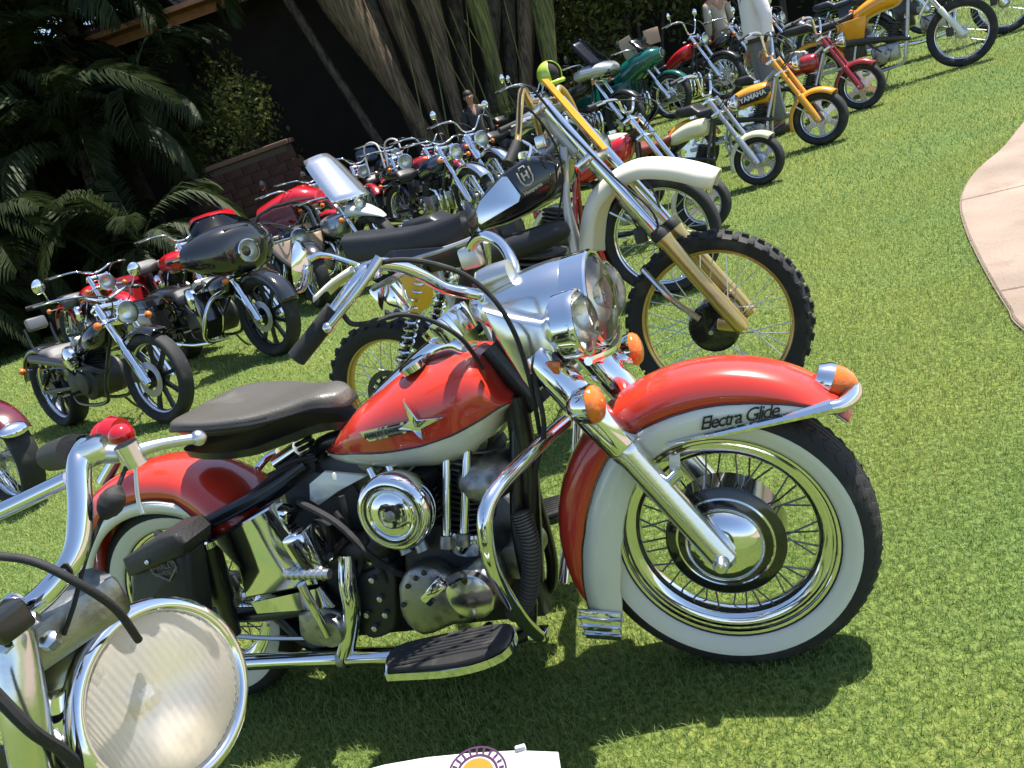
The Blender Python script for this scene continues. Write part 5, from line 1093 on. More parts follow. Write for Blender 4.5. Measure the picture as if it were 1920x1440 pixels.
# ---- touring machines under the trees
T, i = bike('windshield_tourer_motorcycle', 'white and silver touring motorcycle with crinkled clear windshield glinting in the sun', (G(1182, 262).x, G(1182, 262).y, 0), R(-48), .1, L=1.6, tank=frame_black, casem=engine_dark, ff=frame_black, rf=frame_black, group=back_g, lamp=0, seat_z=.8, ht=1.0, eng='four', mirrors=True, wf=.12, style='cast', hubm=blackcast, rim=blackcast)
hd = i['head']
ob('fairing', MB().loft([sring((hd.x+.42, 0, hd.z+.02), .12, .05, 24, 2.6), sring((hd.x+.3, 0, hd.z+.04), .26, .09, 24, 2.6), sring((hd.x+.05, 0, hd.z+.05), .32, .1, 24, 2.6), sring((hd.x-.12, 0, hd.z+.03), .28, .09, 24, 2.6)]), mat('pearl_grey', (.5, .52, .56), .2, .3, coat=1), T, 60)
ob('lamp_slot', MB().box((hd.x+.36, 0, hd.z-.02), (.12, .3, .09), bev=.03), black_paint, T)
screen(T, (hd.x+.3, 0, hd.z+.1), .27, .56, R(40), screen_clear, curve=.3, top=.8)
bag(T, -1.2, -1.8, .45, .75, .2, .42, frame_black)
T, i = bike('teal_motorcycle', 'teal green fairing motorcycle with clear bubble screen', (G(1268, 222).x, G(1268, 222).y, 0), R(-48), .1, L=1.5, tank=teal, ff=teal, rf=teal, group=back_g, lamp=0, seat_z=.8, eng='four', mirrors=True, ht=.95, wf=.11)
hd = i['head']
ob('fairing', MB().loft([sring((hd.x+.36, 0, hd.z+.02), .1, .07, 24, 2.4), sring((hd.x+.25, 0, hd.z+.0), .22, .13, 24, 2.4), sring((hd.x+.02, 0, hd.z-.06), .27, .18, 24, 2.4), sring((hd.x-.25, 0, hd.z-.16), .26, .22, 24, 2.4)]), teal, T, 60)
simple_lamp(T, Vector((hd.x+.37, 0, hd.z+.02)), .07); screen(T, (hd.x+.22, 0, hd.z+.12), .2, .3, R(48), screen_clear, curve=.4)
ob('belly_panel', MB().prism([(-.5, .75), (-.95, .7), (-.9, .3), (-.55, .3)], -.24, .24, .05), mat('dark_teal_paint', (.004, .06, .055), .25, coat=1), T)
bag(T, -1.15, -1.75, .5, .78, .18, .4, teal)
T, i = bike('scarlet_motorcycle', 'dark motorcycle with scarlet nose and large chrome wheels beside the teal one', (G(1366, 186).x, G(1366, 186).y, 0), R(-50), .1, L=1.5, tank=red2, ff=frame_black, rf=frame_black, group=back_g, eng='four', mirrors='chrome', bar_h=.2, disc=2, lamp=.09, ht=.98)
T, i = bike('grey_motorcycle', 'grey road motorcycle behind the man in white', (G(1500, 128).x, G(1500, 128).y, 0), R(-46), .1, L=1.5, tank=silver, ff=silver, rf=silver, group=back_g, eng='four', mirrors='chrome', lamp=.09)
T, i = bike('standard_motorcycle', 'black road motorcycle with light tank under the tree beyond the placards', (G(1120, 215).x, G(1120, 215).y, 0), R(-50), .1, L=1.5, tank=cream, ff=frame_black, rf=frame_black, group=back_g, eng='four', mirrors='chrome', lamp=.09, bar_h=.2)
# ---- near row: trail machine and minis
T, i = bike('trail_motorcycle', 'red trail motorcycle with red mudguard directly behind the cream mudguarded one', (G(1268, 548).x, G(1268, 548).y, 0), R(-24), .12, Rf=.335, Rr=.32, L=1.38, wf=.105, wr=.1, tank=red2, ff=red2, rf=red2, frame=dkred, eng='single', group=row_g, ffa=(55, 195), ffgap=.045, exh='high', seat_z=.76, ht=.95, mirrors=False, lamp=.07, lampm=black_paint, fork=alloy, tank_h=.2, bar_h=.12, style='spoke', wr_rim=.262, rrim=.24)
def mini(name, label, u, v, hd, Rf, L, tm, fm, **k):
    d = dict(Rf=Rf, Rr=Rf, L=L, wf=.11, wr=.12, rake=27, ht=Rf+.5, tz=Rf+.42, style='cast', hubm=chrome2, rim=chrome2, ncast=6, tank=tm, ff=fm, rf=fm, eng='single', seat_z=Rf+.34, seat_l=.5, tank_l=.38, tank_w=.1, tank_h=.16, bar_h=.16, bar_w=.26, bar_back=.12, fork_r=.021, lamp=.06, cast_w=1.9, signals=False, group=mini_g, disc=0, ffgap=.03, wr_rim=Rf*.66, rrim=Rf*.66, exh='high', mirrors=False, seat=vinyl, ffa=(50, 195))
    d.update(k); return bike(name, label, (G(u, v).x, G(u, v).y, 0), hd, .14, **d)
T, i = mini('mini_motorcycle', 'mini motorcycle with glossy red and cream tank beside the red trail machine', 1330, 432, R(-34), .19, 1.12, red2, cream, ffgap=.035, lamp=0, ht=.84, tz=.8, seat_z=.62, tank_l=.5, tank_w=.13, tank_h=.22, bar_h=.1)
ob('tank_top', MB().sphere((i['head'].x-.2, 0, .765), (.16, .1, .05), 20, 10), cream, T)
T, i = mini('mini_motorcycle', 'cream mini motorcycle with silver fork and cream mudguard', 1432, 346, R(-38), .195, 1.02, cream, cream, seat=mat('brown_seat', (.2, .04, .03), .5), fork=silver, lampm=chrome)
T, i = mini('mini_motorcycle', 'amber yellow mini motorcycle with fat tyres and lettered tank', 1547, 271, R(-38), .228, 1.16, yel, yel, fork=yel, wf=.13, wr=.14, tank_l=.46, tank_w=.12, tank_h=.2, fork_r=.024, frame=silver, bar_h=.2, ht=.76, tz=.64)
hd = i['head']; yw = -.121
xt = -.47; zt_ = i['sz']-.02
pan = ob('badge_panel', MB().prism([(xt-.17, zt_-.055), (xt-.18, zt_+.02), (xt+.12, zt_+.055), (xt+.14, zt_+.02), (xt+.08, zt_-.04)], -.1, -.124, .008), black_paint, T)
place_text('YAMAHA', .058, mat('white_letters', (.75, .75, .72), .4), 'tank_lettering', T, (xt-.03, -.1265, zt_), (1, 0, .13), (0, 0, 1), bold=.0015, depth=.0015)
T, i = mini('mini_motorcycle', 'red mini motorcycle with chrome lamp and red mudguard past the yellow one', 1622, 204, R(-38), .22, 1.1, dkred, dkred, fork=dkred, tank_l=.42, tank_w=.12, tank_h=.2, lampm=chrome, frame=silver, lamp=.07)
for s in (-1, 1): ob('knee_panel', MB().sphere((i['head'].x-.26, s*.112, i['sz']+.1), (.09, .012, .045), 18, 8), alloy, T)
T, i = bike('enduro_motorcycle', 'yellow enduro motorcycle with long black seat and large silver wheels', (G(1812, 123).x, G(1812, 123).y, 0), R(-33), .12, Rf=.325, Rr=.31, L=1.42, wf=.08, wr=.1, tank=yel, ff=offw, rf=yel, eng='single', frame=silver, group=row_g, rim=chrome2, exh='high', seat_z=.82, ht=1.0, lamp=0, mirrors=False, fork=offw, fork_r=.025, high_ff=True, bar_h=.12, sidepanel=yel, signals=False, hubm=silver, seat_l=.75)
T, i = bike('dark_enduro_motorcycle', 'dark motorcycle with wire wheels just past the yellow enduro', (G(1890, 62).x, G(1890, 62).y, 0), R(-34), .12, Rf=.34, L=1.45, wf=.09, tank=navy, ff=frame_black, rf=frame_black, eng='single', group=row_g, mirrors=False, high_ff=True, seat_z=.82, ht=1.0, lamp=.07)
T, i = bike('silver_road_motorcycle', 'silver tanked road motorcycle with navy seat behind the yellow enduro', (G(1745, 62).x, G(1745, 62).y, 0), R(-34), .12, L=1.5, tank=silver, ff=silver, rf=silver, eng='four', group=row_g, mirrors='chrome', seat=mat('navy_seat', (.02, .025, .05), .4), seat_z=.8)
# ---- maroon cruiser cut by the left edge of the lawn view
T, i = bike('maroon_cruiser_motorcycle', 'maroon cruiser with long chrome-tipped front mudguard and wide front tyre', (G(50, 944).x, G(50, 944).y, 0), R(-42), .1, steer=.05, L=1.6, Rf=.32, wf=.15, tank=maroon, ff=maroon, rf=maroon, mirrors='chrome', group=back_g, style='spoke', ffa=(28, 170), ffgap=.03, lamp=.09, bar_h=.15)
a = R(30); i['front'].append(ob('mudguard_tip', MB().sphere((math.cos(a)*.35, 0, .32+math.sin(a)*.35), (.05, .085, .03), 16, 10, Matrix.Rotation(R(50), 3, 'Y')), chrome, T))

# ---- lime helmet resting on the chrome roadster, cardboard placards tied to the far bars
hp = hel.matrix_world if False else None
def on(T, l): M_ = Matrix.Rotation(T.rotation_euler.z, 3, 'Z')@Matrix.Rotation(T.rotation_euler.x, 3, 'X'); return T.location+M_@Vector(l)
lime = paint('lime_shell', (.5, .66, .08))
c = wall_at_depth = deep(1030, 140, 10.6)
Th = thing('helmet', 'lime green open face helmet resting over the chrome roadster', 'helmet', c, R(-60), 0)
sh = MB()
for a_ in range(0, 14):
    pass
rings = []
for i_ in range(13):
    f = i_/12; a_ = -.55+(math.pi/2+.55)*f; rings.append([Vector((.165*math.cos(a_)*math.cos(t)*(1.05), .135*math.cos(a_)*math.sin(t), .16*math.sin(a_))) for t in np.linspace(.75, 2*math.pi-.75, 25) if True] if f < .5 else [Vector((.165*math.cos(a_)*math.cos(t)*1.05, .135*math.cos(a_)*math.sin(t), .16*math.sin(a_))) for t in np.linspace(.75*(1-(f-.5)*2)**.5, 2*math.pi-.75*(1-(f-.5)*2)**.5, 25)])
ob('shell', MB().grid(rings), lime, Th, 180, solid=.012)
ob('lining', MB().sphere((-.01, 0, 0), (.145, .12, .14), 18, 12), mat('helmet_lining', (.02, .02, .02), .9), Th)
ob('chin_bar', MB().tube([(-.02, -.132, -.07), (.1, -.11, -.1), (.165, 0, -.1), (.1, .11, -.1), (-.02, .132, -.07)], .028, 10), lime, Th)
card = mat('cardboard', (.48, .34, .22), .8, var=.12, vscale=5)
for k, (u, v, t, wd, hg, lab) in enumerate([(1178, 92, 13.2, .2, .34, 'narrow tan cardboard placard propped on a bar left of the teal motorcycle'), (1222, 68, 14.2, .27, .24, 'square tan cardboard placard above the teal motorcycle screen')]):
    c = deep(u, v, t); Tq = thing('cardboard_placard', lab, 'placard', (c.x, c.y, 0), R(-12+20*k))
    ob('card', MB().box((0, 0, c.z), (wd, .012, hg), Matrix.Rotation(R(-12+14*k), 3, 'Y'), .003), card, Tq); ob('stake', MB().tube([(0, .012, -.05), (0, .012, c.z+hg*.3)], .012, 8), bark if 'bark' in globals() else rubber, Tq)
# ------------------------------------------------------------------ foreground machine: round headlamp and bars, cut by the frame
def build_front():
    HC = deep(306, 1302, .9); HD = R(-14); ST = R(-20)
    lc = Vector((-.2, 0, 0)); off = Matrix.Rotation(HD, 3, 'Z')@lc
    pos = (HC.x-off.x-.02, HC.y-off.y-.02, 0)
    T, i = bike('headlamp_motorcycle', 'motorcycle in front with large round fluted headlamp and tall chrome bar', pos, HD, 0.0, group='motorcycles in the near row', Rf=.33, L=1.45, ht=.93, lamp=0, mirrors=False, signals=False, bar_h=.1, bar_w=.05, tank=black_paint, ff=black_paint, rf=black_paint, seat_z=.7, eng='single', lampm=black_paint, ffa=(70, 140), wf=.09)
    for o in list(i['front']):
        if o.name.startswith(('handlebar', 'grip', 'lever', 'cable')): bpy.data.objects.remove(o)
    P = Pose(pos, HD, 0.0)
    def w(u, v, t): return P.w2l(deep(u, v, t))
    ax = P.I@(Matrix.Rotation(R(-34), 3, 'Z')@Vector((1, 0, .2))); c = P.w2l(HC); r = .0865
    hl = ob('headlight', MB().lathe([(-.11, 0), (-.105, .03), (-.09, .055), (-.06, .076), (-.035, .084), (-.03, .086)], c, ax, 56), black_paint, T, 60)
    ob('headlight_rim', MB().lathe([(-.046, .086), (-.044, .094), (-.02, .099), (-.006, .1005), (.005, .0995), (.011, .0955), (.013, .09), (.011, .0855), (.002, .0835)], c, ax, 72), chrome, hl, 60)
    ob('reflector', MB().lathe([(.0, .083), (-.018, .073), (-.04, .05), (-.05, .015), (-.035, .012), (-.03, 0)], c, ax, 48), mat('warm_reflector', (.93, .88, .8), .42, .85, bump=.15, bscale=30), hl)
    ax.normalize(); up = Vector((0, 0, 1)); side = ax.cross(up).normalized(); up = side.cross(ax)
    # fluted lens: ribs run up and down across the glass
    def lz(y, z):
        rr = math.hypot(y, z)/.0845; return .0015+.02*math.sqrt(max(0, 1-rr*rr*.92))
    G3 = []
    for a_ in range(181):
        y = .0843*math.sin(math.pi*(a_/180-.5)); zm = math.sqrt(max(1e-6, .0845**2-y*y)); rib = .00035*math.sin(math.asin(max(-1, min(1, y/.0845)))*64)
        G3.append([c+side*y+up*(zm*math.sin(math.pi*(b_/32-.5)))+ax*(lz(y, zm*math.sin(math.pi*(b_/32-.5)))+rib*(1 if 1 < b_ < 31 else 0)) for b_ in range(33)])
    ob('lens', MB().grid(G3), mat('fluted_lamp_glass', (.98, .9, .78), .13, 0, trans=.8, ior=1.22, coat=.7), hl, 180)
    # chrome bar rising past the lamp, grip and lever at its end
    bar = [w(-40, 1215, .80), w(30, 1160, .81), w(95, 1105, .82), w(140, 1040, .83), w(150, 970, .84), w(148, 905, .85), w(150, 862, .86), w(160, 838, .88), w(150, 835, .93)]
    i['front'] = []
    ob('handlebar', MB().tube(bar, [.0118]*9, 18), chrome, T, 80)
    ob('grip', MB().tube([w(140, 845, .9), w(118, 850, .98), w(98, 856, 1.06)], .018, 14), rubber, T)
    ob('clamp_housing', MB().box(w(175, 845, .87), (.03, .036, .026), Matrix.Rotation(R(30), 3, 'Z'), .008), chrome2, T)
    lv = [w(185, 850, .87), w(240, 850, .87), w(300, 833, .885), w(372, 821, .9)]; mm = MB().tube(lv, [.011, .0085, .006, .0055], 10); mm.sphere(lv[-1], .0085, 10, 8); ob('lever', mm, brushed, T)
    ob('lever_pivot', MB().lathe([(-.012, 0), (-.012, .012), (.012, .012), (.012, 0)], w(245, 852, .865), (0, 0, 1), 16), chrome2, T)
    ob('cross_bar', MB().tube([w(-60, 985, .86), w(30, 945, .86), w(128, 898, .85)], .0085, 12), chrome, T, 80)
    ob('cable', MB().tube([w(-30, 1040, .78), w(60, 1052, .78), w(140, 1090, .79), w(215, 1140, .82), w(260, 1200, .86)], .0042, 10), rubber, T)
    ob('cable', MB().tube([w(238, 872, .86), w(222, 910, .855), w(205, 945, .85), w(185, 985, .85), w(160, 1050, .84), w(140, 1130, .83), w(120, 1190, .83)], .0024, 8), rubber, T)
    bt = [w(222, 910, .852), w(217, 922, .852), w(212, 935, .85), w(206, 948, .85), w(200, 960, .85), w(195, 972, .85)]; ob('cable_boot', MB().tube(bt, [.003, .0095, .0125, .0125, .01, .004], 20, 8), rubber, T)
    ob('cable', MB().tube([w(254, 870, .87), w(256, 905, .87), w(260, 940, .87), w(268, 963, .87)], .0022, 8), brushed, T)
    # yoke, gauge, stanchions
    ob('upper_yoke', MB().box(w(75, 1190, .85), (.07, .16, .05), Matrix.Rotation(R(-34), 3, 'Z'), .012), alloy, T)
    ob('gauge', MB().lathe([(-.04, 0), (-.04, .028), (0, .032), (.01, .032), (.012, .028), (.012, 0)], w(108, 1245, .86), (.3, -.5, .8), 24), mat('gauge_brass', (.5, .5, .3), .25, .9), T)
    ob('fork_tube', MB().tube([w(20, 1180, .8), w(45, 1330, .8), w(70, 1470, .82)], .021, 14), chrome2, T)
    ob('fork_tube', MB().tube([w(150, 1180, .93), w(175, 1330, .95), w(200, 1470, .97)], .021, 14), black_paint, T)
    ob('lamp_ear', MB().prism([(c.x-.12, c.z-.06), (c.x-.05, c.z-.05), (c.x-.05, c.z+.04), (c.x-.12, c.z+.05)], c.y-.1, c.y-.094, .002), frame_black, T)
    ob('wiring', MB().tube([w(-20, 1290, .74), w(60, 1370, .76), w(120, 1410, .8), w(170, 1460, .84)], .006, 8), rubber, T)
    ob('wiring', MB().tube([w(40, 1290, .83), w(50, 1340, .82), w(100, 1350, .84), w(130, 1320, .87)], .004, 8), rubber, T)
    for q_, (u_, v_) in enumerate(((30, 1135), (62, 1168), (100, 1205), (20, 1215))): ob('bolt', MB().lathe([(0, .009), (.01, .009), (.012, .006), (.012, 0)], w(u_, v_, .79), (.2, -.5, .8), 6), chrome2, T)
    ob('switch_box', MB().box(w(12, 1165, .77), (.03, .035, .03), Matrix.Rotation(R(-20), 3, 'Z'), .006), frame_black, T)
    ob('fork_ear', MB().tube([w(110, 1205, .88), w(150, 1225, .9), w(180, 1250, .9)], .014, 12), black_paint, T)
    ob('bracket', MB().tube([w(175, 1165, .92), w(215, 1150, .92), w(240, 1160, .93)], .012, 10), chrome, T)
    return T
front_bike = build_front()
# ------------------------------------------------------------------ white placard with round emblem standing on the lawn by the front machine
def build_placard():
    c = deep(880, 1480, 1.62); hd = R(-6)
    T = thing('placard', 'white placard with round purple and orange emblem on a wire stake in the grass', 'placard', (c.x, c.y, 0), hd)
    P = Pose((c.x, c.y, 0), hd, 0)
    # board plane leans back, faces up toward the viewer
    nrm = Vector((0, -.62, .78)).normalized(); xr = Vector((1, 0, 0)); up = nrm.cross(xr).normalized(); up = up if up.z > 0 else -up
    def hit(u, v):
        o = P.w2l(CPOS); d = P.I@ray(u, v); pc = P.w2l(c); t = (pc-o).dot(nrm)/d.dot(nrm); return o+d*t
    out = [hit(655, 1452), hit(720, 1434), hit(800, 1420), hit(880, 1412), hit(970, 1407), hit(1046, 1410), hit(1052, 1450), hit(1056, 1540), hit(650, 1560)]
    wp = mat('placard_white', (.82, .82, .81), .45)
    b = ob('board', MB().loft([[p-nrm*.006 for p in out], out]), wp, T, 30)
    ob('hook', MB().box((hit(976, 1403)+hit(976, 1403))/2, (.02, .008, .012), bev=.002), wp, T)
    e = hit(895, 1450); pur = mat('emblem_purple', (.09, .03, .09), .5); ora = mat('emblem_orange', (.8, .25, .03), .5)
    def disc(r0, r1, m, h, name):
        a1 = [e+xr*(r1*math.cos(t))+up*(r1*.8*math.sin(t))+nrm*h for t in np.linspace(0, 2*math.pi, 49)[:-1]]; a0 = [e+xr*(r0*math.cos(t))+up*(r0*.8*math.sin(t))+nrm*h for t in np.linspace(0, 2*math.pi, 49)[:-1]]
        ob(name, MB().add(a0+a1, [(j, (j+1) % 48, 48+(j+1) % 48, 48+j) for j in range(48)]), m, b)
    disc(.055, .059, pur, .001, 'emblem_ring'); disc(.037, .042, pur, .001, 'emblem_ring'); disc(.0, .033, ora, .001, 'emblem_centre')
    for k in range(22):
        t = math.pi*2*k/22; a_ = e+xr*(.0485*math.cos(t))+up*(.0388*math.sin(t))+nrm*.0012
        d1 = (xr*math.cos(t)+up*.8*math.sin(t)).normalized(); d2 = nrm.cross(d1)
        ob('emblem_mark', MB().add([a_-d1*.005-d2*.002, a_+d1*.005-d2*.002, a_+d1*.005+d2*.002, a_-d1*.005+d2*.002], [(0, 1, 2, 3)]), pur, b)
    pc = P.w2l(c)
    for s in (-.08, .12): ob('stake', MB().tube([pc+xr*s-nrm*.008, Vector((pc.x+s, pc.y+.02, .0))+Vector((0, 0, -.03))], .004, 6), brushed, T)
    return T
placard = build_placard()
# ------------------------------------------------------------------ background: wall, planter, palms, trees
wall_m = mat('dark_wall', (.016, .012, .01), .85, var=.3, vscale=2, bump=.4, bscale=25)
terr = mat('terracotta', (.5, .24, .15), .7, var=.2, vscale=6, bump=.3)
bark = mat('bark', (.06, .05, .042), .9, var=.35, vscale=7, bump=.8, bscale=22)
palm_bark = fibre('palm_bark', (.028, .02, .014), (.11, .085, .06), (14, 14, 5))
sheath_b = fibre('dry_sheath', (.04, .026, .015), (.19, .13, .075))
sheath_g = fibre('green_sheath', (.045, .05, .015), (.2, .2, .05))
def leafmat(name, c0, c1, tl=.35):
    m = bpy.data.materials.new(name); m.use_nodes = True; nt = m.node_tree; b = nt.nodes['Principled BSDF']; out = nt.nodes['Material Output']
    g = nt.nodes.new('ShaderNodeNewGeometry'); tc = nt.nodes.new('ShaderNodeTexCoord'); n = nt.nodes.new('ShaderNodeTexNoise'); n.inputs['Scale'].default_value = 3
    nt.links.new(tc.outputs['Object'], n.inputs['Vector']); r = nt.nodes.new('ShaderNodeValToRGB')
    ad = nt.nodes.new('ShaderNodeMath'); ad.operation = 'ADD'; ml = nt.nodes.new('ShaderNodeMath'); ml.operation = 'MULTIPLY'; ml.inputs[1].default_value = .5
    nt.links.new(g.outputs['Random Per Island'], ml.inputs[0]); nt.links.new(ml.outputs[0], ad.inputs[0]); ml2 = nt.nodes.new('ShaderNodeMath'); ml2.operation = 'MULTIPLY'; ml2.inputs[1].default_value = .5
    nt.links.new(n.outputs['Fac'], ml2.inputs[0]); nt.links.new(ml2.outputs[0], ad.inputs[1]); nt.links.new(ad.outputs[0], r.inputs['Fac'])
    r.color_ramp.elements[0].color = (*c0, 1); r.color_ramp.elements[1].color = (*c1, 1); r.color_ramp.elements[0].position = .2; r.color_ramp.elements[1].position = .8
    nt.links.new(r.outputs[0], b.inputs['Base Color']); b.inputs['Roughness'].default_value = .6; b.inputs['Specular IOR Level'].default_value = .25
    t = nt.nodes.new('ShaderNodeBsdfTranslucent'); nt.links.new(r.outputs[0], t.inputs[0]); mx = nt.nodes.new('ShaderNodeMixShader'); mx.inputs[0].default_value = tl
    nt.links.new(b.outputs[0], mx.inputs[1]); nt.links.new(t.outputs[0], mx.inputs[2]); nt.links.new(mx.outputs[0], out.inputs[0]); return m
leaf_palm = leafmat('palm_leaf', (.014, .024, .009), (.05, .07, .025)); leaf_tree = leafmat('tree_leaf', (.03, .05, .014), (.1, .13, .03)); leaf_bush = leafmat('bush_leaf', (.05, .07, .018), (.16, .17, .04))  # palm leaf set extra dark: the bed's deep shade is in its colour
def arr_mesh(name, V, F, m):
    me = bpy.data.meshes.new(name); V = np.asarray(V, np.float32); F = np.asarray(F, np.int32); k = F.shape[1]
    me.vertices.add(len(V)); me.vertices.foreach_set('co', V.ravel()); me.loops.add(F.size); me.loops.foreach_set('vertex_index', F.ravel()); me.polygons.add(len(F))
    me.polygons.foreach_set('loop_start', np.arange(0, F.size, k, dtype=np.int32)); me.update(calc_edges=True); me.validate(); me.materials.append(m); return me
def leaf_cloud(clumps, n, size, seed=0, droop=.3):
    """clumps: (centre, radii); n leaves: kite shaped, in random attitude"""
    g = np.random.default_rng(seed); w = np.array([c[1][0]*c[1][1]*c[1][2] for c in clumps])**(2/3); w /= w.sum(); ci = g.choice(len(clumps), n, p=w)
    C = np.array([c[0] for c in clumps])[ci]; Rd = np.array([c[1] for c in clumps])[ci]
    d = g.normal(size=(n, 3)); d /= np.linalg.norm(d, axis=1)[:, None]; r = g.uniform(.35, 1.05, n)**.6
    P = C+d*Rd*r[:, None]; a = g.normal(size=(n, 3)); a[:, 2] -= droop; a /= np.linalg.norm(a, axis=1)[:, None]; b = np.cross(a, g.normal(size=(n, 3))); b /= np.linalg.norm(b, axis=1)[:, None]
    s = size*g.uniform(.6, 1.3, n)[:, None]
    V = np.stack([P, P+a*s*.5+b*s*.24, P+a*s, P+a*s*.5-b*s*.24], 1).reshape(-1, 3); F = np.arange(4*n).reshape(-1, 4); return V, F
def frond_mesh(seed, L=2.2, droop=1.1, n=64, ll=.5, lw=.017):
    g = np.random.default_rng(seed); V = []; F = []
    def cur(t): 
        a = .9-droop*1.5*t; return np.array([L*t*(.95-.25*droop*t*t), 0, L*(.75*t-droop*.78*t*t)])
    pts = [cur(t) for t in np.linspace(0, 1, 14)]
    for k in range(13):
        o = len(V); r0, r1 = .02*(1-k/14), .02*(1-(k+1)/14)
        for p, r in ((pts[k], r0), (pts[k+1], r1)): V += [p+[0, r, 0], p+[0, 0, r], p+[0, -r, 0]]
        F += [(o, o+3, o+4, o+1), (o+1, o+4, o+5, o+2)]
    for j in range(n):
        t = .14+.86*j/n; p = cur(t); tg = cur(min(1, t+.02))-cur(t-.02); tg /= np.linalg.norm(tg); l = ll*(math.sin(math.pi*(.12+.86*t))**.7)*g.uniform(.85, 1.1)
        for s in (-1, 1):
            d = tg*.62+np.array([0, s*.8, -.12+g.normal()*.1]); d /= np.linalg.norm(d); wv = np.cross(d, [0, 0, 1.]); wv = np.cross(wv, d)*.35+np.cross(d, [0, 0, 1]); wv = wv/np.linalg.norm(wv)*lw
            q1 = p+d*l*.5; q2 = q1+(d+np.array([0, 0, -.75]))*l*.42; o = len(V)
            V += [p-wv*.4, p+wv*.4, q1+wv, q1-wv, q2]; F += [(o, o+1, o+2, o+3), (o+3, o+2, o+4, o+4)]
    F = [f if f[2] != f[3] else (f[0], f[1], f[2], f[2]) for f in F]
    me = bpy.data.meshes.new('frond'); me.from_pydata([tuple(v) for v in V], [], [f if f[2] != f[3] else f[:3] for f in F]); me.update(); me.materials.append(leaf_palm); return me
FR = [frond_mesh(s, 1.9+.25*(s % 3), .95+.26*(s % 4)) for s in range(6)]
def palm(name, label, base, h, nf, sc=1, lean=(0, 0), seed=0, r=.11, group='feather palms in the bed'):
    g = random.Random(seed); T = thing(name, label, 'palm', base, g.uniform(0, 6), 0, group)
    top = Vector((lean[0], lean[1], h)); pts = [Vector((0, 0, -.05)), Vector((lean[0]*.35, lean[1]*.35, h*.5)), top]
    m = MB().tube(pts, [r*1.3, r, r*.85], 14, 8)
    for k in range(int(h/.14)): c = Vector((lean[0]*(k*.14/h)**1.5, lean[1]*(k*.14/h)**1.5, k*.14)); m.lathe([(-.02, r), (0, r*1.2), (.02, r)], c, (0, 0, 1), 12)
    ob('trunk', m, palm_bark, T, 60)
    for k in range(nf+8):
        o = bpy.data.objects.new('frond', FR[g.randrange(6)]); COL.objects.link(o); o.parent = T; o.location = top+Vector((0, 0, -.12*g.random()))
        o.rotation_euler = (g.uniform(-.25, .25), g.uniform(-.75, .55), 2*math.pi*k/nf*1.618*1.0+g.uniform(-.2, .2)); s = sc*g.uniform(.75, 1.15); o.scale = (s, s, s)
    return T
# dark building behind with a terracotta eave
def wall_at(u, v, y): a = ray(u, v); t = y/a.y; return CPOS+a*t
bz = wall_at(440, -6, 18.5)
Tb = thing('garden_house', 'dark garden house behind the palms with terracotta eave', 'house', (-4, 18.5, 0))
ob('wall', MB().box((-3.0, .8, 2.2), (20, .5, 4.6)), wall_m, Tb)
ob('wall', MB().box((7.5, 1.6, 2.2), (12, .4, 4.4)), wall_m, Tb)
ob('eave', MB().box((0, .1, bz.z+.05), (14, 1.6, .1), bev=.02), terr, Tb)
ob('roof', MB().prism([(0, 0)], 0, 0) if False else MB().box((0, 1.2, bz.z+.35), (14, 3, .3), Matrix.Rotation(R(14), 3, 'X')), terr, Tb)
# planter of dark red brick
pc = wall_at(480, 330, 15.2)
Tp = thing('brick_planter', 'dark red brick planter beside the palm clump', 'planter', (pc.x, 15.2, 0), 0)
brick = mat('planter_brick', (.045, .016, .012), .85, var=.35, vscale=9, bump=.4); mort = mat('planter_mortar', (.08, .06, .05), .95)
pz = wall_at(530, 270, 15.2).z; pw = 1.7
ob('core', MB().box((-.2, .35, pz/2), (pw, .8, pz-.06)), mort, Tp)
nb = 0; rows = int(pz/.16)
bd = MB().box((0, 0, 0), (.3, .05, .14), bev=.006).data('brick', brick)
for rr_ in range(rows):
    for cc_ in range(6):
        o = bpy.data.objects.new('brick', bd); COL.objects.link(o); o.parent = Tp; o.location = (-.2-pw/2+.16+cc_*.31-(.0 if rr_ % 2 else .1)+.05, -.06, .08+rr_*.16); nb += 1
ob('coping', MB().box((-.2, .33, pz+.02), (pw+.14, .92, .08), bev=.015), mat('planter_coping', (.12, .07, .05), .8), Tp)
V, F = leaf_cloud([((-.5, .35, pz+.45), (.8, .5, .55)), ((.2, .35, pz+.75), (.5, .4, .6))], 1500, .1, 3); ob('leaves', arr_mesh('leaves', V, F, leaf_bush), None, Tp)
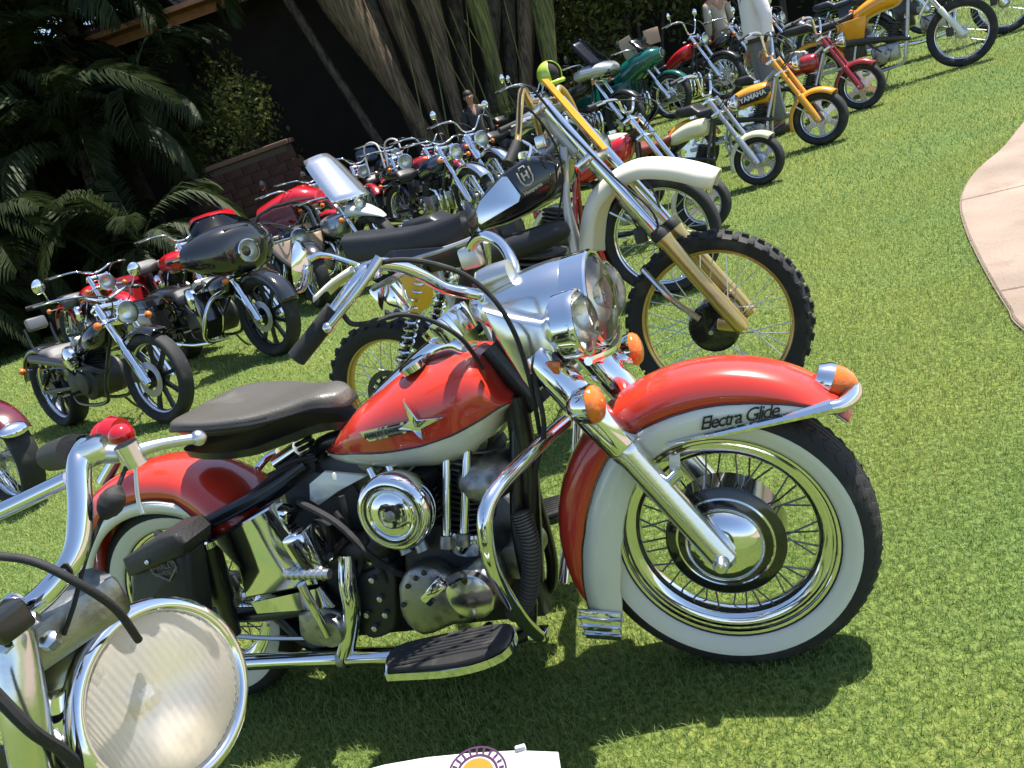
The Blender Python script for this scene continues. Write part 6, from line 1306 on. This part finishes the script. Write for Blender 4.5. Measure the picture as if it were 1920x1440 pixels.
# leaning trunk at the left; its unseen crown is spread wide to shade the bed
def tree(name, label, base, top, r, clumps, n, size, seed, limbs=5, m=None, group=None):
    T = thing(name, label, 'tree', base, 0, 0, group); top = Vector(top); g = random.Random(seed)
    ob('trunk', MB().tube([Vector((0, 0, -.1)), top*.3+Vector((.06, 0, 0)), top*.65, top], [r*1.35, r, r*.85, r*.7], 14), bark, T, 60)
    for k in range(limbs):
        c = Vector(clumps[k % len(clumps)][0]); ob('limb', MB().tube([top*.92, top.lerp(c, .5)+Vector((g.uniform(-.3, .3), g.uniform(-.3, .3), .2)), c], [r*.55, r*.35, r*.1], 8), bark, T, 60)
    V, F = leaf_cloud(clumps, n, size, seed); ob('crown', arr_mesh('crown', V, F, m or leaf_tree), None, T); return T
tb = ground(128, 618)
tree('shade_tree', 'dark leaning tree trunk left of the black cruiser', (tb.x, tb.y, 0), (-.75, .6, 5.2), .2, [((.5, 2.5, 6.8), (3.6, 3, 1.4)), ((-3.5, 2.0, 6.4), (3.2, 3, 1.4)), ((3.6, 3.6, 7.4), (3.2, 2.6, 1.5)), ((.5, 5.6, 7.6), (4.5, 2.4, 1.5)), ((-4, 5, 7), (3.5, 2.4, 1.5)), ((-7.5, 3, 6.6), (3.4, 3, 1.5)), ((3.5, 6, 8), (3.5, 2.4, 1.4))], 27000, .32, 11)
# feather palms in the shade on the left
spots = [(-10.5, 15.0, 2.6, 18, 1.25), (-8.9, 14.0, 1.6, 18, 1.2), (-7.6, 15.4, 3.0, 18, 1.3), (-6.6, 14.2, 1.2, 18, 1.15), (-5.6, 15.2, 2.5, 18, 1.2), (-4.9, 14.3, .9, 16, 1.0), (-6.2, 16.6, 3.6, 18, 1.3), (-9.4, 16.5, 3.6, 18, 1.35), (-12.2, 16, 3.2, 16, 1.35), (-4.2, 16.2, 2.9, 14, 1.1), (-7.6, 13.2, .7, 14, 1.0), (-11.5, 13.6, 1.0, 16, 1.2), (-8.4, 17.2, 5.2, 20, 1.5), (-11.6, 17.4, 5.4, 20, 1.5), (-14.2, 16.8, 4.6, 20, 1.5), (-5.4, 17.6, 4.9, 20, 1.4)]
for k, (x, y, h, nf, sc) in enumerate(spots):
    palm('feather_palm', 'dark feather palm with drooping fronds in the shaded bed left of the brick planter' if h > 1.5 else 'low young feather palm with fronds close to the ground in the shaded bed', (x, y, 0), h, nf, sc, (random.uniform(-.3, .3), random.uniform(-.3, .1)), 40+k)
# clump of tall palm stems with fibrous sheaths
Tc = thing('palm_clump', 'clump of tall leaning palm stems with dry brown and green sheaths', 'palm', (wall_at(880, 300, 16.2).x, 16.2, 0))
cb = Vector((wall_at(880, 300, 16.2).x, 16.2, 0))
def stem(b, t, y0, y1, rad, m, fl=None):
    p0 = wall_at(*b, y0)-cb; p1 = wall_at(*t, y1)-cb; d = p1-p0; base_ = p0-d*(p0.z/d.z) if d.z > .1 else p0; base_.z = -.05
    tp_ = p1+d.normalized()*1.6
    o = ob('palm_stem', MB().tube([base_, base_.lerp(p1, .35), base_.lerp(p1, .7), p1, tp_], rad, 12, 5), m, Tc, 60); mm = MB()
    L = (tp_-base_).length
    for k in range(int(L/.13)): c = base_.lerp(tp_, (k+.5)*.13/L); rr_ = np.interp((k+.5)*.13/L, [0, .3, .6, .85, 1], rad); mm.lathe([(-.012, rr_*.99), (0, rr_*1.07), (.012, rr_*.99)], c, tp_-base_, 12)
    tag(ob('leaf_scars', mm, m, o), kind='stuff'); return o
for b, t, y0, y1, rad, m in [((822, 285), (640, 0), 16, 16.4, [.11, .1, .2, .3, .25], sheath_b), ((800, 290), (700, 40), 16.4, 16.6, [.1, .1, .13, .16, .14], palm_bark), ((836, 270), (735, 0), 16.2, 16.6, [.1, .09, .14, .2, .2], sheath_b),
        ((862, 230), (800, 0), 16.0, 16.3, [.1, .09, .13, .19, .18], sheath_b), ((890, 240), (850, 0), 16.8, 17, [.1, .09, .1, .12, .12], palm_bark), ((942, 190), (893, 0), 16.1, 16.3, [.1, .09, .12, .15, .15], sheath_g), ((920, 210), (922, 0), 16.9, 17.2, [.1, .1, .12, .15, .12], palm_bark),
        ((985, 160), (988, 0), 16.4, 16.6, [.09, .09, .12, .15, .12], sheath_b), ((1035, 150), (1015, 0), 16.2, 16.4, [.08, .08, .13, .17, .13], sheath_g), ((960, 180), (950, 0), 17, 17.3, [.1, .1, .1, .12, .1], palm_bark), ((675, 210), (540, 0), 16.8, 17.2, [.07, .07, .07, .07, .06], palm_bark)]:
    stem(b, t, y0, y1, [x*1.22 for x in rad], m)
for k in range(8):   # thin green shoots
    u0 = random.uniform(770, 1020); u1 = u0-random.uniform(10, 120); p0 = wall_at(u0, random.uniform(230, 300), 15.8)-cb; p1 = wall_at(u1, random.uniform(0, 90), 15.9)-cb
    d_ = p1-p0; p0 = p0-d_*(max(0, p0.z)/max(.3, d_.z)); ob('shoot', MB().tube([p0, p0.lerp(p1, .5)+Vector((.05, 0, 0)), p1+(p1-p0)*.25], [.018, .014, .008], 5, 3), sheath_g, Tc)
for k in range(26):   # arching leaves above
    o = bpy.data.objects.new('frond', FR[k % 6]); COL.objects.link(o); o.parent = Tc; o.location = (random.uniform(-3.2, 2.6), random.uniform(-.3, 1.4), random.uniform(4.6, 6.4)); o.rotation_euler = (random.uniform(-.3, .3), random.uniform(-.5, .5), random.uniform(0, 6.28)); o.scale = (1.5,)*3
# shrubbery behind and to the right
def shrub(name, label, x, y, rx, rz, n, size, seed, m, h0=0):
    T = thing(name, label, 'shrub', (x, y, 0)); g = random.Random(seed)
    cl = [((g.uniform(-rx, rx), g.uniform(-.5, .5), h0+rz*g.uniform(.35, 1)), (rx*.5, .7, rz*.4)) for k in range(7)]
    for k in range(5): c = cl[k][0]; ob('stem', MB().tube([Vector((c[0]*.3, 0, -.05)), Vector((c[0]*.6, 0, c[2]*.5)), Vector(c)], [.05, .04, .015], 7), bark, T)
    V, F = leaf_cloud(cl, n, size, seed); ob('leaves', arr_mesh('leaves', V, F, m), None, T)
shrub('shrub', 'leafy shrub with light leaves right of the palm clump', 4.6, 18.2, 1.6, 3.2, 5000, .14, 21, leaf_bush)
shrub('shrub', 'dark shrub behind the teal motorcycle', 7.4, 18.0, 1.8, 3.4, 5000, .14, 22, leaf_tree)
shrub('shrub', 'tall dark shrub behind the man in white', 10.6, 18.6, 2.0, 3.8, 5000, .14, 23, leaf_tree)
shrub('shrub', 'low green shrub at the foot of the palm clump', 1.6, 15.6, .5, .7, 900, .09, 24, leaf_bush)
shrub('shrub', 'shrub with pale lit leaves in front of the dark house wall', -2.9, 17.2, .6, 3.0, 1500, .1, 25, leaf_bush)
tree('broadleaf_tree', 'dark trunked tree behind the scarlet motorcycle', (5.9, 16.9, 0), (-.1, .2, 4.6), .17, [((-1.5, .5, 6.2), (3, 2.2, 1.4)), ((1.8, .8, 6.6), (3, 2.2, 1.4)), ((.2, 2.4, 7.2), (3.4, 2.2, 1.4)), ((-4.2, 1.6, 6.8), (2.6, 2, 1.2)), ((5.2, 2, 6.6), (3, 2, 1.3))], 13000, .26, 31)

shrub('hedge', 'tall dark hedge closing the view above the feather palms', -14, 20.5, 7.5, 7.5, 12000, .3, 51, leaf_tree)
shrub('hedge', 'tall dark hedge rising behind the garden house roof', 1.5, 21.5, 8.5, 7.5, 12000, .3, 52, leaf_tree)
shrub('hedge', 'tall dark hedge beyond the far motorcycles', 15.5, 20.5, 6.5, 6.5, 10000, .28, 53, leaf_tree)
# ------------------------------------------------------------------ people
def skin(name, V, E, rad, m, par, sub=2):
    me = bpy.data.meshes.new(name); me.from_pydata([tuple(v) for v in V], E, []); me.update(); o = bpy.data.objects.new(name, me); COL.objects.link(o); o.parent = par
    md = o.modifiers.new('skin', 'SKIN'); md.use_smooth_shade = True; md.branch_smoothing = .4
    for i, r in enumerate(rad):
        sv = me.skin_vertices[0].data[i]; sv.radius = r if hasattr(r, '__len__') else (r, r); sv.use_root = (i == 0)
    s = o.modifiers.new('sub', 'SUBSURF'); s.levels = sub; s.render_levels = sub; me.materials.append(m); return o
def person(name, label, pos, hd, shirt, trousers, hairc=(.02, .015, .01), arm_fwd=.1, sleeves=1.0, belt=True, h=1.74):
    k = h/1.74; T = thing(name, label, 'person', pos, hd); hair = mat('hair_%d' % int(hairc[0]*1000), hairc, .6, bump=.4, bscale=120); shoe = mat('dark_shoe', (.03, .025, .02), .5)
    # x forward, y left
    J = {}; V = []; E = []; Rr_ = []
    def a(n, p, r, par=None):
        J[n] = len(V); V.append(Vector(p)*k); Rr_.append((r[0]*k, r[1]*k) if hasattr(r, '__len__') else r*k)
        if par is not None: E.append((J[par], J[n]))
    a('pelvis', (0, 0, .95), (.14, .1)); a('waist', (0, 0, 1.08), (.13, .095), 'pelvis'); a('chest', (.01, 0, 1.28), (.155, .105), 'waist'); a('upper', (0, 0, 1.42), (.13, .08), 'chest'); a('neck', (0, 0, 1.5), .052, 'upper'); a('head0', (.02, 0, 1.57), .07, 'neck'); a('head1', (.025, 0, 1.65), (.082, .09), 'head0'); a('head2', (.015, 0, 1.71), .07, 'head1')
    for s, n in ((1, 'l'), (-1, 'r')):
        a(n+'hip', (0, s*.09, .9), .085, 'pelvis'); a(n+'knee', (.02, s*.1, .5), .058, n+'hip'); a(n+'calf', (0, s*.1, .34), .055, n+'knee'); a(n+'ankle', (-.01, s*.105, .09), .036, n+'calf'); a(n+'toe', (.15, s*.12, .035), .034, n+'ankle')
        a(n+'sh', (0, s*.175, 1.41), .06, 'upper'); a(n+'elb', (-.03, s*.25, 1.13), .042, n+'sh'); f = arm_fwd if s < 0 else .06
        a(n+'wr', (-.03+f, s*.24, .89), .028, n+'elb'); a(n+'palm', (-.01+f, s*.235, .82), (.022, .038), n+'wr')
        for q, (dx, dz, L) in enumerate(((.03, -.005, .06), (.012, -.01, .075), (-.008, -.01, .07), (-.026, -.005, .055))):
            b = Vector((-.01+f+dx, s*.235, .78)); a(n+'f%d' % q, b, .0105, n+'palm'); a(n+'g%d' % q, b+Vector((.004, -s*.012, -L*.55)), .009, n+'f%d' % q); a(n+'t%d' % q, b+Vector((.006, -s*.03, -L*.95)), .008, n+'g%d' % q)
        b = Vector((.035+f, s*.225, .83)); a(n+'th', b, .0115, n+'palm'); a(n+'tt', b+Vector((.02, -s*.01, -.045)), .0095, n+'th')
    body = skin('body', V, E, Rr_, skin_m, T)
    # shirt and trousers follow the body
    def sub(names, edges, rads, m, nm): return skin(nm, [V[J[n]] if isinstance(n, str) else Vector(n)*k for n in names], edges, [tuple(x*k for x in r) if hasattr(r, '__len__') else r*k for r in rads], m, T)
    def mid(n, m_, t): return tuple((V[J[n]].lerp(V[J[m_]], t))/k)
    cuff = ('wr', .0) if sleeves > .8 else None
    nm_ = ['waist', 'chest', 'upper', (0, 0, .93), 'lsh', 'lelb', mid('lelb', 'lwr', .96*sleeves), 'rsh', 'relb', mid('relb', 'rwr', .96*sleeves), (0, 0, 1.49)]
    sub(nm_, [(0, 1), (1, 2), (0, 3), (2, 4), (4, 5), (5, 6), (2, 7), (7, 8), (8, 9), (2, 10)], [(.165, .13), (.185, .135), (.15, .1), (.17, .13), .078, .064, .052, .078, .064, .052, .066], shirt, 'shirt')
    sub(['pelvis', (0, .085, .84), 'lknee', (0, .105, .12), (0, -.085, .84), 'rknee', (0, -.105, .12), (0, 0, 1.03)], [(0, 1), (1, 2), (2, 3), (0, 4), (4, 5), (5, 6), (0, 7)], [(.165, .125), .105, .082, .07, .105, .082, .07, (.15, .115)], trousers, 'trousers')
    if belt: ob('belt', MB().lathe([(-.02, .172*k), (-.02, .178*k), (.02, .178*k), (.02, .172*k)], (0, 0, .945*k), (0, 0, 1), 28, close=True).xf(Matrix.Diagonal((.8, 1, 1))), mat('belt_leather', (.03, .02, .015), .5), T)
    hr = ob('hair', MB().sphere(Vector((-.012, 0, 1.685))*k, (.105*k, .092*k, .095*k), 18, 12), hair, T)
    for s in (-1, 1):
        ob('shoe', MB().loft([sring((x*k, s*.115*k, z*k), w*k, hh*k, 14, 2.6) for x, z, w, hh in ((-.07, .05, .03, .04), (-.02, .06, .042, .055), (.08, .045, .045, .042), (.16, .035, .04, .032), (.2, .03, .02, .018))]), shoe, T)
        ob('ear', MB().sphere(Vector((.02, s*.09, 1.64))*k, (.018*k, .01*k, .03*k), 10, 8), skin_m, T)
        ob('eye', MB().sphere(Vector((.105, s*.032, 1.645))*k, .0075*k, 10, 8), mat('eye_dark', (.05, .04, .03), .3), T)
    ob('nose', MB().loft([sring(Vector((.1, 0, 1.66))*k, .008*k, .008*k, 10), sring(Vector((.122, 0, 1.625))*k, .016*k, .012*k, 10), sring(Vector((.105, 0, 1.61))*k, .014*k, .006*k, 10)]), skin_m, T)
    ob('mouth', MB().tube([Vector((.098, -.025, 1.585))*k, Vector((.108, 0, 1.583))*k, Vector((.098, .025, 1.585))*k], .006*k, 6), mat('lip', (.28, .1, .08), .5), T)
    return T
wsh = mat('white_shirt', (.75, .73, .76), .8, bump=.5, bscale=14); gtr = mat('grey_trousers', (.16, .165, .18), .85, bump=.3, bscale=20)
ksh = mat('khaki_cloth', (.42, .36, .28), .85, bump=.4, bscale=18); dsh = mat('dark_shirt', (.03, .03, .035), .85); jn = mat('blue_jeans', (.16, .25, .38), .85, bump=.3, bscale=30); dtr = mat('dark_trousers', (.04, .04, .045), .85)
man = person('person', 'person in loose white long sleeved shirt and grey trousers behind the yellow mini', (3.42, 8.76, 0), R(175), wsh, gtr, arm_fwd=.08)
ob('flag_patch', MB().box((-.02, -.3, 1.27), (.03, .004, .05)), mat('patch_red', (.5, .02, .03), .7), man); ob('flag_patch', MB().box((.03, -.3, 1.27), (.03, .004, .05)), mat('patch_green', (.02, .2, .1), .7), man)
q = ground(1376, 160); person('person', 'person in khaki clothes standing by the scarlet motorcycle', (q.x, q.y, 0), R(110), ksh, mat('tan_trousers', (.25, .2, .14), .85, bump=.3, bscale=20), belt=False, h=1.7)
q = ground(905, 345); person('person', 'person in dark shirt and blue jeans in front of the palm clump', (q.x+.2, q.y-.3, 0), R(-80), dsh, jn, belt=True, h=1.36)
# ------------------------------------------------------------------ grass blades
def grass():
    g = np.random.default_rng(5); zones = [(.7, 2.3, 22000, .03, .0019), (2.3, 3.6, 13000, .03, .0025), (3.6, 5.6, 6500, .03, .0036), (5.6, 9, 2600, .032, .0058), (9, 14.5, 900, .036, .01)]
    Vs, Cs, nb = [], [], 0
    edge2 = np.array([[p.x, p.y] for p in ep])
    for y0, y1, dens, h, w in zones:
        x0a, x1a = -.62*y1-1.0, .80*y1+1.6; n = int((x1a-x0a)*(y1-y0)*dens)
        x = g.uniform(x0a, x1a, n); y = g.uniform(y0, y1, n)
        k = (x > -.62*y-.9) & (x < .80*y+1.5); x, y = x[k], y[k]
        ex = np.interp(y, edge2[::-1, 1] if edge2[0, 1] > edge2[-1, 1] else edge2[:, 1], edge2[::-1, 0] if edge2[0, 1] > edge2[-1, 1] else edge2[:, 0]); k = ~((x > ex+.05*g.random(len(x))) & (y > edge2[:, 1].min()) & (y < edge2[:, 1].max())); x, y = x[k], y[k]; n = len(x)
        patch = .5+.25*np.sin(x*2.1+1.3*np.sin(y*1.7))*np.sin(y*2.6+1.1*np.sin(x*1.9))+.13*np.sin(x*7.3+2*np.sin(y*4.1))*np.sin(y*6.7+2*np.sin(x*3.3))
        hh = h*g.uniform(.3, 1.1, n)*(.6+.55*patch); a = g.uniform(0, 2*np.pi, n); wd = w*g.uniform(.6, 1.2, n); ln = hh*g.uniform(.1, 1.3, n); b = g.uniform(0, 2*np.pi, n)
        dx, dy = np.cos(a)*wd/2, np.sin(a)*wd/2; lx, ly = np.cos(b)*ln, np.sin(b)*ln
        P = np.zeros((n, 5, 3)); P[:, 0] = np.stack([x-dx, y-dy, np.full(n, -.004)], 1); P[:, 1] = np.stack([x+dx, y+dy, np.full(n, -.004)], 1)
        P[:, 2] = np.stack([x+dx*.8+lx*.4, y+dy*.8+ly*.4, hh*.6], 1); P[:, 3] = np.stack([x-dx*.8+lx*.4, y-dy*.8+ly*.4, hh*.6], 1); P[:, 4] = np.stack([x+lx, y+ly, hh*.95], 1)
        t = g.uniform(0, 1, n)[:, None]; p = patch[:, None]; c0 = np.array([.1, .185, .035]); c1 = np.array([.42, .5, .17]); col = (c0+(c1-c0)*(t*.62+.38*p))*(np.array([.97, 1, 1.0])+(p-.5)*np.array([.25, 0, -.25]))
        dry = g.uniform(0, 1, n) < .05+.05*patch; col[dry] = np.array([.4, .36, .14])*g.uniform(.7, 1.1, (dry.sum(), 1)); Vs.append(P.reshape(-1, 3)); Cs.append(np.repeat(col, 5, 0)); nb += n
    V = np.concatenate(Vs).astype(np.float32); C = np.concatenate(Cs); i = np.arange(nb)*5
    q = np.stack([i, i+1, i+2, i+3], 1); t = np.stack([i+3, i+2, i+4], 1)
    me = bpy.data.meshes.new('grass'); me.vertices.add(len(V)); me.vertices.foreach_set('co', V.ravel())
    li = np.concatenate([q.ravel(), t.ravel()]).astype(np.int32); me.loops.add(len(li)); me.loops.foreach_set('vertex_index', li); me.polygons.add(2*nb)
    me.polygons.foreach_set('loop_start', np.concatenate([np.arange(nb)*4, nb*4+np.arange(nb)*3]).astype(np.int32)); me.update(calc_edges=True)
    ca = me.color_attributes.new('tint', 'FLOAT_COLOR', 'POINT'); ca.data.foreach_set('color', np.concatenate([C, np.ones((len(C), 1))], 1).astype(np.float32).ravel())
    m = bpy.data.materials.new('grass_blade'); m.use_nodes = True; nt = m.node_tree; b = nt.nodes['Principled BSDF']; at = nt.nodes.new('ShaderNodeAttribute'); at.attribute_name = 'tint'
    nt.links.new(at.outputs['Color'], b.inputs['Base Color']); b.inputs['Roughness'].default_value = .5; b.inputs['Specular IOR Level'].default_value = .35
    tr = nt.nodes.new('ShaderNodeBsdfTranslucent'); nt.links.new(at.outputs['Color'], tr.inputs[0]); mx = nt.nodes.new('ShaderNodeMixShader'); mx.inputs[0].default_value = .35
    nt.links.new(b.outputs[0], mx.inputs[1]); nt.links.new(tr.outputs[0], mx.inputs[2]); nt.links.new(mx.outputs[0], nt.nodes['Material Output'].inputs[0]); me.materials.append(m)
    o = bpy.data.objects.new('grass', me); COL.objects.link(o); tag(o, 'short bright green lawn grass', 'grass', kind='stuff'); print('blades', nb)
grass()
